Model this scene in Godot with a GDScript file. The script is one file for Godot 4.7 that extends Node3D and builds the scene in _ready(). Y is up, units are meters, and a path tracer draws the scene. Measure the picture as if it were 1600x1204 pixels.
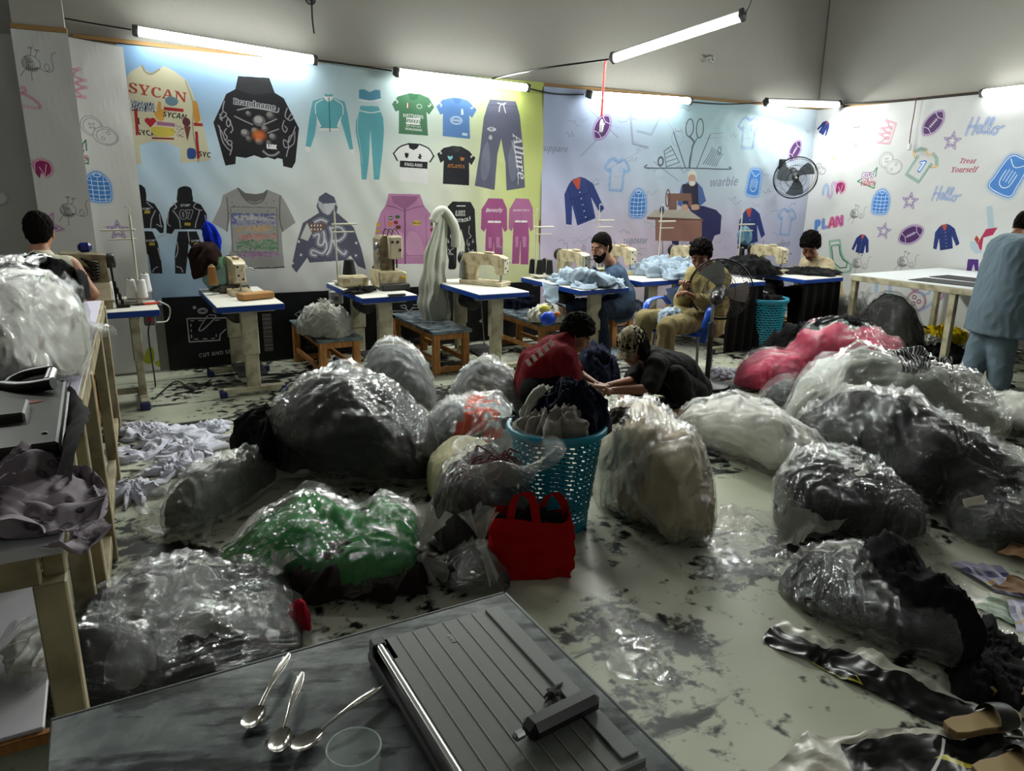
extends Node3D
# A garment sewing workshop: back wall along x at z = -7.2, right wall at x = 8.6, metres throughout.

var used := {}
var mats := {}
var noise_a := FastNoiseLite.new()
var noise_b := FastNoiseLite.new()
var rng := RandomNumberGenerator.new()


func _ready():
	# camera
	var cam := Camera3D.new()
	cam.name = "camera"
	cam.transform = Transform3D(Basis(Vector3(0.876, 0.012, 0.482), Vector3(0.116, 0.965, -0.235), Vector3(-0.468, 0.262, 0.844)), Vector3(0.000, 1.660, 0.000))
	cam.fov = 55.26
	cam.near = 0.05
	cam.far = 60.0
	add_child(cam)
	cam.current = true
	# the air outside the closed room, hardly seen
	var env := Environment.new()
	env.background_mode = Environment.BG_COLOR
	env.background_color = Color(0.02, 0.02, 0.02)
	env.tonemap_mode = Environment.TONE_MAPPER_LINEAR
	env.tonemap_exposure = 2.05
	env.sdfgi_enabled = true
	env.ssao_enabled = true
	env.ssil_enabled = true
	var we := WorldEnvironment.new()
	we.name = "world"
	we.environment = env
	add_child(we)
	# lamps: glowing LED tubes along the walls and one hung; three unseen ones added
	tube_energy = 12.5
	area_energy = 3.2
	batten(Vector3(0.43, 2.81, -7.03), Vector3(1.87, 2.712, -7.03), "white LED tube light hung above the cartoon sweatshirt print")
	batten(Vector3(2.61, 2.672, -7.03), Vector3(4.05, 2.632, -7.03), "white LED tube light above the blue polo shirt and grey trousers prints")
	batten(Vector3(4.80, 2.618, -7.03), Vector3(6.24, 2.639, -7.03), "white LED tube light above the lavender tailor banner")
	batten(Vector3(7.45, 2.692, -7.03), Vector3(8.52, 2.706, -6.78), "white LED tube light across the corner of the two walls", 0.5)
	batten(Vector3(8.50, 2.681, -4.995), Vector3(8.50, 2.70, -3.6), "white LED tube light on the side wall above the doodle banner", 0.7)
	batten(Vector3(8.50, 2.70, -2.9), Vector3(8.50, 2.70, -1.5), "added unseen white LED tube light on the side wall beyond the frame's edge", 0.8)  # unseen lamp, added to carry more light to the front tables
	batten(Vector3(-2.2, 2.85, -5.5), Vector3(-0.9, 2.85, -5.5), "added unseen white LED tube light hung over the cutting tables beyond the frame", 0.6)  # unseen lamp, added to brighten the column and the tables near it
	batten(Vector3(1.2, 3.0, 1.6), Vector3(2.6, 3.0, 1.9), "added unseen white LED tube light hung over the room behind the camera", 0.75)  # unseen fill lamp, added to lift the dark foreground
	batten(Vector3(4.265, 2.778, -5.900), Vector3(4.750, 3.001, -4.800), "slanting white LED tube light hung by wires in the middle of the room")
	noise_a.seed = 7
	noise_a.frequency = 1.0
	noise_a.fractal_octaves = 3
	noise_b.seed = 21
	noise_b.frequency = 1.0
	noise_b.noise_type = FastNoiseLite.TYPE_SIMPLEX_SMOOTH
	noise_b.fractal_type = FastNoiseLite.FRACTAL_NONE
	rng.seed = 5
	make_textures()
	build_room()
	build_banners()
	build_stations()
	build_bags()
	build_foreground()
	build_people()
	build_small_things()


# ---------------------------------------------------------------- naming and tagging

var tube_energy := 8.0
var area_energy := 1.0


func numbered(called: String) -> String:
	if not used.has(called):
		used[called] = 0
		return called
	used[called] += 1
	return "%s_%03d" % [called, used[called]]


func tag(o: Node3D, label: String, category: String, group := "", kind := "") -> Node3D:
	if label != "":
		o.set_meta("label", label)
	if category != "":
		o.set_meta("category", category)
	if group != "":
		o.set_meta("group", group)
	if kind != "":
		o.set_meta("kind", kind)
	return o


func thing(called: String, label: String, category: String, at := Vector3.ZERO, turn := 0.0, group := "") -> Node3D:
	var o := Node3D.new()
	o.name = numbered(called)
	add_child(o)
	o.position = at
	o.rotation.y = turn
	return tag(o, label, category, group)


func put(called: String, m: Mesh, material: Material, parent: Node3D = null) -> MeshInstance3D:
	var o := MeshInstance3D.new()
	o.name = numbered(called) if parent == null else called
	o.mesh = m
	if material != null:
		o.material_override = material
	if parent == null:
		add_child(o)
	else:
		parent.add_child(o, true)
	return o


func structure(called: String, m: Mesh, material: Material) -> MeshInstance3D:
	var o := put(called, m, material)
	o.set_meta("kind", "structure")
	return o


func copy(o: Node3D, label := "", at := Vector3.INF, turn := INF) -> Node3D:
	var c: Node3D = o.duplicate()
	c.name = numbered(String(o.name).rstrip("0123456789").rstrip("_"))
	add_child(c)
	if label != "":
		c.set_meta("label", label)
	if at != Vector3.INF:
		c.position = at
	if turn != INF:
		c.rotation.y = turn
	return c


# ---------------------------------------------------------------- materials

func mat(key: String, col := Color.WHITE, rough := 0.7, metal := 0.0) -> StandardMaterial3D:
	if mats.has(key):
		return mats[key]
	var m := StandardMaterial3D.new()
	m.resource_name = key
	m.albedo_color = col
	m.roughness = rough
	m.metallic = metal
	mats[key] = m
	return m


func cloth_mat(key: String, col: Color, bump := 0.12) -> StandardMaterial3D:
	if mats.has(key):
		return mats[key]
	var m := mat(key, col, 0.9)
	m.metallic_specular = 0.25
	m.heightmap_enabled = true
	m.heightmap_texture = tex.weave
	m.heightmap_scale = bump
	m.uv1_triplanar = true
	m.uv1_scale = Vector3.ONE * 5.0
	return m


func film_mat(key: String, col: Color, alpha: float, bump := 0.5, rough := 0.12) -> StandardMaterial3D:
	if mats.has(key):
		return mats[key]
	var m := mat(key, col, rough)
	m.albedo_color = Color(col.r, col.g, col.b, alpha)
	m.transparency = BaseMaterial3D.TRANSPARENCY_ALPHA
	m.cull_mode = BaseMaterial3D.CULL_DISABLED
	m.metallic_specular = 0.5
	m.heightmap_enabled = true
	m.heightmap_texture = tex.crinkle
	m.heightmap_scale = bump
	m.uv1_scale = Vector3(2.0, 2.0, 1.0)
	return m


# ---------------------------------------------------------------- meshes

class Mb:
	var v := PackedVector3Array()
	var n := PackedVector3Array()
	var uv := PackedVector2Array()
	var c := PackedColorArray()
	var ix := PackedInt32Array()
	var colour := Color.WHITE

	# a smooth surface through nu x nv points; wrap joins the last column to the first
	func grid(p: PackedVector3Array, nu: int, nv: int, wrap := false, us := 1.0, vs := 1.0, flip := false, cols := PackedColorArray()) -> void:
		var b := v.size()
		var w := nu if not wrap else nu + 1
		var nn := PackedVector3Array()
		nn.resize(nu * nv)
		var cu := nu if wrap else nu - 1
		for j in nv - 1:
			for i in cu:
				var i2 := (i + 1) % nu
				var p0 := p[j * nu + i]
				var p1 := p[j * nu + i2]
				var p2 := p[(j + 1) * nu + i]
				var p3 := p[(j + 1) * nu + i2]
				var f := (p3 - p0).cross(p1 - p2)
				nn[j * nu + i] += f
				nn[j * nu + i2] += f
				nn[(j + 1) * nu + i] += f
				nn[(j + 1) * nu + i2] += f
		var sg := -1.0 if flip else 1.0
		for j in nv:
			for i in w:
				var k := j * nu + i % nu
				v.append(p[k])
				var nk := nn[k] * sg
				n.append(nk.normalized() if nk.length_squared() > 1e-20 else Vector3.UP)
				uv.append(Vector2(us * i / (w - 1.0), vs * j / (nv - 1.0)))
				c.append(colour if cols.is_empty() else cols[k])
		for j in nv - 1:
			for i in w - 1:
				var a := b + j * w + i
				if flip:
					ix.append_array([a, a + w, a + 1, a + 1, a + w, a + w + 1])
				else:
					ix.append_array([a, a + 1, a + w, a + 1, a + w + 1, a + w])

	# one flat polygon, corners clockwise as seen from its front
	func face(q: Array) -> void:
		var b := v.size()
		var nm: Vector3 = (q[2] - q[0]).cross(q[1] - q[0]).normalized()
		for p in q:
			v.append(p)
			n.append(nm)
			uv.append(Vector2(p.x + p.z, p.y))
			c.append(colour)
		for i in q.size() - 2:
			ix.append_array([b, b + i + 1, b + i + 2])

	# turns the faces so that they look away from the middle
	func face_out(q: Array, mid: Vector3) -> void:
		var nm: Vector3 = (q[2] - q[0]).cross(q[1] - q[0])
		if nm.dot(q[0] - mid) < 0.0:
			q.reverse()
		face(q)

	# a box with chamfered edges
	func box(at: Vector3, size: Vector3, ch := 0.004, basis := Basis.IDENTITY) -> void:
		var h := size * 0.5
		ch = minf(ch, minf(h.x, minf(h.y, h.z)) * 0.9)
		var i := h - Vector3.ONE * ch
		for ax in 3:
			var a1 := (ax + 1) % 3
			var a2 := (ax + 2) % 3
			for s in [-1.0, 1.0]:
				var q := []
				for k in [[-1, -1], [1, -1], [1, 1], [-1, 1]]:
					var p := Vector3.ZERO
					p[ax] = h[ax] * s
					p[a1] = i[a1] * k[0]
					p[a2] = i[a2] * k[1]
					q.append(at + basis * p)
				face_out(q, at)
			for s in [-1.0, 1.0]:
				for t in [-1.0, 1.0]:
					var q := []
					for k in [[1, 0, -1], [0, 1, -1], [0, 1, 1], [1, 0, 1]]:
						var p := Vector3.ZERO
						p[a1] = (h[a1] if k[0] else i[a1]) * s
						p[a2] = (h[a2] if k[1] else i[a2]) * t
						p[ax] = i[ax] * k[2]
						q.append(at + basis * p)
					face_out(q, at)
		for s in [-1.0, 1.0]:
			for t in [-1.0, 1.0]:
				for u in [-1.0, 1.0]:
					face_out([at + basis * Vector3(h.x * s, i.y * t, i.z * u), at + basis * Vector3(i.x * s, h.y * t, i.z * u), at + basis * Vector3(i.x * s, i.y * t, h.z * u)], at)

	# a tube along points; r is one radius or one per point
	func tube(p: PackedVector3Array, r, sides := 8, caps := true) -> void:
		var np := p.size()
		var pts := PackedVector3Array()
		var side := Vector3.ZERO
		for j in np:
			var d := (p[mini(j + 1, np - 1)] - p[maxi(j - 1, 0)]).normalized()
			if side == Vector3.ZERO:
				side = d.cross(Vector3.UP if absf(d.y) < 0.9 else Vector3.RIGHT).normalized()
			else:
				side = (side - d * side.dot(d)).normalized()
			var up := side.cross(d)
			var rr: float = r if r is float else r[j]
			for i in sides:
				var a := TAU * i / sides
				pts.append(p[j] + (side * cos(a) + up * sin(a)) * rr)
		grid(pts, sides, np, true, 1.0, np)
		if caps:
			for e in 2:
				var q := []
				for i in sides:
					q.append(pts[i + (0 if e == 0 else (np - 1) * sides)])
				face_out(q, p[1] if e == 0 else p[np - 2])

	# a turned profile (radius, height) round the y axis of xf
	func lathe(prof: Array, sides: int, xf := Transform3D()) -> void:
		# sharp corners stay sharp: each span of the profile is a band of its own unless marked smooth by being short
		var pts := PackedVector3Array()
		for q in prof:
			for i in sides:
				var a := TAU * i / sides
				pts.append(xf * Vector3(q.x * cos(a), q.y, q.x * sin(a)))
		grid(pts, sides, prof.size(), true, 1.0, 1.0, false)

	# a flat outline (x, y) given depth along z, with chamfered rims
	func extrude(poly: PackedVector2Array, z0: float, z1: float, xf := Transform3D(), ch := 0.0) -> void:
		var area := 0.0
		for i in poly.size():
			var a := poly[i]
			var bb := poly[(i + 1) % poly.size()]
			area += a.x * bb.y - bb.x * a.y
		if area < 0.0:
			poly = poly.duplicate()
			poly.reverse()
		var inner := poly
		if ch > 0.0:
			var off := Geometry2D.offset_polygon(poly, -ch)
			if off.size() == 1 and off[0].size() == poly.size():
				inner = off[0]
				# line the inner outline up with the outer one
				var best := 0
				for k in inner.size():
					if inner[k].distance_squared_to(poly[0]) < inner[best].distance_squared_to(poly[0]):
						best = k
				var turned := PackedVector2Array()
				for k in inner.size():
					turned.append(inner[(best + k) % inner.size()])
				inner = turned
			else:
				ch = 0.0
		var tri := Geometry2D.triangulate_polygon(inner)
		for t in range(0, tri.size(), 3):
			var a := inner[tri[t]]
			var b2 := inner[tri[t + 1]]
			var d := inner[tri[t + 2]]
			if (b2 - a).cross(d - a) < 0.0:
				var sw := b2
				b2 = d
				d = sw
			face([xf * Vector3(a.x, a.y, z1), xf * Vector3(d.x, d.y, z1), xf * Vector3(b2.x, b2.y, z1)])
			face([xf * Vector3(a.x, a.y, z0), xf * Vector3(b2.x, b2.y, z0), xf * Vector3(d.x, d.y, z0)])
		for i in poly.size():
			var k := (i + 1) % poly.size()
			var a := poly[i]
			var d := poly[k]
			face([xf * Vector3(a.x, a.y, z0 + ch), xf * Vector3(a.x, a.y, z1 - ch), xf * Vector3(d.x, d.y, z1 - ch), xf * Vector3(d.x, d.y, z0 + ch)])
			if ch > 0.0:
				var a2 := inner[i]
				var d2 := inner[k]
				face([xf * Vector3(a.x, a.y, z1 - ch), xf * Vector3(a2.x, a2.y, z1), xf * Vector3(d2.x, d2.y, z1), xf * Vector3(d.x, d.y, z1 - ch)])
				face([xf * Vector3(a2.x, a2.y, z0), xf * Vector3(a.x, a.y, z0 + ch), xf * Vector3(d.x, d.y, z0 + ch), xf * Vector3(d2.x, d2.y, z0)])

	func ball(at: Vector3, r: Vector3, nu := 12, nv := 8) -> void:
		var p := PackedVector3Array()
		for j in nv:
			var b := PI * (j / (nv - 1.0)) - PI / 2
			for i in nu:
				var a := TAU * i / nu
				p.append(at + Vector3(cos(b) * cos(a), sin(b), cos(b) * sin(a)) * r)
		grid(p, nu, nv, true)

	func append(o: Mb, xf := Transform3D()) -> void:
		var b := v.size()
		var flipped := xf.basis.determinant() < 0.0
		for k in o.v.size():
			v.append(xf * o.v[k])
			n.append((xf.basis * o.n[k]).normalized())
		uv.append_array(o.uv)
		c.append_array(o.c)
		if flipped:
			for k in range(0, o.ix.size(), 3):
				ix.append_array([b + o.ix[k], b + o.ix[k + 2], b + o.ix[k + 1]])
		else:
			for k in o.ix:
				ix.append(b + k)

	func mesh() -> ArrayMesh:
		var a := []
		a.resize(Mesh.ARRAY_MAX)
		a[Mesh.ARRAY_VERTEX] = v
		a[Mesh.ARRAY_NORMAL] = n
		a[Mesh.ARRAY_TEX_UV] = uv
		a[Mesh.ARRAY_COLOR] = c
		a[Mesh.ARRAY_INDEX] = ix
		var m := ArrayMesh.new()
		m.add_surface_from_arrays(Mesh.PRIMITIVE_TRIANGLES, a)
		return m


func box_mesh(at: Vector3, size: Vector3, ch := 0.004) -> ArrayMesh:
	var b := Mb.new()
	b.box(at, size, ch)
	return b.mesh()


func tube_mesh(p: Array, r, sides := 8) -> ArrayMesh:
	var b := Mb.new()
	b.tube(PackedVector3Array(p), r, sides)
	return b.mesh()


# a smooth line through points
func spline(p: Array, steps := 6) -> PackedVector3Array:
	var o := PackedVector3Array()
	for i in p.size() - 1:
		var a: Vector3 = p[maxi(i - 1, 0)]
		var b: Vector3 = p[i]
		var c: Vector3 = p[i + 1]
		var d: Vector3 = p[mini(i + 2, p.size() - 1)]
		for k in steps:
			o.append(b.cubic_interpolate(c, a, d, k / float(steps)))
	o.append(p[p.size() - 1])
	return o


func look(dir: Vector3) -> Basis:
	# a basis whose y axis runs along dir
	var y := dir.normalized()
	var x := y.cross(Vector3.FORWARD if absf(y.z) < 0.9 else Vector3.RIGHT).normalized()
	return Basis(x, y, x.cross(y))


# ---------------------------------------------------------------- lamps

func batten(a: Vector3, b: Vector3, label: String, share := 1.0) -> void:
	var t := thing("tube_light", label, "light", (a + b) / 2, 0.0, "LED tubes of the workshop")
	var along := (b - a)
	var half := along.length() / 2
	var dir := along.normalized()
	var out := Vector3(0, -0.35, 1.0)
	if absf(dir.z) > absf(dir.x) * 2.0:
		out = Vector3(-1.0, -0.35, 0)
	if absf(dir.z) > 0.15 and absf(dir.x) > 0.15:
		out = Vector3(-0.5, -1.0, 0.5)
	out = (out - dir * out.dot(dir)).normalized()
	var glow := mat("led_glow %d" % int(share * 100), Color(0.97, 0.98, 1.0), 0.4)
	glow.emission_enabled = true
	glow.emission = Color(0.98, 1.0, 0.98)
	glow.emission_energy_multiplier = tube_energy * share
	var g := Mb.new()
	g.tube(PackedVector3Array([-dir * (half - 0.03), dir * (half - 0.03)]), 0.036, 16)
	put("diffuser_tube", g.mesh(), glow, t)
	var metal := mat("lamp_metal", Color(0.62, 0.62, 0.6), 0.4, 0.3)
	var r := Mb.new()
	var bs := Basis(dir, out.cross(dir).normalized(), -out)
	r.box(-out * 0.045, Vector3(half * 2 - 0.02, 0.05, 0.024), 0.004, bs)
	put("backing_rail", r.mesh(), metal, t)
	for s in [-1.0, 1.0]:
		var e := Mb.new()
		e.box(dir * s * (half - 0.012) - out * 0.012, Vector3(0.045, 0.08, 0.085), 0.008, bs)
		put("end_cap", e.mesh(), mat("cap_grey", Color(0.3, 0.3, 0.3), 0.5), t)
	var l := AreaLight3D.new()
	l.name = "tube_area"
	l.area_size = Vector2(half * 2 - 0.06, 0.072)
	l.light_energy = area_energy * share
	l.light_color = Color(0.98, 1.0, 0.97)
	l.shadow_enabled = true
	l.area_range = 14.0
	l.transform = Transform3D(Basis(dir, (-out).cross(dir).normalized(), -out), out * 0.045)
	t.add_child(l)


# ---------------------------------------------------------------- computed textures

var tex := {}


func fnl(seed_: int, freq: float, kind := 0, octaves := 4) -> FastNoiseLite:
	var f := FastNoiseLite.new()
	f.seed = seed_
	f.frequency = freq
	f.noise_type = FastNoiseLite.TYPE_SIMPLEX_SMOOTH
	f.fractal_octaves = octaves
	if kind == 1:
		f.fractal_type = FastNoiseLite.FRACTAL_RIDGED
	if kind >= 2:
		f.fractal_type = FastNoiseLite.FRACTAL_RIDGED if kind == 2 else FastNoiseLite.FRACTAL_FBM
		f.domain_warp_enabled = true
		f.domain_warp_amplitude = 40.0
		f.domain_warp_frequency = freq * 1.5
	return f


func picture(im: Image) -> ImageTexture:
	return ImageTexture.create_from_image(im)


# grey noise through a row of colours
func toned(f: FastNoiseLite, w: int, h: int, cols: Array, seamless := true) -> Image:
	var g := f.get_seamless_image(w, h) if seamless else f.get_image(w, h)
	g.convert(Image.FORMAT_L8)
	var lut := PackedInt32Array()
	for k in 256:
		var t := k / 255.0 * (cols.size() - 1)
		var i := mini(int(t), cols.size() - 2)
		lut.append(cols[i].lerp(cols[i + 1], t - i).to_abgr32())
	var src := g.get_data()
	var out := PackedInt32Array()
	out.resize(src.size())
	for k in src.size():
		out[k] = lut[src[k]]
	return Image.create_from_data(w, h, false, Image.FORMAT_RGBA8, out.to_byte_array())


func grey(f: FastNoiseLite, w: int, h: int) -> Image:
	var g := f.get_seamless_image(w, h)
	g.convert(Image.FORMAT_L8)
	return g


func make_textures() -> void:
	tex.weave = picture(grey(fnl(3, 0.03, 0, 3), 256, 256))
	tex.crinkle = picture(crinkle(11))
	tex.plaster = picture(grey(fnl(5, 0.01, 0, 5), 512, 512))
	tex.cracks = picture(grey(fnl(14, 0.006, 2, 4), 512, 512))
	tex.wood = picture(toned(fnl(17, 0.02, 3, 4), 256, 256, [Color(0.60, 0.44, 0.27), Color(0.74, 0.56, 0.36), Color(0.82, 0.66, 0.45)]))
	tex.grime = picture(toned(fnl(19, 0.012, 0, 5), 256, 256, [Color(0.62, 0.58, 0.5), Color(0.86, 0.84, 0.78), Color(0.95, 0.94, 0.9)]))
	tex.camo = picture(toned(fnl(23, 0.02, 3, 2), 256, 256, [Color(0.18, 0.16, 0.12), Color(0.2, 0.18, 0.13), Color(0.45, 0.41, 0.3), Color(0.68, 0.63, 0.5), Color(0.74, 0.7, 0.58)]))
	tex.floor = picture(marble())
	tex.top = picture(table_marble())


# pale green floor with black veins and feathery dark patches, 10.5 m x 8.4 m
func marble() -> Image:
	var w := 1920
	var h := 1536
	var g := []
	for q in [[31, 0.004, 0, 4, 1, 1], [32, 0.02, 2, 4, 1, 1], [33, 0.05, 0, 4, 1, 1], [34, 0.006, 3, 3, 1, 1], [35, 0.007, 2, 4, 4, 1], [36, 0.004, 3, 3, 3, 1]]:
		var n := fnl(q[0], q[1], q[2], q[3])
		var im := n.get_image(w / q[4], h / q[5])
		im.convert(Image.FORMAT_L8)
		im.resize(w, h, Image.INTERPOLATE_BILINEAR)
		g.append(im.get_data())
	var ga: PackedByteArray = g[0]
	var gr: PackedByteArray = g[1]
	var gs: PackedByteArray = g[2]
	var gm: PackedByteArray = g[3]
	var gv: PackedByteArray = g[4]
	var gl: PackedByteArray = g[5]
	var lut := PackedInt32Array()
	for d in 33:
		for k in 64:
			var t := k / 63.0
			var base := Color(0.63 + 0.15 * t, 0.645 + 0.135 * t, 0.56 + 0.16 * t)
			lut.append(base.lerp(Color(0.06, 0.065, 0.06), d / 32.0).to_abgr32())
	var out := PackedInt32Array()
	out.resize(w * h)
	for k in w * h:
		var m := gm[k] - 120
		# crackle: thin ridges where the cloudy mask is high
		var d := gr[k] - 200 + (m if m > 0 else m * 3)
		# grains of soot in the same patches
		var d2 := (gs[k] + m - 176) * 2
		# long streaks
		var d3 := (gv[k] - 200) * 3 + (gl[k] - 150)
		d = maxi(d, 0) + maxi(d2, 0) + maxi(d3, 0)
		out[k] = lut[mini(d / 3, 32) * 64 + (ga[k] >> 2)]
	return Image.create_from_data(w, h, false, Image.FORMAT_RGBA8, out.to_byte_array())


# ridges of creased film, drawn out along one direction, over finer crossing ones
func crinkle(seed_: int) -> Image:
	var a := fnl(seed_, 0.03, 2, 3).get_seamless_image(512, 160)
	var b := fnl(seed_ + 1, 0.02, 2, 3).get_seamless_image(512, 512)
	a.convert(Image.FORMAT_L8)
	b.convert(Image.FORMAT_L8)
	a.resize(512, 512, Image.INTERPOLATE_CUBIC)
	var pa := a.get_data()
	var pb := b.get_data()
	var out := PackedByteArray()
	out.resize(512 * 512)
	for k in out.size():
		out[k] = (pa[k] * 5 + pb[k] * 3) / 8
	return Image.create_from_data(512, 512, false, Image.FORMAT_L8, out)


# grey marble laminate with long dark veins
func table_marble() -> Image:
	var w := 1024
	var h := 512
	var f := fnl(41, 0.007, 2, 4)
	var v := f.get_image(w / 5, h)
	v.convert(Image.FORMAT_L8)
	v.resize(w, h, Image.INTERPOLATE_CUBIC)
	var a := fnl(42, 0.008, 3, 5).get_image(w, h)
	a.convert(Image.FORMAT_L8)
	var gv := v.get_data()
	var ga := a.get_data()
	var lut := PackedInt32Array()
	for k in 256:
		var t := k / 255.0
		lut.append(Color(0.16, 0.17, 0.18).lerp(Color(0.80, 0.82, 0.82), t).to_abgr32())
	var out := PackedInt32Array()
	out.resize(w * h)
	for k in w * h:
		out[k] = lut[clampi(95 + ga[k] / 2 - maxi(gv[k] - 150, 0) * 3, 0, 255)]
	return Image.create_from_data(w, h, false, Image.FORMAT_RGBA8, out.to_byte_array())


# ---------------------------------------------------------------- drawing flat print

class Pic:
	var im: Image
	var xf := Transform2D.IDENTITY
	var soft := {}

	func _init(w: int, h: int, cols: Array, across: int) -> void:
		# a background of colours blended into each other, row by row
		var rows := cols.size() / across
		var s := Image.create_empty(across, rows, false, Image.FORMAT_RGBA8)
		for k in cols.size():
			s.set_pixel(k % across, k / across, cols[k])
		s.resize(w, h, Image.INTERPOLATE_CUBIC if cols.size() > 1 else Image.INTERPOLATE_NEAREST)
		im = s

	func pts(s: String) -> PackedVector2Array:
		var f := s.split_floats(" ", false)
		var o := PackedVector2Array()
		for k in range(0, f.size() - 1, 2):
			o.append(xf * Vector2(f[k], f[k + 1]))
		return o

	func curve(p: PackedVector2Array, closed := false, steps := 6) -> PackedVector2Array:
		var o := PackedVector2Array()
		var n := p.size()
		for i in (n if closed else n - 1):
			var a := p[(i - 1 + n) % n] if closed else p[maxi(i - 1, 0)]
			var d := p[(i + 2) % n] if closed else p[mini(i + 2, n - 1)]
			for k in steps:
				o.append(p[i].cubic_interpolate(p[(i + 1) % n], a, d, k / float(steps)))
		if not closed:
			o.append(p[n - 1])
		return o

	func fill(p: PackedVector2Array, col: Color) -> void:
		var n := p.size()
		var lo := INF
		var hi := -INF
		for q in p:
			lo = minf(lo, q.y)
			hi = maxf(hi, q.y)
		for y in range(maxi(int(lo), 0), mini(int(hi) + 1, im.get_height())):
			var yc := y + 0.5
			var xs := PackedFloat32Array()
			for i in n:
				var a := p[i]
				var b := p[(i + 1) % n]
				if (a.y <= yc) != (b.y <= yc):
					xs.append(a.x + (yc - a.y) / (b.y - a.y) * (b.x - a.x))
			xs.sort()
			for i in range(0, xs.size() - 1, 2):
				var x0 := int(round(xs[i]))
				var x1 := int(round(xs[i + 1]))
				if x1 > x0:
					im.fill_rect(Rect2i(x0, y, x1 - x0, 1), col)

	func poly(s: String, col: Color, smooth := false) -> void:
		var p := pts(s)
		fill(curve(p, true) if smooth else p, col)

	func line(p: PackedVector2Array, w: float, col: Color) -> void:
		for i in p.size() - 1:
			var d := (p[i + 1] - p[i])
			if d.length() < 0.01:
				continue
			d = d.normalized() * w * 0.5
			var s := Vector2(-d.y, d.x)
			fill(PackedVector2Array([p[i] - d * 0.6 + s, p[i + 1] + d * 0.6 + s, p[i + 1] + d * 0.6 - s, p[i] - d * 0.6 - s]), col)

	func stroke(s: String, w: float, col: Color, smooth := true, closed := false) -> void:
		var p := pts(s)
		if smooth:
			p = curve(p, closed)
		if closed:
			p.append(p[0])
		line(p, w, col)

	func glow_at(p: Vector2, r: float, col: Color, strength := 0.25) -> void:
		var key := "%d %s %d" % [int(r), col.to_html(), int(strength * 100)]
		if not soft.has(key):
			var n := int(r) * 2 + 1
			var s := Image.create_empty(n, n, false, Image.FORMAT_RGBA8)
			for y in n:
				for x in n:
					var d := Vector2(x - r, y - r).length() / r
					var a := clampf(1.0 - d, 0.0, 1.0)
					s.set_pixel(x, y, Color(col.r, col.g, col.b, strength * a * a * (3.0 - 2.0 * a)))
			soft[key] = s
		var g: Image = soft[key]
		im.blend_rect(g, Rect2i(0, 0, g.get_width(), g.get_height()), Vector2i(p) - Vector2i(int(r), int(r)))

	# a neon outline: a soft halo, a coloured line and a pale core
	func neon(p: PackedVector2Array, w: float, col: Color, halo := 3.0, core := Color(1, 1, 1)) -> void:
		var gone := 0.0
		for i in (p.size() - 1 if halo > 0.0 else 0):
			var d := p[i].distance_to(p[i + 1])
			while gone < d:
				glow_at(p[i].lerp(p[i + 1], gone / d), w * halo, col, 0.16)
				gone += maxf(w * halo * 0.5, 1.0)
			gone -= d
		line(p, w, col)
		if core.a > 0.0:
			line(p, w * 0.35, core)

	func ring(c: Vector2, rx: float, ry: float, n := 24, a0 := 0.0, a1 := TAU) -> PackedVector2Array:
		var o := PackedVector2Array()
		for i in n + 1:
			var a := a0 + (a1 - a0) * i / n
			o.append(xf * (c + Vector2(cos(a) * rx, sin(a) * ry)))
		return o

	func disc(c: Vector2, rx: float, ry: float, col: Color) -> void:
		fill(ring(c, rx, ry), col)

	# lettering, its middle at c, size = height of a capital
	func text(s: String, c: Vector2, size: float, col: Color, turn := 0.0, serif := false, skew := 0.0, wide := 1.0, fat := 0.0, bend := 0.0) -> void:
		var f := SystemFont.new()
		f.font_names = PackedStringArray(["Droid Serif" if serif else "Droid Sans"])
		f.font_weight = 700
		var t := TextMesh.new()
		t.text = s
		t.font = f
		t.font_size = 64
		t.pixel_size = 1.0 / 46.0
		t.depth = 0.0
		t.curve_step = 2.0
		var a := t.get_mesh_arrays()
		if a.is_empty() or a[Mesh.ARRAY_VERTEX] == null:
			return
		var v: PackedVector3Array = a[Mesh.ARRAY_VERTEX]
		var ix = a[Mesh.ARRAY_INDEX]
		if ix == null:
			ix = PackedInt32Array(range(v.size()))
		var lo := Vector2(INF, INF)
		var hi := -lo
		for q in v:
			lo = lo.min(Vector2(q.x, q.y))
			hi = hi.max(Vector2(q.x, q.y))
		var mid := (lo + hi) / 2
		var m := xf * Transform2D(turn, c)
		var flat := PackedVector2Array()
		for q in v:
			var x := (q.x - mid.x) * size * wide
			var y := -(q.y - mid.y) * size
			x -= y * skew
			y += bend * x * x
			flat.append(m * Vector2(x, y))
		var offs := [Vector2.ZERO]
		if fat > 0.0:
			for k in 8:
				offs.append(Vector2(fat, 0).rotated(TAU * k / 8))
		for o in offs:
			for k in range(0, ix.size(), 3):
				fill(PackedVector2Array([flat[ix[k]] + o, flat[ix[k + 1]] + o, flat[ix[k + 2]] + o]), col)


# ---------------------------------------------------------------- the room

const BACK := -7.22
const SIDE := 8.62


func wall_paint() -> StandardMaterial3D:
	if mats.has("paint"):
		return mats["paint"]
	var m := mat("paint", Color(0.69, 0.68, 0.65), 0.8)
	m.heightmap_enabled = true
	m.heightmap_texture = tex.plaster
	m.heightmap_scale = 0.25
	m.uv1_triplanar = true
	m.uv1_world_triplanar = true
	m.uv1_scale = Vector3.ONE * 0.8
	return m


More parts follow.
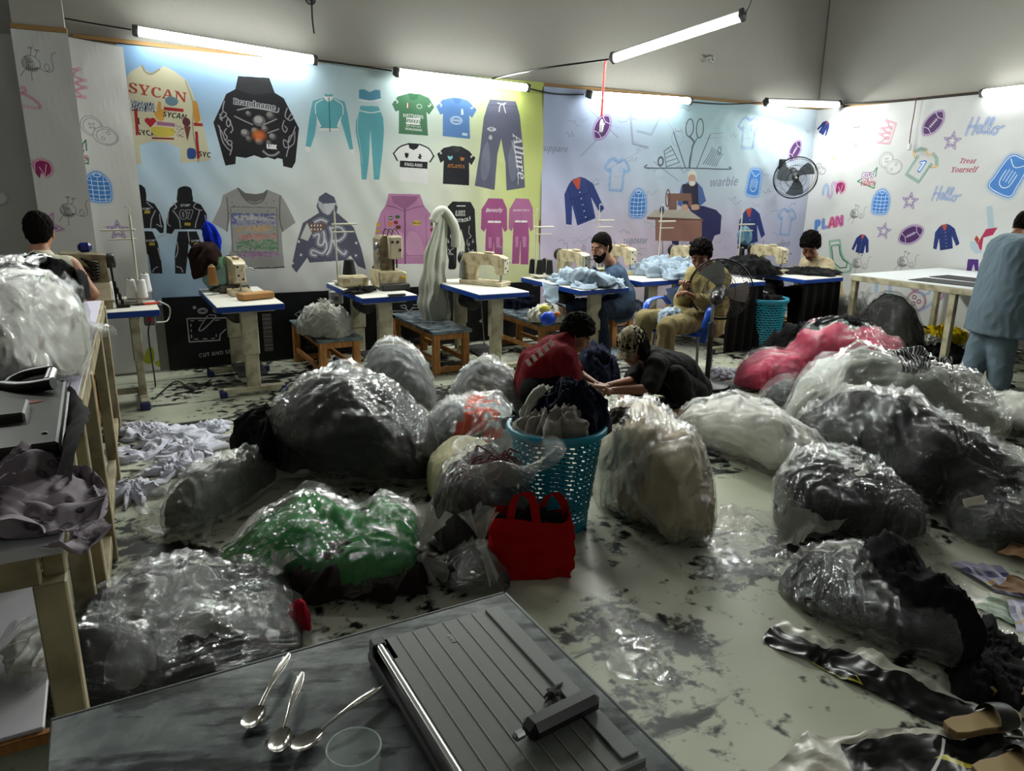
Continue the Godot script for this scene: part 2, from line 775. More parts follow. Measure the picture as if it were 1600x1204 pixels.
func build_room() -> void:
	var paint := wall_paint()
	var raw := mat("raw_concrete", Color(0.42, 0.41, 0.40), 0.9)
	structure("wall_back", box_mesh(Vector3(1.8, 2.3, BACK - 0.1), Vector3(14.0, 4.8, 0.2), 0.001), paint)
	structure("wall_right", box_mesh(Vector3(SIDE + 0.1, 2.3, -0.5), Vector3(0.2, 4.8, 13.4), 0.001), paint)
	structure("wall_left", box_mesh(Vector3(-5.1, 2.3, -0.5), Vector3(0.2, 4.8, 13.4), 0.001), raw)
	structure("wall_front", box_mesh(Vector3(1.8, 2.3, 6.3), Vector3(14.0, 4.8, 0.2), 0.001), raw)
	structure("ceiling", box_mesh(Vector3(1.8, 4.8, -0.5), Vector3(14.0, 0.2, 13.8), 0.001), raw)
	structure("column", box_mesh(Vector3(-0.21, 2.3, -7.06), Vector3(0.34, 4.7, 0.32), 0.004), paint)
	var fm := mat("floor_stone", Color.WHITE, 0.42)
	fm.albedo_texture = tex.floor
	fm.metallic_specular = 0.35
	fm.heightmap_enabled = true
	fm.heightmap_texture = tex.crinkle
	fm.heightmap_scale = 0.08
	fm.uv1_scale = Vector3(1, 1, 1)
	var b := Mb.new()
	b.box(Vector3(1.8, -0.1, -0.5), Vector3(14.0, 0.2, 13.8), 0.001)
	for k in b.v.size():
		b.uv[k] = Vector2((b.v[k].x + 1.5) / 10.5, (b.v[k].z + 7.3) / 8.4)
	structure("floor", b.mesh(), fm)


# ---------------------------------------------------------------- sewing stations along the back wall

func cream() -> StandardMaterial3D:
	if mats.has("machine_cream"):
		return mats["machine_cream"]
	var m := mat("machine_cream", Color(0.84, 0.80, 0.70), 0.42)
	m.albedo_texture = tex.grime
	m.uv1_triplanar = true
	m.uv1_scale = Vector3.ONE * 2.5
	return m


func leg_mat() -> StandardMaterial3D:
	if mats.has("leg_grey"):
		return mats["leg_grey"]
	var m := mat("leg_grey", Color(0.80, 0.79, 0.72), 0.5)
	m.albedo_texture = tex.grime
	m.uv1_triplanar = true
	m.uv1_scale = Vector3.ONE * 1.6
	return m


func wood() -> StandardMaterial3D:
	if mats.has("bench_wood"):
		return mats["bench_wood"]
	var m := mat("bench_wood", Color(0.95, 0.86, 0.72), 0.7)
	m.albedo_texture = tex.wood
	m.uv1_triplanar = true
	m.uv1_scale = Vector3(6, 1.2, 1.2)
	return m


# the table's middle stands at the origin, its short ends look along z
func sewing_table(called_label: String, at: Vector3, length := 1.1, width := 0.5, turn := 0.0) -> Node3D:
	var t := thing("sewing_table", called_label, "table", at, turn, "sewing machine tables with blue edges")
	var blue := mat("edge_blue", Color(0.03, 0.22, 0.55), 0.35)
	var top := mat("table_white", Color(0.85, 0.84, 0.80), 0.35)
	var b := Mb.new()
	b.box(Vector3(0, 0.726, 0), Vector3(width, 0.044, length), 0.004)
	put("edge_band", b.mesh(), blue, t)
	b = Mb.new()
	b.box(Vector3(0, 0.749, 0), Vector3(width - 0.006, 0.005, length - 0.006), 0.002)
	put("tabletop", b.mesh(), top, t)
	for s in [-1.0, 1.0]:
		var z: float = s * (length / 2 - 0.17)
		b = Mb.new()
		b.box(Vector3(0, 0.52, z), Vector3(0.125, 0.37, 0.07), 0.006)
		b.box(Vector3(0, 0.22, z), Vector3(0.105, 0.36, 0.052), 0.005)
		b.box(Vector3(0, 0.69, z), Vector3(width * 0.8, 0.03, 0.06), 0.004)
		for k in 2:
			b.box(Vector3(0.0, 0.42 + 0.09 * k, z + 0.036 * s), Vector3(0.014, 0.014, 0.006), 0.002)
		put("leg", b.mesh(), leg_mat(), t)
		b = Mb.new()
		b.box(Vector3(0, 0.05, z), Vector3(width * 0.96, 0.045, 0.062), 0.006)
		put("foot", b.mesh(), leg_mat(), t)
		for e in [-1.0, 1.0]:
			b = Mb.new()
			b.box(Vector3(e * width * 0.47, 0.03, z), Vector3(0.06, 0.06, 0.07), 0.01)
			put("foot_cap", b.mesh(), mat("cap_blue", Color(0.10, 0.12, 0.35), 0.5), t)
	b = Mb.new()
	b.box(Vector3(0, 0.10, 0), Vector3(0.05, 0.04, length - 0.4), 0.004)
	put("stretcher", b.mesh(), leg_mat(), t)
	b = Mb.new()
	b.box(Vector3(0.03, 0.135, 0.05), Vector3(0.24, 0.018, 0.34), 0.006, Basis(Vector3(1, 0, 0), 0.12))
	for k in 6:
		b.box(Vector3(0.03, 0.15, -0.08 + 0.05 * k), Vector3(0.2, 0.008, 0.01), 0.002, Basis(Vector3(1, 0, 0), 0.12))
	put("pedal", b.mesh(), mat("pedal_grey", Color(0.16, 0.16, 0.16), 0.6), t)
	b = Mb.new()
	b.tube(PackedVector3Array([Vector3(0.09, 0.15, -0.02), Vector3(0.09, 0.60, -0.1)]), 0.006)
	put("treadle_rod", b.mesh(), mat("steel", Color(0.6, 0.6, 0.6), 0.35, 0.9), t)
	b = Mb.new()
	b.lathe([Vector2(0.001, -0.1), Vector2(0.075, -0.1), Vector2(0.085, -0.08), Vector2(0.085, 0.08), Vector2(0.07, 0.1), Vector2(0.001, 0.1)], 18, Transform3D(Basis(Vector3(1, 0, 0), PI / 2), Vector3(-0.02, 0.60, -0.12)))
	b.box(Vector3(-0.02, 0.69, -0.12), Vector3(0.1, 0.05, 0.16), 0.004)
	put("motor", b.mesh(), mat("motor_black", Color(0.06, 0.06, 0.065), 0.4), t)
	return t


# a straight-stitch machine: the needle end looks along +z, the handwheel lies at -z
func sewing_machine(label: String, at: Vector3, turn := 0.0) -> Node3D:
	var t := thing("sewing_machine", label, "sewing machine", at, turn, "flat bed sewing machines on the blue edged tables")
	var c := cream()
	var steel := mat("steel", Color(0.6, 0.6, 0.6), 0.35, 0.9)
	var side := Basis(Vector3(0, 1, 0), PI / 2)  # outline x runs along -z, width along x
	var b := Mb.new()
	b.box(Vector3(0, 0.02, 0), Vector3(0.178, 0.04, 0.48), 0.006)
	put("bed", b.mesh(), c, t)
	var o := PackedVector2Array([Vector2(0.235, 0.03), Vector2(0.235, 0.24), Vector2(0.215, 0.28), Vector2(0.16, 0.295), Vector2(-0.05, 0.29), Vector2(-0.19, 0.28), Vector2(-0.225, 0.262), Vector2(-0.232, 0.23), Vector2(-0.232, 0.125), Vector2(-0.215, 0.105), Vector2(-0.165, 0.105), Vector2(-0.15, 0.125), Vector2(-0.14, 0.175), Vector2(-0.10, 0.192), Vector2(0.05, 0.185), Vector2(0.088, 0.165), Vector2(0.10, 0.13), Vector2(0.105, 0.03)])
	b = Mb.new()
	b.extrude(o, -0.048, 0.048, Transform3D(side, Vector3.ZERO), 0.014)
	put("arm", b.mesh(), c, t)
	b = Mb.new()
	b.box(Vector3(0, 0.19, 0.238), Vector3(0.082, 0.15, 0.016), 0.006)
	b.ball(Vector3(0.02, 0.215, 0.248), Vector3(0.011, 0.011, 0.008), 10, 6)
	put("face_plate", b.mesh(), mat("plate_cream", Color(0.78, 0.75, 0.66), 0.35), t)
	b = Mb.new()
	for k in [[-0.015, 0.17], [0.018, 0.14], [-0.02, 0.24]]:
		b = Mb.new()
		b.ball(Vector3(k[0], k[1], 0.247), Vector3(0.009, 0.009, 0.006), 10, 6)
		put("screw", b.mesh(), mat("screw_dark", Color(0.08, 0.07, 0.06), 0.4, 0.4), t)
	b = Mb.new()
	var along := Transform3D(Basis(Vector3(1, 0, 0), -PI / 2), Vector3(0, 0.235, -0.236))
	b.lathe([Vector2(0.001, 0.0), Vector2(0.03, 0.0), Vector2(0.03, 0.012), Vector2(0.058, 0.014), Vector2(0.064, 0.022), Vector2(0.064, 0.034), Vector2(0.056, 0.042), Vector2(0.02, 0.046), Vector2(0.001, 0.046)], 22, along)
	put("handwheel", b.mesh(), mat("wheel_grey", Color(0.2, 0.2, 0.2), 0.35, 0.3), t)
	b = Mb.new()
	b.tube(PackedVector3Array([Vector3(0, 0.05, 0.19), Vector3(0, 0.11, 0.19)]), 0.006, 8)
	b.tube(PackedVector3Array([Vector3(0.004, 0.042, 0.175), Vector3(0.004, 0.11, 0.175)]), 0.005, 8)
	b.box(Vector3(0.0, 0.044, 0.182), Vector3(0.02, 0.006, 0.035), 0.002)
	put("needle_bar", b.mesh(), steel, t)
	b = Mb.new()
	b.tube(PackedVector3Array(spline([Vector3(0.05, 0.22, 0.2), Vector3(0.09, 0.225, 0.21), Vector3(0.11, 0.21, 0.23)], 4)), 0.006, 8)
	b.ball(Vector3(0.06, 0.225, 0.12), Vector3(0.02, 0.022, 0.022), 12, 8)
	b.ball(Vector3(0.052, 0.16, 0.13), Vector3(0.014, 0.02, 0.02), 12, 8)
	b.ball(Vector3(0.055, 0.25, -0.17), Vector3(0.016, 0.026, 0.026), 12, 8)
	b.ball(Vector3(0.055, 0.20, 0.02), Vector3(0.01, 0.014, 0.014), 10, 6)
	put("tension_dial", b.mesh(), steel, t)
	b = Mb.new()
	b.box(Vector3(0.0, 0.30, 0.05), Vector3(0.05, 0.02, 0.09), 0.005)
	put("top_cover", b.mesh(), c, t)
	b = Mb.new()
	b.tube(PackedVector3Array(spline([Vector3(0, 0.29, 0.16), Vector3(0.0, 0.36, 0.165), Vector3(0.012, 0.352, 0.18), Vector3(0.01, 0.31, 0.18)], 5)), 0.003, 6)
	put("thread_guide", b.mesh(), steel, t)
	b = Mb.new()
	b.tube(PackedVector3Array([Vector3(-0.02, 0.29, -0.08), Vector3(-0.02, 0.34, -0.08)]), 0.004, 6)
	put("spool_pin", b.mesh(), steel, t)
	return t


# a thread stand: post, cross arms and a tray; cones stand on it as things of their own
func thread_stand(label: String, at: Vector3, turn := 0.0, height := 0.62, tray := true) -> Node3D:
	var t := thing("thread_stand", label, "thread stand", at, turn, "thread stands clamped to the sewing tables")
	var w := mat("stand_cream", Color(0.78, 0.77, 0.70), 0.45)
	var b := Mb.new()
	b.tube(PackedVector3Array([Vector3(0, 0, 0), Vector3(0, height, 0)]), 0.008, 8)
	put("post", b.mesh(), w, t)
	b = Mb.new()
	b.box(Vector3(0.09, height - 0.11, 0), Vector3(0.24, 0.016, 0.016), 0.004)
	b.box(Vector3(0.07, height - 0.18, 0.02), Vector3(0.2, 0.012, 0.012), 0.003)
	put("cross_arm", b.mesh(), w, t)
	b = Mb.new()
	b.tube(PackedVector3Array(spline([Vector3(0, height, 0), Vector3(0.0, height + 0.05, 0.0), Vector3(0.015, height + 0.07, 0), Vector3(0.03, height + 0.05, 0)], 4)), 0.004, 6)
	put("hook", b.mesh(), w, t)
	if tray:
		b = Mb.new()
		b.box(Vector3(0.06, 0.03, 0.03), Vector3(0.2, 0.012, 0.14), 0.004)
		b.box(Vector3(0.0, 0.012, 0), Vector3(0.05, 0.03, 0.05), 0.006)
		put("tray", b.mesh(), w, t)
		b = Mb.new()
		for k in 2:
			b.tube(PackedVector3Array([Vector3(0.02 + 0.09 * k, 0.036, 0.03), Vector3(0.02 + 0.09 * k, 0.2, 0.03)]), 0.003, 6)
		put("spool_pin", b.mesh(), w, t)
	return t


var cones := {}


func cone(label: String, at: Vector3, col: Color, h := 0.15, r := 0.036) -> Node3D:
	var t := thing("thread_cone", label, "thread", at, 0.0, "cones of sewing thread")
	var b := Mb.new()
	b.lathe([Vector2(0.001, 0.006), Vector2(r * 0.95, 0.006), Vector2(r, 0.02), Vector2(r * 0.72, h - 0.012), Vector2(r * 0.62, h - 0.004), Vector2(0.012, h - 0.004)], 18)
	var m := mat("thread " + col.to_html(), col, 0.85)
	put("thread_winding", b.mesh(), m, t)
	b = Mb.new()
	b.lathe([Vector2(0.012, h - 0.01), Vector2(0.014, h), Vector2(0.012, h + 0.008), Vector2(0.006, h + 0.008), Vector2(0.006, h - 0.01)], 12)
	b.lathe([Vector2(0.001, 0.0), Vector2(r * 0.9, 0.0), Vector2(r * 0.9, 0.008), Vector2(0.001, 0.008)], 18)
	put("spool_core", b.mesh(), mat("core_grey", Color(0.55, 0.54, 0.5), 0.6), t)
	return t


func bench(label: String, x0: float, x1: float, z0: float, z1: float, h := 0.4) -> Node3D:
	var t := thing("work_bench", label, "bench", Vector3((x0 + x1) / 2, 0, (z0 + z1) / 2), 0.0, "wooden benches with grey laminate seats")
	var w := x1 - x0
	var l := z1 - z0
	var lam := mat("bench_laminate", Color(0.75, 0.8, 0.84), 0.22)
	lam.albedo_texture = tex.top
	lam.uv1_triplanar = true
	lam.uv1_scale = Vector3.ONE * 0.9
	var b := Mb.new()
	b.box(Vector3(0, h - 0.016, 0), Vector3(w, 0.032, l), 0.005)
	put("seat_slab", b.mesh(), lam, t)
	for sx in [-1.0, 1.0]:
		for sz in [-1.0, 1.0]:
			b = Mb.new()
			b.box(Vector3(sx * (w / 2 - 0.05), (h - 0.03) / 2, sz * (l / 2 - 0.05)), Vector3(0.06, h - 0.032, 0.06), 0.004)
			put("leg", b.mesh(), wood(), t)
		b = Mb.new()
		b.box(Vector3(sx * (w / 2 - 0.05), h - 0.06, 0), Vector3(0.03, 0.055, l - 0.16), 0.003)
		put("side_rail", b.mesh(), wood(), t)
		b = Mb.new()
		b.box(Vector3(sx * (w / 2 - 0.05), 0.12, 0), Vector3(0.03, 0.04, l - 0.16), 0.003)
		put("lower_rail", b.mesh(), wood(), t)
	for sz in [-1.0, 1.0]:
		b = Mb.new()
		b.box(Vector3(0, h - 0.06, sz * (l / 2 - 0.05)), Vector3(w - 0.16, 0.055, 0.035), 0.003)
		put("end_rail", b.mesh(), wood(), t)
		b = Mb.new()
		b.box(Vector3(0, 0.035, sz * (l / 2 - 0.05)), Vector3(w - 0.16, 0.05, 0.04), 0.003)
		put("foot_rail", b.mesh(), wood(), t)
	return t


func build_stations() -> void:
	sewing_table("blue edged sewing table of the man in the tank top", Vector3(-0.29, 0, -6.2), 1.24, 0.5, PI / 2)
	sewing_table("blue edged sewing table under the grey tee shirt print, wooden block on it", Vector3(0.96, 0, -6.42), 1.1, 0.5)
	sewing_table("blue edged sewing table carrying the tall cylinder bed machine", Vector3(2.08, 0, -6.42), 1.1, 0.49)
	sewing_table("blue edged sewing table beside the hanging white cloth", Vector3(3.06, 0, -6.22), 1.1, 0.5)
	sewing_table("blue edged sewing table of the bearded man, pale blue cloth over it", Vector3(4.04, 0, -6.08), 1.1, 0.55)
	sewing_table("blue edged sewing table heaped with pale blue cloth pieces", Vector3(4.95, 0, -6.36), 1.1, 0.52)
	sewing_table("blue edged sewing table behind the pedestal fan, dark cloth on it", Vector3(5.66, 0, -5.95), 1.2, 0.52)
	sewing_table("blue edged sewing table of the man in the cream tee shirt", Vector3(6.71, 0, -5.82), 1.1, 0.6)
	bench("bench with a grey laminate seat carrying a white bag of scraps", 1.49, 1.88, -7.1, -6.03)
	bench("empty bench with a grey laminate seat below the hanging white cloth", 2.49, 2.88, -7.05, -5.95)
	bench("bench carrying the blue and yellow plastic bag", 3.57, 3.93, -6.9, -5.9)
	bench("bench under the bearded man in the blue shirt", 4.40, 4.70, -6.9, -5.88)
	bench("bench behind the pedestal fan with dark cloth by it", 5.95, 6.32, -6.95, -6.0)
	bench("bench right behind the far blue laundry basket", 7.03, 7.36, -6.6, -5.6)
	sewing_machine("flat bed sewing machine behind the wooden block", Vector3(0.98, 0.752, -6.62))
	sewing_machine("flat bed sewing machine right of the hanging white cloth", Vector3(3.16, 0.752, -6.26), 0.5)
	sewing_machine("flat bed sewing machine in front of the bearded man", Vector3(4.12, 0.752, -6.2))
	sewing_machine("flat bed sewing machine behind the heap of pale blue pieces", Vector3(4.96, 0.752, -6.55))
	sewing_machine("flat bed sewing machine half hidden behind the fan", Vector3(5.62, 0.752, -6.2))
	sewing_machine("flat bed sewing machine under the hands of the man in the cream tee shirt", Vector3(6.62, 0.752, -5.98))
	overlock()
	cylinder_machine()
	thread_stand("thread stand with a leaning post in front of the black race suit print", Vector3(0.22, 0.752, -6.38), PI, 0.66)
	thread_stand("thread stand post with a cross arm by the cylinder bed machine", Vector3(1.9, 0.752, -6.8), 0.0, 0.66)
	thread_stand("thread stand beside the yellow edge of the garment banner", Vector3(3.86, 0.752, -6.5), 0.0, 0.62)
	thread_stand("thread stand with an orange tipped post on the lavender banner", Vector3(4.84, 0.752, -6.8), 0.0, 0.66)
	thread_stand("tall white thread stand below the printed brown sewing desk", Vector3(5.42, 0.752, -6.45), 0.0, 0.66)
	thread_stand("thread stand from which a clear blue bag hangs", Vector3(6.48, 0.752, -6.3), 0.0, 0.62)
	var black := Color(0.045, 0.045, 0.055)
	var white := Color(0.86, 0.86, 0.86)
	for k in [[0.17, -6.33, 0.0, "white thread cone, second of the row beside the overlock machine"], [0.24, -6.30, 0.0, "white thread cone nearest the pliers on the tank top man's table"], [0.275, -6.40, 0.03, "white thread cone standing highest, by the table's end"], [0.02, -6.25, 0.0, "white thread cone closest to the overlock machine's levers"]]:
		cone(k[3], Vector3(k[0], 0.79 + k[2], k[1]), white, 0.15, 0.04)
	cone("big black thread cone left of the cylinder bed machine", Vector3(1.99, 0.84, -6.72), black, 0.15, 0.062)
	cone("slim black thread cone close to the cylinder bed machine", Vector3(2.23, 0.80, -6.72), black, 0.12, 0.024)
	cone("dark blue thread cone by the hanging white cloth", Vector3(2.93, 0.88, -6.5), Color(0.05, 0.05, 0.1), 0.14, 0.036)
	cone("grey thread cone by the hanging white cloth", Vector3(3.0, 0.80, -6.42), Color(0.5, 0.5, 0.5), 0.17, 0.03)
	for k in [[3.90, -6.48, 0.0, "black thread cone low beside the stand's post by the yellow banner edge"], [3.98, -6.42, 0.0, "black thread cone nearest the room on the bearded man's table"], [3.86, -6.56, 0.0, "black thread cone raised behind the stand's post"], [4.02, -6.58, 0.0, "black thread cone raised closest to the bearded man's machine"]]:
		cone(k[3], Vector3(k[0], 0.79 + k[2], k[1]), black, 0.15, 0.038)
	for k in [[6.50, -6.27, "black thread cone right under the hanging clear blue bag"], [6.62, -6.27, "black thread cone between the clear blue bag and the corner machine"]]:
		cone(k[2], Vector3(k[0], 0.86, k[1]), black, 0.14, 0.034)
	for k in [[4.98, -6.9, "grey thread cone farther from the bearded man's back"], [4.87, -6.85, "grey thread cone close behind the bearded man's back"]]:
		cone(k[2], Vector3(k[0], 0.78, k[1]), Color(0.55, 0.55, 0.57), 0.17, 0.034)
	cone("tan thread cone beside the hanging green bag", Vector3(0.79, 0.83, -6.6), Color(0.66, 0.48, 0.27), 0.16, 0.04)


# the big grey overlock machine at the man in the tank top
func overlock() -> void:
	var t := thing("overlock_machine", "big worn beige overlock machine beside the man in the tank top", "sewing machine", Vector3(-0.10, 0.752, -6.22))
	var c := mat("worn_beige", Color(0.62, 0.58, 0.50), 0.4, 0.1)
	c.albedo_texture = tex.grime
	c.uv1_triplanar = true
	c.uv1_scale = Vector3.ONE * 2.5
	var dark := mat("oily_steel", Color(0.16, 0.14, 0.12), 0.35, 0.7)
	var b := Mb.new()
	b.extrude(PackedVector2Array([Vector2(-0.2, 0.0), Vector2(0.13, 0.0), Vector2(0.14, 0.12), Vector2(0.12, 0.32), Vector2(0.13, 0.39), Vector2(-0.16, 0.41), Vector2(-0.2, 0.36)]), -0.11, 0.11, Transform3D(), 0.015)
	put("body", b.mesh(), c, t)
	b = Mb.new()
	b.box(Vector3(0.06, 0.13, 0.115), Vector3(0.15, 0.13, 0.02), 0.006)
	b.box(Vector3(0.06, 0.13, 0.127), Vector3(0.07, 0.04, 0.008), 0.003)
	put("cover_plate", b.mesh(), mat("plate_cream", Color(0.78, 0.75, 0.66), 0.35), t)
	b = Mb.new()
	for k in 7:
		b.tube(PackedVector3Array(spline([Vector3(-0.03 + 0.02 * (k % 3), 0.37 - 0.02 * k, 0.115), Vector3(0.03, 0.35 - 0.022 * k, 0.15), Vector3(0.07, 0.34 - 0.02 * k, 0.13), Vector3(0.05, 0.30 - 0.012 * k, 0.118)], 5)), 0.009, 7)
	put("looper_levers", b.mesh(), dark, t)
	b = Mb.new()
	b.lathe([Vector2(0.001, 0), Vector2(0.05, 0), Vector2(0.055, 0.012), Vector2(0.055, 0.05), Vector2(0.045, 0.06), Vector2(0.001, 0.06)], 20, Transform3D(Basis(Vector3(0, 0, 1), -PI / 2), Vector3(0.125, 0.34, 0.0)))
	put("handwheel", b.mesh(), mat("wheel_grey", Color(0.2, 0.2, 0.2), 0.35, 0.3), t)
	b = Mb.new()
	for k in 4:
		b.box(Vector3(0.16 + 0.012 * k, 0.17 - 0.045 * k, 0.05), Vector3(0.022, 0.05, 0.04), 0.006)
	b.tube(PackedVector3Array([Vector3(0.15, 0.30, 0.05), Vector3(0.16, 0.0, 0.06)]), 0.008, 8)
	b.box(Vector3(0.2, 0.012, 0.06), Vector3(0.09, 0.024, 0.07), 0.005)
	put("presser_foot", b.mesh(), dark, t)
	b = Mb.new()
	b.box(Vector3(0.0, 0.44, 0.0), Vector3(0.09, 0.07, 0.05), 0.02)
	put("oil_sight", b.mesh(), mat("sight_blue", Color(0.05, 0.08, 0.4), 0.3), t)


# the tall cylinder bed machine on the third table
func cylinder_machine() -> void:
	var t := thing("cylinder_bed_machine", "tall beige cylinder bed sewing machine with a square head", "sewing machine", Vector3(2.24, 0.752, -6.33))
	var c := mat("worn_beige", Color(0.62, 0.58, 0.50), 0.4, 0.1)
	var dark := mat("oily_steel", Color(0.16, 0.14, 0.12), 0.35, 0.7)
	var b := Mb.new()
	b.extrude(PackedVector2Array([Vector2(-0.13, 0.03), Vector2(0.12, 0.03), Vector2(0.13, 0.06), Vector2(0.13, 0.15), Vector2(0.09, 0.17), Vector2(-0.13, 0.17)]), -0.16, 0.10, Transform3D(), 0.012)
	put("bed", b.mesh(), cream(), t)
	b = Mb.new()
	b.box(Vector3(0.01, 0.03, 0.0), Vector3(0.26, 0.06, 0.3), 0.01)
	put("base", b.mesh(), mat("pedal_grey", Color(0.16, 0.16, 0.16), 0.6), t)
	b = Mb.new()
	b.extrude(PackedVector2Array([Vector2(-0.09, 0.16), Vector2(0.03, 0.17), Vector2(0.02, 0.26), Vector2(0.03, 0.44), Vector2(0.02, 0.47), Vector2(-0.06, 0.47), Vector2(-0.09, 0.44)]), -0.16, 0.03, Transform3D(), 0.015)
	put("column", b.mesh(), c, t)
	b = Mb.new()
	b.box(Vector3(0.035, 0.37, 0.045), Vector3(0.12, 0.2, 0.12), 0.012)
	put("head_cover", b.mesh(), mat("plate_beige", Color(0.72, 0.67, 0.58), 0.35), t)
	b = Mb.new()
	for k in [[0.0, 0.42], [0.05, 0.42], [0.07, 0.35]]:
		b = Mb.new()
		b.ball(Vector3(k[0], k[1], 0.106), Vector3(0.012, 0.012, 0.008), 10, 6)
		put("knob", b.mesh(), dark, t)
	for k in [[0.02, 0.16, 0.01], [0.05, 0.19, 0.007]]:
		b = Mb.new()
		b.tube(PackedVector3Array([Vector3(k[0], 0.27, 0.06), Vector3(k[0], k[1], 0.06)]), k[2] as float, 8)
		put("needle_bar", b.mesh(), dark, t)
	for k in 3:
		b = Mb.new()
		b.tube(PackedVector3Array(spline([Vector3(-0.05 + 0.04 * k, 0.47, 0.0), Vector3(-0.03 + 0.04 * k, 0.53, 0.02), Vector3(0.02 + 0.03 * k, 0.48, 0.06)], 5)), 0.004, 6)
		put("thread_wire", b.mesh(), dark, t)
	b = Mb.new()
	b.ball(Vector3(-0.1, 0.37, -0.02), Vector3(0.03, 0.045, 0.045), 14, 8)
	b.ball(Vector3(-0.1, 0.25, 0.02), Vector3(0.015, 0.05, 0.02), 12, 8)
	put("handwheel", b.mesh(), mat("steel", Color(0.6, 0.6, 0.6), 0.35, 0.9), t)
	b = Mb.new()
	b.box(Vector3(0.09, 0.11, 0.105), Vector3(0.05, 0.02, 0.02), 0.006)
	put("thread_scrap", b.mesh(), mat("thread_yellow", Color(0.8, 0.6, 0.1), 0.8), t)
	var box := thing("control_box", "cream motor control box left of the cylinder bed machine", "box", Vector3(1.99, 0.752, -6.62))
	b = Mb.new()
	b.box(Vector3(0, 0.05, 0), Vector3(0.24, 0.1, 0.2), 0.015)
	put("housing", b.mesh(), cream(), box)
	b = Mb.new()
	b.box(Vector3(0, 0.055, 0.102), Vector3(0.12, 0.045, 0.006), 0.002)
	put("panel", b.mesh(), mat("plate_cream", Color(0.78, 0.75, 0.66), 0.35), box)


# ---------------------------------------------------------------- printed banners on the walls

const INK := Color(0.10, 0.10, 0.115)
const SNOW := Color(0.90, 0.90, 0.90)
const DENIM := Color(0.10, 0.18, 0.50)
const VIOLET := Color(0.42, 0.10, 0.55)
const NEON_BLUE := Color(0.12, 0.45, 0.85)
const ROSE := Color(0.80, 0.12, 0.38)


func place(p: Pic, c: String, size: float, turn := 0.0) -> void:
	p.xf = Transform2D.IDENTITY
	var q := p.pts(c)[0]
	p.xf = Transform2D(turn, Vector2.ONE * size / 100.0, 0.0, q)


func denim_jacket(p: Pic, c: String, size: float, turn := 0.0) -> void:
	place(p, c, size, turn)
	p.poly("-42 -82 -20 -96 20 -96 42 -82 72 -52 98 62 72 74 48 -4 46 86 -46 86 -48 -4 -72 74 -98 62 -72 -52", DENIM)
	p.poly("-22 -94 22 -94 4 -52 -6 -52", Color(0.80, 0.25, 0.16))
	var d := Color(0.05, 0.09, 0.30)
	p.stroke("0 -50 2 84", 3 * size / 100, d)
	for x in [-32, -18, 18, 32]:
		p.stroke("%d -20 %d 76" % [x, x * 0.9], 2.2 * size / 100, d)
	p.stroke("-44 -24 -8 -22", 3 * size / 100, d)
	p.stroke("8 -22 44 -24", 3 * size / 100, d)
	p.stroke("-46 74 46 74", 3 * size / 100, d)
	p.stroke("-46 -70 -48 0", 2.5 * size / 100, d)
	p.stroke("46 -70 48 0", 2.5 * size / 100, d)
	for k in 5:
		p.disc(Vector2(1, -38 + k * 26), 2.6, 2.6, SNOW)
	p.xf = Transform2D.IDENTITY


func neon_tee(p: Pic, c: String, size: float, turn := 0.0, col := NEON_BLUE) -> void:
	place(p, c, size, turn)
	var o := p.pts("-30 -92 -10 -80 12 -80 32 -92 62 -78 92 -34 62 -18 50 -34 48 90 -46 90 -48 -34 -60 -18 -90 -34 -62 -78 -30 -92")
	p.neon(o, 5.0 * size / 100, col, 3.0, Color(0.85, 0.95, 1.0))
	p.neon(p.pts("-24 -80 0 -66 26 -80"), 3.0 * size / 100, col, 0.0, Color(1, 1, 1, 0))
	p.neon(p.pts("16 -44 36 -44 34 -20 26 -12 16 -22 16 -44"), 4.0 * size / 100, col, 0.0)
	p.xf = Transform2D.IDENTITY


func puffer(p: Pic, c: String, size: float, turn := 0.0) -> void:
	place(p, c, size, turn)
	var o := p.curve(p.pts("-40 -70 0 -92 40 -70 66 -20 62 70 30 88 -30 88 -62 70 -66 -20"), true, 4)
	o.append(o[0])
	p.neon(o, 14.0 * size / 100, Color(0.1, 0.45, 0.9), 2.2, Color(1, 1, 1, 0))
	p.fill(o, Color(0.16, 0.46, 0.85))
	var l := Color(0.86, 0.94, 1.0)
	p.neon(o, 3.5 * size / 100, l, 0.0, Color(1, 1, 1, 0))
	for y in [-40, -12, 16, 44, 70]:
		p.stroke("-58 %d 0 %d 58 %d" % [y, y + 4, y], 3.4 * size / 100, l)
	for x in [-34, 0, 34]:
		p.stroke("%d -66 %d 84" % [x, x], 3.4 * size / 100, l)
	p.neon(p.ring(Vector2(0, -74), 22, 10), 4 * size / 100, l, 0.0, Color(1, 1, 1, 0))
	p.xf = Transform2D.IDENTITY


func net_jersey(p: Pic, c: String, size: float, turn := 0.0) -> void:
	place(p, c, size, turn)
	var o := p.curve(p.pts("-50 -80 0 -95 50 -80 62 30 55 84 -55 84 -62 30"), true, 4)
	o.append(o[0])
	p.neon(o, 12.0 * size / 100, Color(0.1, 0.45, 0.9), 2.6, Color(1, 1, 1, 0))
	p.fill(o, Color(0.2, 0.5, 0.88))
	var l := Color(0.88, 0.95, 1.0)
	p.neon(o, 4 * size / 100, l, 0.0, Color(1, 1, 1, 0))
	p.stroke("-40 -74 0 -46 40 -74", 4 * size / 100, l)
	p.stroke("-30 -20 -28 40 0 60 28 40 30 -20", 4 * size / 100, l)
	for x in [-16, 0, 16]:
		p.stroke("%d -30 %d 30" % [x, x], 3.4 * size / 100, l)
	p.xf = Transform2D.IDENTITY


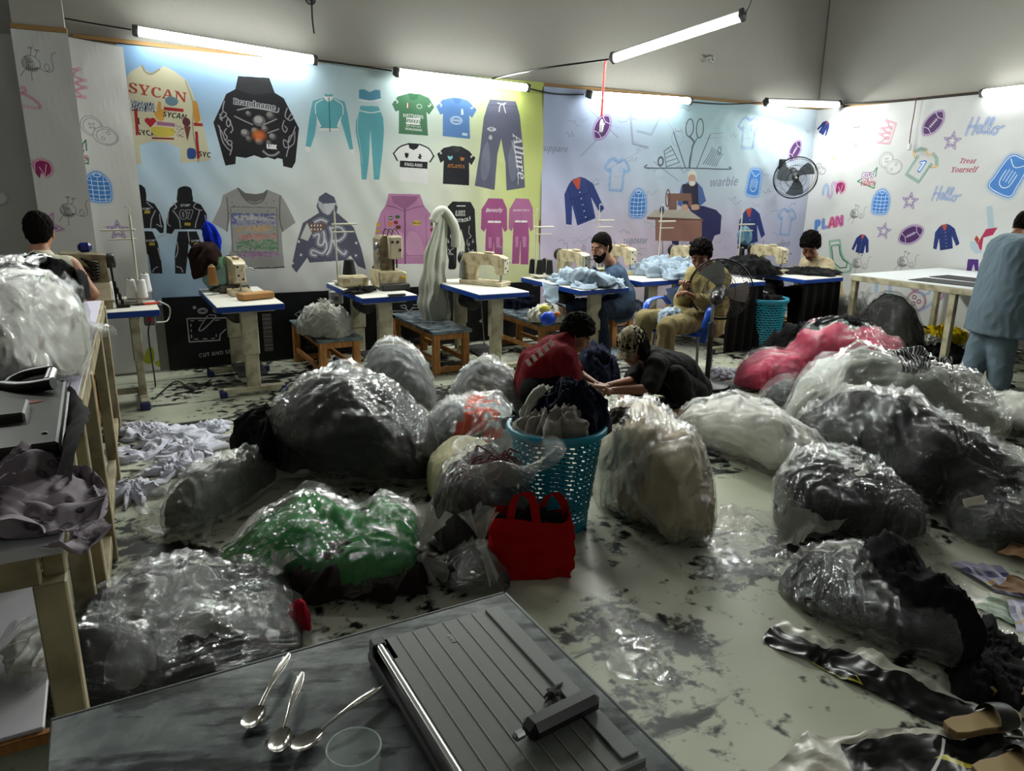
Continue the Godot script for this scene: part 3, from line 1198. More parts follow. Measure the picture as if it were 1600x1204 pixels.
func football(p: Pic, c: String, size: float, turn := 0.0) -> void:
	place(p, c, size, turn)
	var o := p.curve(p.pts("-96 0 -55 -46 0 -58 55 -46 96 0 55 46 0 58 -55 46"), true, 5)
	o.append(o[0])
	p.neon(o, 12.0 * size / 100, VIOLET, 2.2, Color(1, 1, 1, 0))
	p.fill(o, Color(0.30, 0.13, 0.40))
	var l := Color(0.93, 0.85, 0.98)
	p.neon(o, 4 * size / 100, l, 0.0, Color(1, 1, 1, 0))
	p.stroke("-62 -40 -50 0 -62 40", 4 * size / 100, l)
	p.stroke("62 -40 50 0 62 40", 4 * size / 100, l)
	p.stroke("-44 0 44 0", 4 * size / 100, l)
	for k in 5:
		p.stroke("%d -10 %d 10" % [-28 + k * 14, -28 + k * 14], 4 * size / 100, l)
	p.xf = Transform2D.IDENTITY


func neon_star(p: Pic, c: String, size: float, turn := 0.0, col := Color(0.36, 0.14, 0.55)) -> void:
	place(p, c, size, turn)
	for s in [1.0, 0.62]:
		var o := PackedVector2Array()
		for k in 11:
			var a := TAU * k / 10 - PI / 2
			var r := (95.0 if k % 2 == 0 else 42.0) * (s as float)
			o.append(p.xf * Vector2(cos(a) * r, sin(a) * r))
		p.neon(o, 6.0 * size / 100, col, 2.0 if s == 1.0 else 0.0, Color(1, 0.95, 1, 0.0) if s < 1.0 else Color(0.95, 0.9, 1))
	p.xf = Transform2D.IDENTITY


func yarn(p: Pic, c: String, size: float, turn := 0.0) -> void:
	place(p, c, size, turn)
	var g := Color(0.33, 0.33, 0.34)
	var w := maxf(1.6, 2.2 * size / 100)
	p.line(p.ring(Vector2(-30, 0), 46, 44), w, g)
	for k in 7:
		p.line(p.ring(Vector2(-30 + k * 2, k * 1.5 - 4), 44 - k * 6, 40 - k * 2, 20, 0.6, 3.9), w, g)
	for k in 5:
		p.stroke("%d -38 %d 0 %d 38" % [-62 + k * 7, -52 + k * 9, -60 + k * 10], w, g)
	p.stroke("-28 -42 -22 -78 -34 -86 -12 -88 -22 -78", w, g)
	p.stroke("-6 -38 8 -68 -2 -76 20 -78 8 -68", w, g)
	p.stroke("14 22 40 38 62 18 48 -6 34 14 52 40 80 20 76 -30 84 -62 104 -70", w, g)
	p.stroke("-66 34 -92 70", w, g)
	p.stroke("-34 44 -38 96", w, g)
	p.xf = Transform2D.IDENTITY


func buttons(p: Pic, c: String, size: float, turn := 0.0) -> void:
	place(p, c, size, turn)
	var g := Color(0.36, 0.36, 0.36)
	var w := maxf(1.6, 2.2 * size / 100)
	for q in [[Vector2(-38, -22), 56.0, 1.0], [Vector2(30, 28), 66.0, 0.8]]:
		p.disc(q[0], q[1], q[1] * q[2], Color(0.84, 0.84, 0.84))
		p.line(p.ring(q[0], q[1], q[1] * q[2]), w, g)
		p.line(p.ring(q[0] + Vector2(4, 2), q[1] * 0.82, q[1] * q[2] * 0.82), w, g)
	for q in [Vector2(-46, -32), Vector2(-28, -34), Vector2(-44, -12), Vector2(-26, -14)]:
		p.line(p.ring(q, 5, 5, 10), w, g)
	for q in [Vector2(46, 8), Vector2(14, 44)]:
		p.line(p.ring(q, 10, 9, 12), w, g)
	p.xf = Transform2D.IDENTITY


func hello(p: Pic, c: String, size: float, turn := 0.0) -> void:
	place(p, c, size, turn)
	var col := Color(0.30, 0.42, 0.78)
	for s in ["-92 -46 -104 52", "-56 -50 -68 46", "-100 4 -60 -4", "-48 16 -28 8 -30 -8 -44 -5 -50 15 -42 34 -24 26", "-24 26 -6 -12 4 -48 -8 -46 -14 0 -8 32 6 24", "6 24 22 -14 30 -50 18 -46 14 0 20 32 34 22", "60 -6 42 0 38 22 50 34 64 20 60 -4 72 -2 96 -14"]:
		p.neon(p.curve(p.pts(s)), 7.0 * size / 100, col, 2.2, Color(0.9, 0.95, 1.0))
	p.xf = Transform2D.IDENTITY


func neon_word(p: Pic, s: String, c: String, size: float, cols: Array, turn := 0.0) -> void:
	place(p, c, 100.0, turn)
	for k in s.length():
		var at := Vector2((k - (s.length() - 1) / 2.0) * size * 0.92, 0)
		p.text(s[k], at, size * 1.0, cols[k], 0.0, false, 0.1, 1.0, size * 0.12)
		p.text(s[k], at, size * 1.0, Color(0.9, 0.88, 0.9), 0.0, false, 0.1, 1.0, size * 0.03)
		p.text(s[k], at, size * 1.0, cols[k], 0.0, false, 0.1, 1.0, 0.0)
	p.xf = Transform2D.IDENTITY


func squiggle_heart(p: Pic, c: String, size: float) -> void:
	place(p, c, size)
	p.neon(p.curve(p.pts("-98 40 -96 -10 -76 -36 -56 -10 -52 40")), 9 * size / 100, NEON_BLUE, 2.2)
	p.neon(p.curve(p.pts("-52 40 -30 64 -14 20 -22 -30 -2 -52 14 -20")), 9 * size / 100, Color(0.6, 0.3, 0.7), 2.2)
	p.poly("20 -40 50 -56 84 -40 92 0 60 30 40 10 30 40 14 10", Color(0.62, 0.1, 0.38))
	p.neon(p.curve(p.pts("14 -10 20 -44 50 -56 86 -40 90 4 62 30")), 8 * size / 100, ROSE, 2.6)
	p.neon(p.pts("36 -20 56 24 70 -34"), 7 * size / 100, ROSE, 0.0)
	p.xf = Transform2D.IDENTITY


func hanger(p: Pic, c: String, size: float, turn := 0.0, yellow := true) -> void:
	place(p, c, size, turn)
	p.neon(p.curve(p.pts("-90 40 -20 -14 0 -30 18 -46 4 -64 -10 -50")), 7 * size / 100, Color(0.8, 0.25, 0.45), 2.4)
	p.neon(p.curve(p.pts("0 -30 60 0 92 34 80 46")), 7 * size / 100, ROSE, 2.4)
	p.neon(p.pts("-90 40 -60 48"), 7 * size / 100, Color(0.75, 0.78, 0.1) if yellow else ROSE, 2.6)
	p.neon(p.pts("-60 48 80 46"), 7 * size / 100, Color(0.85, 0.4, 0.5), 2.4)
	p.xf = Transform2D.IDENTITY


func crown(p: Pic, c: String, size: float, turn := 0.0) -> void:
	place(p, c, size, turn)
	var w := 7 * size / 100
	p.neon(p.pts("-80 60 -90 -30 -46 10 -22 -50 0 6 24 -50 46 10 90 -30 80 60 -80 60"), w, ROSE, 2.0)
	p.neon(p.pts("-66 40 66 40"), w * 0.8, ROSE, 0.0)
	for x in [-90, -22, 24, 90]:
		p.neon(p.ring(Vector2(x, -40 if absi(x) > 50 else -62), 9, 9, 10), w * 0.7, ROSE, 0.0)
	for x in [-40, 0, 40]:
		p.neon(p.pts("%d 24 %d 10 %d 24 %d 36 %d 24" % [x - 12, x, x + 12, x, x - 12]), w * 0.6, ROSE, 0.0, Color(1, 1, 1, 0))
	p.xf = Transform2D.IDENTITY


func bracket_sign(p: Pic, c: String, size: float) -> void:
	place(p, c, size)
	var g := Color(0.1, 0.45, 0.2)
	p.neon(p.pts("40 -30 84 -90 80 -10"), 7 * size / 100, g, 1.6, Color(1, 1, 1, 0))
	p.neon(p.pts("-60 10 -98 30 80 90 84 40"), 7 * size / 100, g, 1.6, Color(1, 1, 1, 0))
	p.xf = p.xf * Transform2D(0.0, Vector2.ONE * 1.0, 0.0, Vector2.ZERO)
	p.text("80'S", Vector2(0, -20), 52, Color(0.45, 0.25, 0.5), 0.0, false, 0.0, 0.9, 3.0)
	p.text("80'S", Vector2(0, -20), 52, Color(0.9, 0.87, 0.9), 0.0, false, 0.0, 0.9, 0.0)
	p.text("vibes", Vector2(10, 38), 56, Color(0.75, 0.15, 0.3), 0.0, true, 0.3, 0.7)
	p.xf = Transform2D.IDENTITY


func neon_jersey(p: Pic, c: String, size: float, turn := 0.0) -> void:
	place(p, c, size, turn)
	var g := Color(0.05, 0.45, 0.30)
	var o := Color(0.88, 0.58, 0.12)
	for k in [0, 9]:
		p.xf = Transform2D(turn, Vector2.ONE * size / 100.0 * (1.0 - k * 0.012), 0.0, p.xf.origin)
		p.neon(p.pts("-88 -40 -60 -76 -24 -86"), 6 * size / 100, g, 1.4)
		p.neon(p.curve(p.pts("-24 -86 0 -66 26 -86")), 6 * size / 100, o, 1.4)
		p.neon(p.pts("26 -86 62 -76 90 -40"), 6 * size / 100, g, 1.4)
		p.neon(p.pts("90 -40 64 -18"), 9 * size / 100, o, 1.4)
		p.neon(p.pts("-88 -40 -62 -18"), 9 * size / 100, o, 1.4)
		p.neon(p.pts("64 -18 50 -34 50 90 -50 90 -50 -34 -62 -18"), 6 * size / 100, g, 1.4)
	p.text("1", Vector2(0, 6), 74, NEON_BLUE, 0.0, false, 0.0, 1.0, 3.0)
	p.text("1", Vector2(0, 6), 66, Color(0.8, 0.9, 1.0), 0.0, false, 0.0, 1.0, 0.0)
	p.xf = Transform2D.IDENTITY


func flames(p: Pic, s: Array, w: float, col: Color) -> void:
	for q in s:
		p.stroke(q, w, col)


func garment_print() -> Image:
	var p := Pic.new(1930, 1018, [
		Color(.50, .68, .86), Color(.60, .75, .88), Color(.70, .82, .88), Color(.74, .84, .84), Color(.74, .82, .70), Color(.78, .84, .40),
		Color(.66, .79, .90), Color(.78, .86, .90), Color(.84, .88, .88), Color(.84, .88, .85), Color(.84, .87, .76), Color(.80, .85, .46),
		Color(.72, .82, .90), Color(.84, .88, .89), Color(.86, .88, .87), Color(.86, .88, .85), Color(.86, .88, .76), Color(.82, .86, .50),
		Color(.60, .73, .86), Color(.86, .87, .88), Color(.87, .87, .86), Color(.87, .87, .85), Color(.87, .87, .80), Color(.86, .88, .60)], 6)
	# cream sweatshirt with many patches
	p.poly("11 131 39 96 81 70 89 82 112 98 145 78 161 65 200 84 238 112 255 148 275 221 293 318 302 423 186 434 189 376 147 356 86 353 41 371 41 443 10 443 3 330 4 236", Color(.80, .77, .62))
	p.stroke("82 71 91 92 112 99 144 79", 7, Color(.60, .57, .45))
	p.stroke("235 115 256 201 246 298 256 429", 5, Color(.62, .59, .47))
	p.text("SYCAN", p.pts("130 167")[0], 38, Color(.68, .20, .16), 0.12, true, 0.0, 1.15)
	p.poly("28 200 112 207 110 241 27 240", Color(.16, .22, .30))
	p.text("PROPERTY OF", p.pts("70 209")[0], 11, SNOW, 0.08)
	p.text("SYCAN UEG", p.pts("69 221")[0], 12, SNOW, 0.08)
	p.text("RACERS DEPT", p.pts("68 234")[0], 11, SNOW, 0.08)
	p.disc(p.pts("176 196")[0], 24, 18, Color(.35, .48, .56))
	p.poly("145 219 218 223 217 235 144 232", Color(.72, .12, .14))
	p.poly("107 244 118 235 125 204 132 199 136 204 135 229 145 231 142 266 129 274 115 267", Color(.85, .58, .18), true)
	p.disc(p.pts("81 274")[0], 11, 10, Color(.75, .10, .14))
	p.disc(p.pts("100 273")[0], 11, 10, Color(.75, .10, .14))
	p.poly("69 277 113 275 88 301", Color(.75, .10, .14))
	p.text("SYCAN", p.pts("183 250")[0], 20, INK, 0.1, false, 0.2)
	p.text("SYCAN", p.pts("81 322")[0], 20, INK, 0.05, false, -0.2)
	p.text("I", p.pts("47 278")[0], 24, INK, 0.0, true)
	p.poly("36 232 47 234 44 328 32 334", Color(.66, .10, .13))
	p.poly("12 231 23 230 18 329 7 332", Color(.12, .24, .52))
	p.poly("114 275 180 280 179 293 112 291", Color(.62, .35, .52))
	p.poly("96 298 173 301 168 328 128 335 96 326", Color(.82, .74, .20), true)
	p.stroke("91 341 169 341", 7, Color(.55, .15, .15), false)
	p.disc(p.pts("224 273")[0], 15, 17, Color(.38, .16, .20))
	p.poly("213 289 239 290 221 348", Color(.45, .22, .20))
	p.poly("256 196 272 196 278 253 273 269 255 268", Color(.82, .54, .16), true)
	p.poly("251 274 285 275 286 287 251 287", Color(.70, .12, .14))
	p.poly("253 309 264 308 262 415 251 416", Color(.68, .12, .14))
	p.poly("219 378 247 379 245 413 217 415", Color(.14, .26, .58), true)
	p.text("SYC", p.pts("283 398")[0], 20, INK, 0.1)
	for k in 26:
		var q := p.pts("178 301")[0] + Vector2(rng.randf_range(-14, 34), rng.randf_range(-22, 34))
		p.line(PackedVector2Array([q, q + Vector2(rng.randf_range(-9, 9), rng.randf_range(-7, 7))]), 2.0, Color(.50, .28, .46))
	# black hoodie
	p.poly("441 82 567 80 586 137 623 157 646 206 680 276 656 419 639 446 601 438 600 409 579 404 567 411 538 402 514 407 481 396 446 408 406 403 401 434 361 441 351 393 328 270 362 206 388 155 426 134", Color(.125, .12, .14))
	p.poly("443 86 564 83 581 136 499 152 430 134", Color(.17, .165, .185))
	var cloud := [[1030, 500, 42, .50], [940, 575, 30, .42], [1105, 590, 26, .40], [970, 462, 20, .38], [1100, 465, 30, .34], [1000, 560, 26, .36], [1060, 545, 24, .38], [1020, 620, 28, .4], [1080, 630, 22, .3], [960, 610, 22, .3]]
	for k in cloud:
		var q := p.pts("492 254")[0] + Vector2(k[0] - 1000, k[1] - 500) * 0.69
		p.disc(q, k[2] * 0.62, k[2] * 0.55, Color(k[3] * .8, k[3] * .78, k[3] * .8))
		p.disc(q + Vector2(-3, -4), k[2] * 0.4, k[2] * 0.34, Color(k[3] + .14, k[3] + .13, k[3] + .13))
	for k in 3:
		p.glow_at(p.pts("507 309")[0] + Vector2(k * 12 - 12, 4), 34, Color(.95, .40, .12), 0.7)
	p.stroke("414 241 452 258 485 271", 5, Color(.6, .58, .58), false)
	p.stroke("531 269 566 253 587 243", 5, Color(.6, .58, .58), false)
	p.stroke("545 302 593 284", 5, Color(.6, .58, .58), false)
	p.text("Brandname", p.pts("500 188")[0], 21, Color(.66, .66, .68), 0.09, true, 0.0, 1.0, 3.0)
	p.text("Brandname", p.pts("500 188")[0], 21, Color(.16, .16, .18), 0.09, true, 0.0, 1.0, 0.0)
	p.stroke("427 216 484 203 552 209 592 215 599 198", 5, Color(.6, .6, .62))
	p.text("LUX", p.pts("558 358")[0], 16, SNOW, 0.06, false, 0.0, 1.0, 2.0)
	p.stroke("520 377 539 392 565 393 587 379", 9, Color(.55, .55, .57))
	flames(p, ["378 183 369 221 382 232 369 249 358 244 367 227", "354 236 363 260 353 250", "381 243 396 264 386 284 379 270 388 253 402 291 392 308", "345 280 361 315 367 337 377 326 367 307 377 292", "367 337 388 359 394 344 381 339 377 353 393 364 382 398", "350 283 356 337 370 365 386 381"], 4.5, Color(.62, .60, .64))
	flames(p, ["635 196 624 230 643 246 659 234 651 220 635 241", "619 247 609 276 619 296 629 281 619 270", "665 271 648 309 631 339 636 315 654 303", "631 339 611 328 612 357 630 356 628 342", "661 291 655 338 630 362 618 397"], 4.5, Color(.62, .60, .64))
	# teal sports jacket, top and leggings
	var teal := Color(.32, .69, .75)
	p.poly("747 160 797 144 819 146 840 141 891 155 903 212 923 377 903 358 878 268 868 234 856 269 769 272 762 232 749 300 727 354 704 351 731 221", teal)
	p.poly("759 219 770 245 780 265 769 271 762 239", SNOW)
	p.poly("875 213 858 241 850 262 857 267 869 234", SNOW)
	p.poly("797 132 841 129 837 148 818 161 800 150", SNOW)
	p.poly("798 129 841 128 835 137 803 138", teal)
	p.poly("704 351 727 354 721 376 703 371", SNOW)
	p.poly("903 358 924 357 924 381 910 377", SNOW)
	p.poly("767 272 856 269 854 280 768 282", SNOW)
	p.stroke("820 142 817 284", 4, Color(.14, .42, .50), false)
	p.stroke("793 151 760 172 757 213", 4, SNOW)
	p.stroke("844 147 879 169 881 209", 4, SNOW)
	p.poly("959 100 983 97 1008 107 1035 95 1058 95 1060 131 1010 144 956 138", Color(.26, .56, .70))
	p.stroke("956 141 1010 145 1060 134", 5, SNOW)
	p.poly("962 167 1047 166 1068 217 1069 273 1059 359 1039 489 1012 489 1008 374 1005 262 995 375 977 489 954 490 951 376 935 279 938 237 955 195", teal)
	p.stroke("956 188 1008 195 1054 186", 4, SNOW)
	p.stroke("952 209 943 265 953 334 961 418", 3, Color(.62, .82, .86))
	# four polo shirts
	p.poly("1113 152 1142 117 1193 101 1221 105 1253 100 1298 114 1324 154 1296 188 1284 177 1289 283 1141 280 1146 178 1128 183", Color(.25, .48, .32))
	p.poly("1194 99 1250 100 1237 123 1219 129 1201 126", Color(.18, .40, .26))
	p.text("DIRTYSAINTS", p.pts("1217 197")[0], 13, SNOW, 0.04, false, 0.0, 0.9, 0.0, 0.0012)
	p.poly("1182 206 1251 206 1250 237 1179 236", SNOW)
	p.text("MMXXV", p.pts("1216 221")[0], 16, Color(.2, .42, .28), 0.05)
	p.text("JUST THE PLACE", p.pts("1216 245")[0], 7, SNOW, 0.05)
	p.text("WORLDWIDE", p.pts("1216 258")[0], 10, SNOW, 0.05)
	p.poly("1182 142 1187 142 1186 164 1181 163", Color(.1, .5, .2))
	p.poly("1187 142 1191 142 1191 164 1186 164", SNOW)
	p.poly("1191 142 1196 143 1196 164 1191 164", Color(.8, .15, .12))
	p.line(p.ring(p.pts("1248 154")[0], 13, 9), 2.5, Color(.75, .82, .76))
	p.text("2", p.pts("1301 146")[0], 18, SNOW, 0.7)
	p.text("3", p.pts("1136 138")[0], 18, SNOW, -0.6)
	p.poly("1334 150 1368 117 1418 105 1439 109 1464 106 1499 112 1548 152 1522 191 1507 180 1511 289 1365 282 1368 180 1354 185", Color(.28, .48, .75))
	p.poly("1418 104 1465 106 1460 123 1446 132 1428 125", Color(.22, .40, .66))
	p.line(p.ring(p.pts("1438 207")[0], 27, 15), 3, Color(.78, .86, .95))
	p.line(p.ring(p.pts("1438 207")[0], 32, 19), 1.6, Color(.78, .86, .95))
	p.text("Jamie", p.pts("1438 207")[0], 11, SNOW, 0.05, true, 0.3)
	p.text("2", p.pts("1524 142")[0], 18, SNOW, 0.7)
	p.text("3", p.pts("1356 140")[0], 18, SNOW, -0.6)
	p.poly("1463 153 1473 154 1477 178 1463 181", Color(.75, .84, .92))
	p.poly("1469 262 1497 264 1497 276 1469 274", Color(.72, .82, .92))
	p.poly("1110 364 1143 336 1187 323 1217 329 1244 321 1289 337 1318 373 1296 403 1283 390 1284 505 1138 492 1143 394 1129 403", SNOW)
	p.poly("1143 401 1283 403 1282 435 1142 430", INK)
	p.text("ENGLAND", p.pts("1211 418")[0], 14, SNOW, 0.05)
	p.poly("1187 320 1245 322 1231 343 1212 351 1192 343", INK)
	p.stroke("1187 324 1143 340 1112 371", 6, INK)
	p.stroke("1245 324 1291 342 1315 376", 6, INK)
	p.stroke("1112 368 1130 401", 7, INK, false)
	p.stroke("1317 374 1296 403", 7, INK, false)
	p.poly("1168 365 1189 366 1185 382 1177 390 1169 381", INK)
	p.poly("1239 369 1249 367 1250 376 1257 379 1248 383 1252 391 1237 390 1234 382 1240 378", INK)
	p.poly("1334 365 1369 336 1411 327 1437 333 1463 326 1506 346 1541 378 1519 413 1506 399 1506 510 1362 504 1368 395 1351 406", Color(.10, .10, .13))
	p.poly("1410 325 1464 326 1453 348 1437 356 1422 347", Color(.16, .16, .19))
	p.text("ATLANTA", p.pts("1435 419")[0], 16, Color(.80, .48, .16), 0.03, true, 0.0, 0.85)
	p.poly("1389 371 1403 375 1415 370 1417 382 1403 393 1391 384", Color(.45, .75, .80))
	p.poly("1456 376 1481 379 1477 392 1461 393", Color(.72, .40, .15))
	p.text("8", p.pts("1521 371")[0], 16, SNOW, 0.7)
	p.text("8", p.pts("1352 358")[0], 16, SNOW, -0.6)
	# wide grey trousers
	p.poly("1621 100 1766 100 1790 165 1811 319 1827 518 1718 533 1709 400 1683 281 1663 355 1648 531 1537 511 1564 358 1586 191 1603 138", Color(.34, .35, .45))
	p.poly("1573 373 1608 296 1622 403 1600 481 1573 465", Color(.42, .43, .53), true)
	p.poly("1723 369 1759 290 1775 399 1766 478 1738 471", Color(.42, .43, .53), true)
	p.stroke("1617 126 1771 125", 3, Color(.25, .26, .34), false)
	p.stroke("1663 114 1697 119 1708 112 1679 125 1672 155", 4, SNOW)
	p.stroke("1697 121 1709 158", 4, SNOW)
	p.line(p.ring(p.pts("1630 239")[0], 19, 9, 20), 2.5, SNOW)
	p.text("ALLURE", p.pts("1630 239")[0], 10, SNOW, 0.05)
	p.line(p.ring(p.pts("1624 278")[0], 8, 9, 16), 2.5, SNOW)
	p.text("A", p.pts("1624 278")[0], 11, SNOW)
	p.text("Allure", p.pts("1793 367")[0], 50, Color(.82, .82, .86), 1.42, true, 0.35, 1.0)
	p.stroke("1745 291 1779 399 1786 502", 3, Color(.82, .82, .86))
	# two black race suits
	for k in [0, 1]:
		if k == 1:
			p.poly("162 587 216 587 249 602 268 640 268 703 252 723 239 704 137 702 124 721 104 717 110 663 128 615", INK)
			p.poly("150 711 222 712 238 771 228 891 194 889 195 780 186 760 162 888 121 886 127 807", INK)
			p.poly("162 559 169 536 195 527 216 535 219 559 215 590 161 590", INK, true)
			p.text("07", p.pts("189 642")[0], 33, Color(.62, .62, .62), 0.0, false, 0.0, 1.0, 3.5)
			p.text("07", p.pts("189 642")[0], 33, INK, 0.0, false, 0.0, 1.0, 1.0)
			p.text("SPORT", p.pts("189 605")[0], 9, SNOW)
			p.poly("178 675 202 676 200 688 177 687", Color(.70, .62, .12))
			p.text("SPORT", p.pts("216 752")[0], 9, SNOW)
			p.poly("207 760 230 760 229 771 206 770", Color(.70, .62, .12))
			flames(p, ["141 592 153 611 143 620", "231 594 220 611 233 621 251 625", "119 637 113 677 123 689", "138 625 150 644 159 663 160 697", "242 625 232 654 224 673 218 697", "188 714 189 755", "141 754 141 788 130 817", "129 856 146 864 151 881", "261 645 265 669"], 4, Color(.66, .66, .68))
		else:
			p.poly("10 522 29 523 43 537 45 560 42 585 71 598 89 634 98 681 93 716 80 717 65 697 -9 695", INK)
			p.poly("-10 706 52 709 67 757 72 815 72 883 30 881 27 804 -17 774", INK)
			p.text("SPORT", p.pts("37 619")[0], 9, SNOW)
			p.poly("31 625 53 625 51 637 30 637", Color(.70, .62, .12))
			p.text("SPORT", p.pts("43 747")[0], 9, SNOW)
			p.poly("35 754 56 755 55 766 33 766", Color(.70, .62, .12))
			flames(p, ["43 592 57 608 64 615", "72 625 62 643 53 662 47 695", "86 639 86 676 89 691 71 681", "65 776 70 815 71 824", "57 855 43 862 35 876"], 4, Color(.66, .66, .68))
	# distressed tee shirt
	p.poly("340 563 405 530 417 558 439 585 472 593 508 577 525 538 584 562 606 602 640 681 580 720 576 668 574 770 575 876 546 879 521 872 490 880 451 871 406 876 372 869 338 872 359 764 360 665 344 715 286 677 328 602", Color(.62, .61, .60))
	p.poly("405 530 417 558 439 585 472 593 508 577 525 538 507 552 475 558 432 553", Color(.42, .41, .41))
	p.stroke("404 534 421 567 443 591 472 598 505 583 526 542", 5, Color(.38, .37, .37))
	p.stroke("356 573 354 655 344 714", 6, Color(.44, .43, .43))
	p.stroke("579 567 571 657 580 719", 6, Color(.42, .41, .41))
	p.stroke("368 611 561 615 554 810 361 802 368 611", 2.5, Color(.35, .34, .34), false)
	p.stroke("338 870 406 875 490 878 575 877", 6, Color(.30, .29, .29))
	p.text("STORIES", p.pts("459 662")[0], 42, Color(.38, .40, .66), 0.02, false, 0.0, 0.82, 2.0)
	for k in 420:
		var band: Array = [[.30, Color(.72, .56, .36)], [.46, Color(.74, .45, .40)], [.57, Color(.30, .52, .34)], [.66, Color(.30, .52, .34)], [.8, Color(.58, .38, .60)], [0.1, Color(.68, .66, .66)], [0.2, Color(.5, .5, .62)]][k % 7]
		var q := p.pts("377 631")[0] + Vector2(rng.randf_range(0, 170), rng.randf_range(-10, 12) + (band[0] as float) * 230.0)
		var c: Color = band[1]
		p.im.fill_rect(Rect2i(int(q.x), int(q.y), rng.randi_range(5, 20), rng.randi_range(3, 9)), c.lightened(rng.randf_range(0, 0.25)))
	for k in 30:
		var q := p.pts("353 577")[0] + Vector2(rng.randf_range(0, 220), rng.randf_range(0, 260))
		p.disc(q, 2, 2.5, Color(.25, .24, .24))
	# grey hoodie with gothic letters
	var slate := Color(.33, .34, .44)
	p.poly("745 640 672 683 642 759 608 875 628 905 682 838 690 861 858 857 885 835 919 887 958 904 939 807 906 706 833 641", slate)
	p.poly("783 548 821 568 835 612 827 646 786 661 748 641 738 611 752 568", slate)
	p.poly("746 583 765 595 782 645 767 640 747 611", Color(.72, .73, .78))
	p.poly("767 598 826 595 819 616 797 646 782 649", Color(.78, .79, .84))
	p.poly("696 681 773 683 770 728 708 727", Color(.48, .34, .30))
	p.poly("691 681 710 727 689 764 655 750", Color(.80, .80, .80))
	for k in 8:
		p.disc(p.pts("710 695")[0] + Vector2((k % 4) * 14, (k / 4) * 17), 3.5, 5, SNOW)
	var gothic := ["717 741 742 735 735 776 755 782 766 752 763 723", "766 752 774 792 752 821 708 805 702 824 722 830", "794 704 802 743 789 802 772 827", "794 709 840 704 864 735 837 764 801 763", "806 768 824 803 854 829 865 815", "726 679 756 669 780 679"]
	for s in gothic:
		p.stroke(s, 22, Color(.58, .58, .68))
	for s in gothic:
		p.stroke(s, 15, Color(.24, .24, .33))
	for s in gothic:
		p.stroke(s, 10, Color(.80, .80, .84))
	for s in ["648 765", "654 825", "614 861", "915 778", "911 836"]:
		p.xf = Transform2D(0.2, Vector2.ONE * 0.09, 0.0, p.pts(s)[0])
		p.poly("0 -100 24 -32 96 -30 38 14 60 84 0 42 -60 84 -38 14 -96 -30 -24 -32", SNOW)
		p.xf = Transform2D.IDENTITY
	# pink zipped hoodie with badges
	p.poly("1082 552 1241 554 1260 607 1296 649 1314 733 1293 817 1266 869 1265 889 1049 881 1012 840 1001 783 1018 697 1041 637 1066 607", Color(.74, .45, .66))
	p.poly("1092 562 1235 563 1218 587 1167 625 1156 625 1102 592", Color(.60, .33, .53))
	p.poly("1081 739 1152 740 1150 839 1056 841", Color(.80, .53, .72), true)
	p.poly("1175 741 1225 742 1257 842 1172 840", Color(.80, .53, .72), true)
	p.stroke("1162 625 1157 884", 6, Color(.36, .20, .36), false)
	p.stroke("1069 607 1118 617 1158 633 1200 620 1260 609", 4, Color(.52, .28, .46))
	p.stroke("1059 652 1058 769 1042 841", 4, Color(.58, .33, .52))
	p.stroke("1270 654 1271 753 1266 869", 4, Color(.58, .33, .52))
	p.stroke("1050 841 1266 848", 3, Color(.58, .33, .52), false)
	for b in [["1089 665", 13, 9, Color(.15, .22, .18)], ["1124 660", 13, 8, Color(.20, .38, .16)], ["1085 693", 11, 11, Color(.85, .45, .12)], ["1115 686", 12, 9, Color(.55, .14, .12)], ["1126 709", 14, 10, Color(.40, .20, .12)], ["1221 690", 24, 12, Color(.82, .72, .16)], ["1026 695", 9, 11, Color(.82, .66, .2)], ["1026 725", 11, 8, Color(.75, .62, .12)], ["1015 768", 11, 14, Color(.82, .30, .12)], ["1301 696", 7, 11, Color(.18, .34, .2)], ["1300 725", 7, 11, Color(.5, .12, .2)]]:
		p.disc(p.pts(b[0])[0], b[1], b[2], b[3])
	p.text("VALLEY", p.pts("1221 690")[0], 10, INK, 0.05)
	p.text("MIX", p.pts("1089 665")[0], 8, SNOW)
	# black flared trousers
	p.poly("1415 588 1515 590 1538 627 1544 776 1556 890 1477 897 1481 795 1461 721 1436 816 1432 915 1400 911 1383 846 1381 688 1389 611", Color(.11, .11, .12))
	p.text("LUX", p.pts("1459 645")[0], 22, SNOW, 0.0, false, 0.0, 0.9, 2.0)
	p.text("LUX", p.pts("1459 645")[0], 21, Color(.11, .11, .12), 0.0, false, 0.0, 0.9, 0.0)
	p.stroke("1438 610 1485 610", 5, SNOW, false)
	p.text("CONTROLS", p.pts("1458 681")[0], 17, SNOW, 0.0, false, 0.0, 0.95, 0.0, -0.004)
	flames(p, ["1412 707 1408 741 1419 757 1405 767 1402 751 1413 746", "1387 772 1392 788 1384 782", "1419 762 1425 794 1413 807 1410 788 1422 778", "1389 820 1405 847 1392 846 1398 830 1421 815", "1405 849 1418 863 1402 871", "1507 708 1504 743 1517 759 1505 769", "1529 775 1523 791 1534 786", "1496 775 1494 796 1505 807 1506 791", "1499 817 1517 850 1529 829 1511 839", "1517 853 1502 866 1520 875 1535 851"], 3.5, Color(.72, .72, .74))
	# two pink track suits
	var fuchsia := Color(.66, .26, .52)
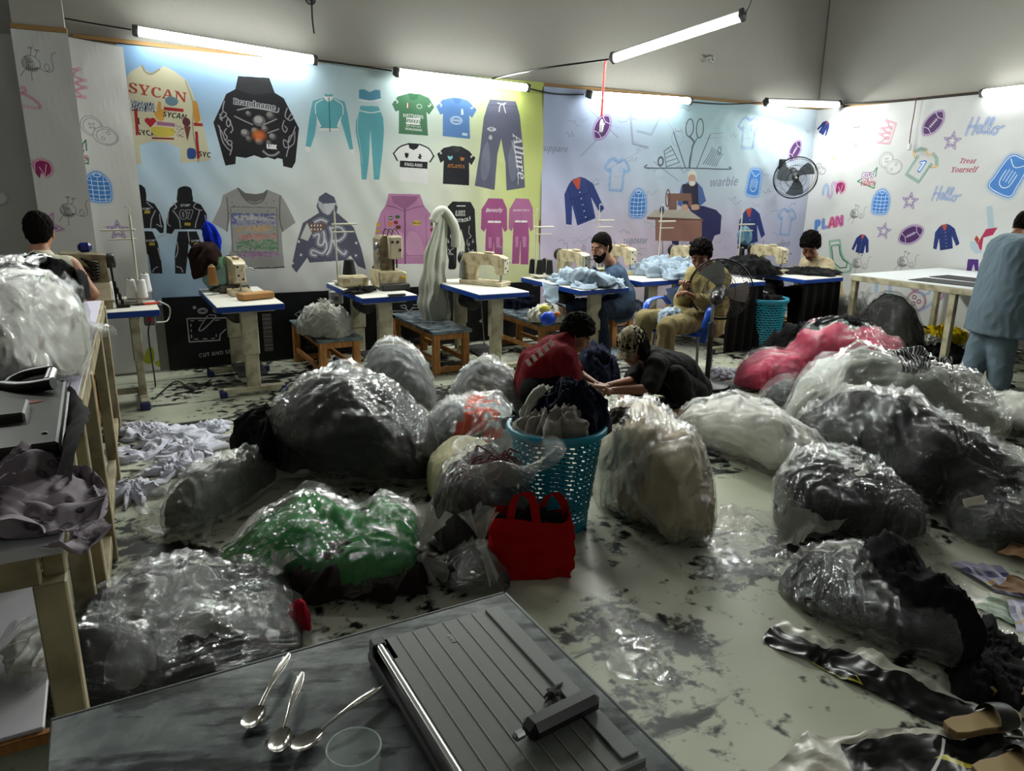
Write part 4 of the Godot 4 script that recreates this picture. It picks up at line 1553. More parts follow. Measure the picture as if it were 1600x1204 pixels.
	for k in 2:
		var top := p.pts("1614 572 1694 574 1720 622 1724 731 1708 742 1693 714 1689 692 1608 691 1605 712 1590 739 1572 723 1575 627")
		var leg := p.pts("1602 694 1692 695 1699 779 1696 915 1649 913 1646 778 1641 909 1596 908 1599 777")
		var sh := p.pts("1608 585")[0] - p.pts("1767 585")[0]
		var d := -sh * k
		for i in top.size():
			top[i] += d
		for i in leg.size():
			leg[i] += d
		p.fill(top, fuchsia if k == 0 else Color(.70, .36, .58))
		p.fill(leg, fuchsia)
		var m := p.pts("1611 683 1686 685 1686 694 1611 693 1615 766 1633 767 1633 821 1616 821 1658 767 1680 768 1680 823 1661 822 1648 633")
		for i in m.size():
			m[i] += d
		p.fill(PackedVector2Array([m[0], m[1], m[2], m[3]]), SNOW)
		p.fill(PackedVector2Array([m[4], m[5], m[6], m[7]]), Color(.78, .45, .66))
		p.fill(PackedVector2Array([m[8], m[9], m[10], m[11]]), Color(.78, .45, .66))
		p.text("Beverly" if k == 0 else "BEVERLY HILLS", m[12], 18 if k == 0 else 9, SNOW, 0.0, true, 0.3 if k == 0 else 0.0)
		p.line(PackedVector2Array([m[12] + Vector2(0, 14), m[12] + Vector2(0, 60)]), 2, Color(.5, .18, .4))
	return p.im


func tailor_print() -> Image:
	var p := Pic.new(1716, 1072, [
		Color(.60, .67, .82), Color(.64, .74, .85), Color(.60, .75, .81), Color(.64, .77, .82), Color(.70, .78, .84),
		Color(.68, .70, .85), Color(.70, .75, .85), Color(.68, .76, .84), Color(.70, .77, .84), Color(.72, .76, .86),
		Color(.78, .71, .84), Color(.82, .73, .83), Color(.80, .74, .85), Color(.76, .72, .86), Color(.72, .72, .86),
		Color(.82, .76, .85), Color(.84, .78, .85), Color(.82, .77, .86), Color(.80, .75, .86), Color(.74, .73, .86)], 5)
	# faint handwriting and pattern-drafting marks
	var faint := Color(.52, .55, .68)
	for k in 80:
		var q := Vector2(rng.randf_range(20, 1650), rng.randf_range(40, 760))
		var s := ""
		var x := 0.0
		for i in 7:
			s += "%d %d " % [int(q.x + x), int(q.y + rng.randf_range(-12, 12))]
			x += rng.randf_range(4, 16)
		p.stroke(s, rng.randf_range(1.6, 4.0), faint.lightened(rng.randf_range(0, 0.2)))
	for k in 12:
		var q := Vector2(rng.randf_range(20, 1500), rng.randf_range(40, 700))
		p.line(PackedVector2Array([q, q + Vector2(rng.randf_range(40, 220), rng.randf_range(-120, 160))]), rng.randf_range(2, 9), faint.lightened(0.12))
	p.text("warbie", p.pts("1080 378")[0], 42, faint, -0.05, false, 0.3, 1.0)
	p.text("bonten", p.pts("1518 707")[0], 36, faint, -0.1, false, 0.3, 1.0)
	p.text("1600MM", p.pts("533 663")[0], 26, faint, 0.02, false, 0.3, 1.0)
	p.text("suppare", p.pts("61 258")[0], 26, faint, 0.02, false, 0.3, 1.0)
	p.stroke("459 57 486 216 579 230", 11, Color(.55, .60, .72), false)
	p.stroke("509 159 596 171 653 63", 12, Color(.56, .66, .74), false)
	# shelf with scissors, spools and needles
	var g := Color(.30, .36, .42)
	p.stroke("579 308 586 322 836 317 1098 317 1105 305", 6, g)
	p.line(p.ring(p.pts("824 130")[0], 23, 40, 24), 6, g)
	p.line(p.ring(p.pts("888 130")[0], 22, 44, 24), 6, g)
	p.stroke("828 170 859 195 850 221 842 315", 9, g)
	p.stroke("875 177 855 212 842 264 838 315", 6, g)
	p.stroke("728 153 815 316", 6, g, false)
	p.stroke("960 157 889 314", 5, g, false)
	p.line(p.ring(p.pts("661 290")[0], 15, 19, 20), 9, g)
	p.line(p.ring(p.pts("754 182")[0], 36, 34, 24), 2, Color(.5, .56, .64))
	p.stroke("677 243 717 218 775 291 697 314 677 243", 4, g, false)
	for s in ["683 255 735 234", "689 272 749 253", "695 291 762 273"]:
		p.stroke(s, 3, g, false)
	for k in 7:
		var q := p.pts("929 296 981 216")
		var d := Vector2(14, 4) * k
		p.stroke("%d %d %d %d %d %d" % [q[0].x + d.x, q[0].y + d.y * 0.4, q[1].x + d.x * 0.8 - 10, q[1].y + 24 + d.y, q[1].x + d.x * 0.9, q[1].y + d.y * 1.2], 4, g)
	p.line(p.ring(p.pts("1031 228")[0], 10, 18, 14), 4, g)
	football(p, "311 151", 62, -0.95)
	football(p, "1566 211", 60, -0.95)
	neon_tee(p, "403 356", 78, 0.05)
	neon_tee(p, "1215 137", 82, 0.0, Color(0.24, 0.32, 0.75))
	neon_tee(p, "1554 584", 76, 0.05)
	puffer(p, "537 486", 70)
	net_jersey(p, "1290 382", 72, 0.1)
	denim_jacket(p, "215 477", 112, -0.32)
	denim_jacket(p, "1291 609", 104, -0.22)
	# the old tailor at a sewing machine
	p.poly("797 403 842 381 890 380 935 410 966 473 926 500 819 508 776 490", Color(.22, .36, .66))
	p.poly("802 394 903 389 921 509 819 508", Color(.10, .10, .22))
	p.disc(p.pts("862 367")[0], 23, 36, Color(.78, .58, .46))
	p.poly("834 368 838 336 866 325 888 341 894 367 877 349 845 350", Color(.85, .84, .80), true)
	p.poly("848 380 884 380 882 398 856 399", Color(.86, .84, .8), true)
	p.poly("844 501 950 498 1039 518 1078 546 1078 639 1041 647 1026 684 963 683 934 581", Color(.12, .12, .36))
	p.poly("710 438 865 437 878 500 854 501 846 473 774 473 775 517 726 518", Color(.50, .31, .26))
	p.line(p.ring(p.pts("716 460")[0], 11, 40, 20), 6, Color(.40, .24, .2))
	p.poly("806 495 841 491 849 517 814 519", Color(.80, .60, .48), true)
	p.poly("871 495 913 491 925 513 879 517", Color(.80, .60, .48), true)
	p.poly("597 549 645 515 855 517 958 568 598 561", Color(.72, .68, .62))
	p.poly("597 549 957 563 958 574 598 561", Color(.42, .26, .22))
	p.poly("649 564 948 570 959 675 657 664", Color(.60, .38, .32))
	p.disc(p.pts("685 518")[0], 13, 22, Color(.14, .14, .34))
	for s in ["678 666 688 738", "701 667 710 744"]:
		p.stroke(s, 4, Color(.3, .2, .18), false)
	p.poly("762 668 807 669 808 752 767 745", Color(.12, .12, .34))
	p.poly("876 673 938 674 930 714 877 745", Color(.12, .12, .34))
	p.poly("757 742 811 747 809 765 752 760", Color(.4, .24, .2))
	return p.im


func doodle_print() -> Image:
	var p := Pic.new(1888, 1072, [Color(.80, .80, .80), Color(.83, .83, .83), Color(.84, .84, .84), Color(.84, .84, .83), Color(.85, .85, .84), Color(.84, .84, .84)], 3)
	denim_jacket(p, "80 95", 38, 0.55)
	yarn(p, "289 86", 58, 0.0)
	hanger(p, "206 193", 80, -0.4)
	crown(p, "444 136", 59, -1.35)
	buttons(p, "84 303", 38)
	buttons(p, "491 282", 67)
	neon_jersey(p, "649 292", 81, 0.5)
	football(p, "676 107", 62, -0.9)
	hello(p, "921 140", 78, 0.12)
	hello(p, "799 429", 66, 0.12)
	neon_star(p, "777 191", 45, 0.1)
	neon_star(p, "620 460", 45, 0.05)
	neon_star(p, "506 608", 43, 0.1)
	p.text("Treat", p.pts("865 279")[0], 21, Color(.72, .10, .28), 0.05, true, 0.35, 0.9)
	p.text("Yourself", p.pts("856 316")[0], 23, Color(.72, .10, .28), 0.0, true, 0.35, 0.85)
	net_jersey(p, "1051 346", 85, 0.42)
	bracket_sign(p, "374 351", 56)
	squiggle_heart(p, "187 409", 69)
	puffer(p, "468 467", 64)
	yarn(p, "340 531", 53, 0.0)
	neon_word(p, "PLAN", "175 585", 48, [NEON_BLUE, Color(.3, .45, .8), ROSE, Color(.75, .15, .5)], -0.2)
	football(p, "650 617", 64, -0.5)
	denim_jacket(p, "390 682", 52, 0.08)
	denim_jacket(p, "821 620", 64, -0.25)
	place(p, "254 758", 92, -0.1)
	for s in [1.0, 0.72]:
		var o := PackedVector2Array()
		for q in [[-60, -90], [10, -96], [24, -20], [50, 20], [92, 46], [88, 84], [30, 90], [-14, 60], [-40, 30], [-60, -90]]:
			o.append(p.xf * (Vector2(q[0] + 4, q[1]) * (s as float)))
		p.neon(o, 6, Color(.06, .48, .24), 1.6 if s == 1.0 else 0.0, Color(.8, 1, .9, 0.0 if s < 1.0 else 1.0))
	p.neon(p.pts("-54 -62 14 -66"), 5, Color(.06, .48, .24), 0.0)
	p.xf = Transform2D.IDENTITY
	yarn(p, "397 781", 59, 0.0)
	yarn(p, "647 750", 59, 0.0)
	# a dancer's jacket, torch and trousers, half hidden by the standing man
	p.poly("970 636 996 571 1043 562 1029 595 991 609 992 679", Color(.75, .10, .30))
	p.poly("953 619 960 601 974 617 969 640", Color(.75, .2, .1))
	p.poly("935 631 961 626 978 658 1002 671 971 683 944 662", Color(.70, .78, .84))
	p.poly("941 708 986 706 995 756 980 756 969 727 965 759 942 760", Color(.28, .10, .50))
	p.stroke("994 480 1015 559", 26, Color(.68, .78, .82), false)
	# below the white table: buttons, spools and tape
	for k in [["730 930", 46.0], ["834 887", 20.0], ["712 866", 14.0]]:
		var c := p.pts(k[0])[0]
		p.neon(p.ring(c, k[1], k[1]), 7, Color(.55, .12, .32), 1.6, Color(.95, .8, .88))
		if k[1] > 30.0:
			for d in [Vector2(-12, -18), Vector2(14, 0), Vector2(-12, 14)]:
				p.neon(p.ring(c + d, 9, 9, 12), 4, Color(.55, .12, .32), 0.0, Color(1, 1, 1, 0))
	p.neon(p.curve(p.pts("728 864 769 859 790 880 758 893 730 876")), 6, NEON_BLUE, 1.6)
	for k in 2:
		p.neon(p.pts(["507 848 513 916", "582 839 587 907"][k]), 9, NEON_BLUE, 1.8)
	p.neon(p.pts("478 851 514 847"), 7, NEON_BLUE, 1.6)
	p.neon(p.curve(p.pts("553 843 585 865 615 836")), 7, NEON_BLUE, 1.6)
	p.neon(p.curve(p.pts("755 976 792 945 820 909")), 7, NEON_BLUE, 1.6)
	return p.im


func column_print() -> Image:
	var p := Pic.new(178, 1315, [Color(.82, .82, .81)], 1)
	yarn(p, "67 112", 62)
	hanger(p, "5 231", 60, 0.1, false)
	p.glow_at(p.pts("-22 270")[0], 30, Color(.75, .7, .1), 0.8)
	squiggle_heart(p, "0 484", 70)
	yarn(p, "117 628", 58)
	neon_star(p, "20 688", 60, 0.5, Color(.55, .15, .6))
	neon_tee(p, "-61 712", 46, 0.2)
	return p.im


func edge_print() -> Image:
	var p := Pic.new(190, 1315, [Color(.80, .80, .80), Color(.84, .84, .83)], 2)
	crown(p, "12 161", 56, 1.5)
	buttons(p, "73 327", 66)
	bracket_sign(p, "-20 413", 50)
	puffer(p, "44 545", 62)
	neon_star(p, "94 713", 44)
	p.poly("148 1217 170 1213 170 1268 147 1284 130 1264", Color(.70, .74, .12), true)
	p.poly("169 1280 191 1271 188 1301", Color(.70, .74, .12), true)
	return p.im


func black_print() -> Image:
	var p := Pic.new(1608, 280, [Color(.045, .045, .055)], 1)
	var w := Color(.62, .62, .64)
	p.stroke("213 90 78 84 77 175 184 178 188 155 209 136", 5, w, false)
	for s in ["89 93 100 94", "116 94 131 95", "174 97 189 97", "89 106 88 117", "88 127 88 137", "87 149 87 160", "96 166 108 167", "126 168 140 168", "156 169 166 169", "174 154 173 163"]:
		p.stroke(s, 4, w, false)
	for c in ["134 58", "187 58"]:
		p.line(p.ring(p.pts(c)[0], 16, 10, 20), 4, w)
		p.line(p.ring(p.pts(c)[0], 10, 6, 16), 3, w)
	p.line(p.ring(p.pts("107 43")[0], 4, 4, 12), 4, w)
	p.stroke("155 75 178 82 137 125 119 135 118 123 150 77", 4, w)
	p.text("CUT AND SEW", p.pts("174 229")[0], 15, w, -0.05)
	p.text("Custom clothing", p.pts("155 285")[0], 9, w, -0.05)
	# a hanger with a shirt
	p.stroke("490 86 519 74 552 70 566 69 594 73", 4, w)
	p.stroke("550 59 558 50 574 51 578 61 566 69", 4, w)
	p.stroke("537 71 560 87 589 81", 4, w)
	p.stroke("495 77 471 93 500 113 519 98 511 111 510 130", 4, w, false)
	for y in ["487 133", "483 150", "484 169"]:
		p.line(p.ring(p.pts(y)[0], 9, 6, 14, 0.5, 5.0), 4, w)
	p.text("COTTON", p.pts("552 216")[0], 14, Color(.30, .30, .31), -0.04)
	p.text("CLOTHING", p.pts("553 237")[0], 14, Color(.30, .30, .31), -0.04)
	p.text("CUT AND SEW", p.pts("989 245")[0], 12, Color(.30, .30, .31), -0.03)
	# pocket and crossed scissors once more behind the second bench
	p.stroke("1003 113 878 105 878 192 915 193", 4, w, false)
	p.stroke("918 92 939 96 934 81 913 84", 4, w)
	p.stroke("966 95 993 97 996 84 972 83", 4, w)
	p.stroke("934 96 970 129", 5, w, false)
	p.stroke("971 96 933 126", 5, w, false)
	for k in 5:
		p.im.fill_rect(Rect2i(p.pts("890 118")[0] + Vector2(2, k * 11), Vector2i(5, 6)), w)
	p.stroke("1288 183 1303 184", 5, w, false)
	p.stroke("1295 176 1295 191", 5, w, false)
	# a strip of grey stripes beside the second table's leg
	for k in 26:
		var q := p.pts("346 85")[0]
		p.im.fill_rect(Rect2i(int(q.x), int(q.y) + k * 6, 34, 3 + k % 2), Color(.46, .44, .44) if k % 3 else Color(.62, .60, .6))
	return p.im


# a hanging cloth, wavy and creased, in the plane from a to b (a at its top, seen from the room)
func hanging(called: String, label: String, im: Image, a: Vector3, b: Vector3, bottom: float, amp := 0.008, tag_it := true) -> MeshInstance3D:
	var m := StandardMaterial3D.new()
	m.resource_name = called
	im.adjust_bcs(1.03, 0.9, 0.8)
	m.albedo_texture = picture(im)
	m.roughness = 0.5
	m.metallic_specular = 0.3
	m.texture_repeat = false
	m.heightmap_enabled = false
	var nu := 110
	var nv := 70
	var d := (b - a)
	d.y = 0.0
	var out := Vector3(-d.z, 0, d.x).normalized()
	if out.dot(Vector3(0, 0, 0) - a) < 0.0:
		out = -out
	var p := PackedVector3Array()
	for j in nv:
		var v := j / (nv - 1.0)
		for i in nu:
			var u := i / (nu - 1.0)
			var top := a.lerp(b, u)
			var q := Vector3(top.x, lerpf(top.y, bottom, v), top.z)
			var s := Vector3(u * d.length(), q.y, 0.0)
			var w := noise_b.get_noise_2d(s.x * 0.9 + a.x * 5.0, s.y * 0.7)
			var f := noise_b.get_noise_2d(s.x * 3.2 + s.y * 1.6 + a.z, s.y * 0.6 + w)
			var r := pow(1.0 - minf(absf(noise_b.get_noise_2d(s.x * 2.2 - s.y * 2.4, s.y * 0.9 + s.x * 0.5)) * 2.0, 1.0), 3.0)
			var near_top := exp(-v * 5.0) + 0.25
			q += out * amp * (w * 1.0 + f * 0.5 + r * 0.8 * near_top + 1.2)
			p.append(q)
	var mb := Mb.new()
	mb.grid(p, nu, nv, false, 1.0, 1.0, out.dot((b - a).cross(Vector3.DOWN)) > 0.0)
	var o := put(called, mb.mesh(), m)
	tag(o, label, "banner")
	return o


func build_banners() -> void:
	hanging("garment_banner", "wide pale banner printed with hoodies, polo shirts and track suits", garment_print(), Vector3(0.30, 2.72, -7.18), Vector3(4.32, 2.72, -7.18), 2.72 - 1018.0 / 480.0)
	hanging("tailor_banner", "lavender banner printed with a white haired tailor at his machine", tailor_print(), Vector3(4.31, 2.68, -7.175), Vector3(8.60, 2.68, -7.175), 0.02, 0.009)
	hanging("doodle_banner", "white banner of neon doodles and denim jackets on the side wall", doodle_print(), Vector3(8.58, 2.68, -7.22), Vector3(8.58, 2.68, -2.50), 0.02, 0.009)
	hanging("column_banner", "white doodle banner hung on the column", column_print(), Vector3(-0.39, 2.72, -6.89), Vector3(-0.03, 2.72, -6.89), 0.02, 0.006)
	hanging("edge_banner", "narrow white doodle banner between the column and the garment banner", edge_print(), Vector3(-0.05, 2.74, -7.165), Vector3(0.345, 2.70, -7.165), 0.02, 0.006)
	hanging("black_banner", "black banner reading CUT AND SEW low on the wall behind the tables", black_print(), Vector3(0.42, 0.67, -7.155), Vector3(4.32, 0.62, -7.155), 0.01, 0.006)
	var corner := Pic.new(700, 1300, [Color(.70, .70, .69), Color(.76, .76, .75)], 1)
	buttons(corner, "560 560", 60)
	hanging("corner_banner", "pale grey banner on the wall behind the column", corner.im, Vector3(-2.0, 2.72, -7.17), Vector3(-0.40, 2.72, -7.17), 0.02, 0.012)
	# wooden battens that hold the banners
	var pine := mat("batten_pine", Color(0.62, 0.48, 0.30), 0.7)
	var n := 0
	for k in [[Vector3(0.0, 2.755, -7.19), Vector3(1.9, 2.715, -7.19)], [Vector3(1.9, 2.715, -7.19), Vector3(4.3, 2.70, -7.19)], [Vector3(4.3, 2.70, -7.19), Vector3(8.56, 2.70, -7.19)], [Vector3(8.59, 2.69, -7.15), Vector3(8.59, 2.71, -2.5)], [Vector3(4.315, 2.70, -7.185), Vector3(4.30, 0.05, -7.185)], [Vector3(8.56, 2.70, -7.18), Vector3(8.56, 0.05, -7.18)], [Vector3(-0.39, 2.74, -6.895), Vector3(-0.03, 2.74, -6.895)]]:
		n += 1
		var b := Mb.new()
		var d: Vector3 = k[1] - k[0]
		b.box((k[0] + k[1]) / 2, Vector3(0.034, d.length(), 0.022), 0.003, look(d) if absf(d.y) < 1.0 else Basis.IDENTITY)
		structure("trim_%d" % n, b.mesh(), pine)


# ---------------------------------------------------------------- plastic bags full of garments

const SIGHT := Vector3(0.4848, 0, -0.8746)
const ACROSS := Vector3(0.8746, 0, 0.4848)


# A lying bag. st holds x, z, foot, top and half depth per station from one end to the other. Folds run along `pull`.
# opt: off (grows outward), lump, fold, seed, pull, ex (squareness)
func loaf(st: Array, opt := {}, nu := 72, nv := 64) -> Mb:
	var off: float = opt.get("off", 0.0)
	var lump: float = opt.get("lump", 0.03)
	var fold: float = opt.get("fold", 0.012)
	var seed_: float = opt.get("seed", 1.0)
	var ex: float = 2.0 / opt.get("ex", 2.5)
	var pull: Vector3 = opt.get("pull", Vector3(0.6, 0.7, 0.2)).normalized()
	var pull2 := (pull.cross(SIGHT) + pull * 0.35).normalized()
	var fs: float = opt.get("fs", 8.0)
	var gather: Array = opt.get("gather", [])
	var n := st.size() / 5
	var p := PackedVector3Array()
	p.resize(nu * nv)
	var cut: Array = opt.get("cut", [0.0, 1.0])
	for j in nv:
		var t := lerpf(cut[0], cut[1], j / (nv - 1.0))
		# more rings near the closing ends
		t = 0.5 - 0.5 * cos(PI * t) * (0.6 + 0.4 * absf(cos(PI * t)))
		var f := t * (n - 1)
		var i := clampi(int(f), 0, n - 2)
		var k := f - i
		var q := []
		for e in 5:
			var a: float = st[maxi(i - 1, 0) * 5 + e]
			var b: float = st[i * 5 + e]
			var c: float = st[(i + 1) * 5 + e]
			var d: float = st[mini(i + 2, n - 1) * 5 + e]
			q.append(cubic_interpolate(b, c, a, d, k))
		var close := minf(t, 1.0 - t) / 0.07
		var sh := sqrt(clampf(1.0 - pow(1.0 - minf(close, 1.0), 2.0), 0.0, 1.0))
		var hh := maxf((q[3] - q[2]) * 0.5, 0.01)
		var mid := Vector3(q[0], q[2] + hh, q[1])
		var rr := maxf(q[4], 0.02)
		for a_i in nu:
			var a := TAU * a_i / nu
			var ca := cos(a)
			var sa := sin(a)
			var cx := signf(ca) * pow(absf(ca), ex)
			var sy := signf(sa) * pow(absf(sa), ex)
			var out := (SIGHT * (cx / rr) + Vector3.UP * (sy / hh)).normalized()
			var at := mid + (SIGHT * (cx * rr) + Vector3.UP * (sy * hh)) * sh
			var s := at + Vector3(seed_ * 7.3, seed_ * 3.1, seed_ * 5.7)
			var w := noise_b.get_noise_3dv(s * 1.7)
			var g := s * fs
			g -= pull * (pull.dot(g) * 0.8)
			g += Vector3.ONE * (w * 1.6)
			var h2 := s * fs * 1.5
			h2 -= pull2 * (pull2.dot(h2) * 0.72)
			h2 += Vector3.ONE * (w * 2.2)
			var r1 := pow(1.0 - minf(absf(noise_b.get_noise_3dv(g)) * 1.6, 1.0), 3.5)
			var r2 := pow(1.0 - minf(absf(noise_b.get_noise_3dv(h2 + Vector3(9, 4, 1))) * 1.5, 1.0), 3.0)
			var dd := lump * noise_b.get_noise_3dv(s * 4.0) + fold * (r1 * 1.1 + r2 * 0.8 - 0.35) + off
			for ga in gather:
				# pleats running to a tie point: [point, reach, depth, count]
				var d: Vector3 = at - ga[0]
				var dl: float = d.length() / ga[1]
				if dl < 1.0:
					var ang := atan2(d.y, d.dot(ACROSS) + d.dot(SIGHT) * 0.5)
					dd += ga[2] * (1.0 - dl) * (sin(ang * ga[3] + w * 5.0) * 0.6 + sin(ang * ga[3] * 1.7 + w * 8.0) * 0.4)
					dd -= ga[2] * 1.5 * pow(1.0 - dl, 3.0)
			at += out * dd * (0.3 + 0.7 * sh)
			var fl: float = q[2] + 0.003 - off * 0.2
			if at.y < fl + 0.02:
				at.y = fl + 0.02 * exp(minf((at.y - fl - 0.02) / 0.02, 0.0))
			p[j * nu + a_i] = at
	var m := Mb.new()
	m.grid(p, nu, nv, true, 4.0, 4.0, true)
	return m


func film(key := "film") -> StandardMaterial3D:
	match key:
		"clear": return film_mat("film_clear", Color(0.86, 0.87, 0.87), 0.015, 0.5, 0.10)
		"milky": return film_mat("film_milky", Color(0.84, 0.85, 0.82), 0.12, 0.5, 0.13)
		"white": return film_mat("film_white", Color(0.84, 0.83, 0.79), 0.45, 0.5, 0.2)
	return film_mat("film", Color(0.84, 0.85, 0.85), 0.018, 0.5, 0.10)


# a bag: its contents and the film round them
func bag(called: String, label: String, group: String, st: Array, contents: StandardMaterial3D, film_key := "film", opt := {}, category := "bag") -> Node3D:
	var t := thing(called, label, category, Vector3.ZERO, 0.0, group)
	var inner := opt.duplicate()
	inner.off = opt.get("in_off", -0.03)
	inner.fold = opt.get("in_fold", 0.016)
	inner.gather = []
	inner.erase("cut")
	inner.pull = Vector3(0.3, 0.2, 0.9)
	inner.fs = 4.0
	put("contents", loaf(st, inner, 84, 72).mesh(), contents, t)
	var outer := opt.duplicate()
	outer.off = opt.get("off", 0.01)
	outer.fold = opt.get("fold", 0.012) * 1.1
	put("plastic_film", loaf(st, outer, 176, 140).mesh(), film(film_key), t)
	return t


# the gathered mouth of a tied bag: a knot and a ruffled tuft opening along dir
func tuft(t: Node3D, at: Vector3, dir: Vector3, length: float, spread: float, key := "milky", seed_ := 1.0, called := "tied_mouth") -> void:
	var b := look(dir)
	var nu := 48
	var nv := 14
	var p := PackedVector3Array()
	for j in nv:
		var v := j / (nv - 1.0)
		var r := lerpf(0.014, spread, pow(v, 1.3))
		for i in nu:
			var a := TAU * i / nu
			var ruf := 1.0 + v * (0.35 * sin(a * 5 + seed_ * 3) + 0.25 * sin(a * 9 + seed_ * 5 + v * 3))
			var flat := 0.55
			var l := length * v * (1.0 + 0.18 * sin(a * 3 + seed_ * 2))
			p.append(at + b * Vector3(cos(a) * r * ruf, l, sin(a) * r * ruf * flat))
	var m := Mb.new()
	m.grid(p, nu, nv, true, 3.0, 1.0)
	put(called, m.mesh(), film(key), t)
	var k := Mb.new()
	var ring := PackedVector3Array()
	for i in 15:
		var a := TAU * i / 14
		ring.append(at + b * Vector3(cos(a) * 0.02, 0.006 * sin(a * 2), sin(a) * 0.02))
	k.tube(ring, 0.008, 8, false)
	put("knot", k.mesh(), film("milky"), t)


# an open, floppy sheet of film or cloth along a line of points: two edges a and b, ruffled
func sheet(a: Array, b: Array, ruffle := 0.02, seed_ := 1.0, nu := 40, nv := 14, sag := 0.0) -> Mb:
	var pa := spline(a, 8)
	var pb := spline(b, 8)
	var p := PackedVector3Array()
	for j in nv:
		var v := j / (nv - 1.0)
		for i in nu:
			var u := i / (nu - 1.0)
			var fa := u * (pa.size() - 1)
			var fb := u * (pb.size() - 1)
			var ia := mini(int(fa), pa.size() - 2)
			var ib := mini(int(fb), pb.size() - 2)
			var q := pa[ia].lerp(pa[ia + 1], fa - ia).lerp(pb[ib].lerp(pb[ib + 1], fb - ib), v)
			var s := q * 6.0 + Vector3.ONE * seed_ * 9.0
			q += Vector3(noise_b.get_noise_3dv(s), noise_b.get_noise_3dv(s + Vector3(40, 0, 0)), noise_b.get_noise_3dv(s + Vector3(0, 40, 0))) * ruffle
			var r := 1.0 - 2.0 * absf(noise_b.get_noise_3dv(s * 1.9))
			q.y += r * ruffle * 0.5 - sag * 4.0 * v * (1.0 - v)
			p.append(q)
	var m := Mb.new()
	m.grid(p, nu, nv, false, 2.0, 1.0)
	return m


# a heap of crumpled cloth lying on something at height y
func heap(at: Vector3, sx: float, sz: float, h: float, turn := 0.0, seed_ := 1.0, fold := 0.035, nu := 64, ragged := 0.25) -> Mb:
	var nv := 30
	var bs := Basis(Vector3.UP, turn)
	var p := PackedVector3Array()
	for j in nv:
		var v := j / (nv - 1.0)
		for i in nu:
			var a := TAU * i / nu
			var d := Vector3(cos(a), 0, sin(a))
			var rim := 1.0 + ragged * noise_a.get_noise_2d(d.x * 1.5 + seed_ * 13.0, d.z * 1.5 + seed_ * 5.0) * 2.0
			var r := v * rim
			var q := Vector3(d.x * r * sx, 0, d.z * r * sz)
			var s := (at + bs * q) * clampf(0.9 / minf(sx, sz), 4.0, 9.0) + Vector3.ONE * seed_ * 11.0
			var w := noise_b.get_noise_3dv(s * 0.35)
			var g := 1.0 - 2.0 * absf(noise_b.get_noise_2d(s.x + w * 3.0, s.z * 1.6 + w * 2.0))
			var g2 := 1.0 - 2.0 * absf(noise_b.get_noise_2d(s.x * 2.1 + 50.0, s.z * 2.1 - w * 4.0))
			var dome := pow(maxf(1.0 - v * v, 0.0), 0.7)
			q.y = h * dome * (0.85 + 0.5 * w)
			q += Vector3(d.x * v * v, 1.3 * (1.0 - v) + 0.2, d.z * v * v).normalized() * (g * 0.75 + g2 * 0.35 + 0.5) * minf(fold, minf(sx, sz) * 0.25) * minf(1.0, (1.0 - v) * 5.0 + 0.2)
			q.x += noise_b.get_noise_2d(s.x * 1.3, s.z) * fold * 1.5 * v
			p.append(at + bs * Vector3(q.x, maxf(q.y, 0.004 * (1.0 - v) + 0.003), q.z))
	var m := Mb.new()
	m.grid(p, nu, nv, true, 4.0, 2.0, false)
	return m


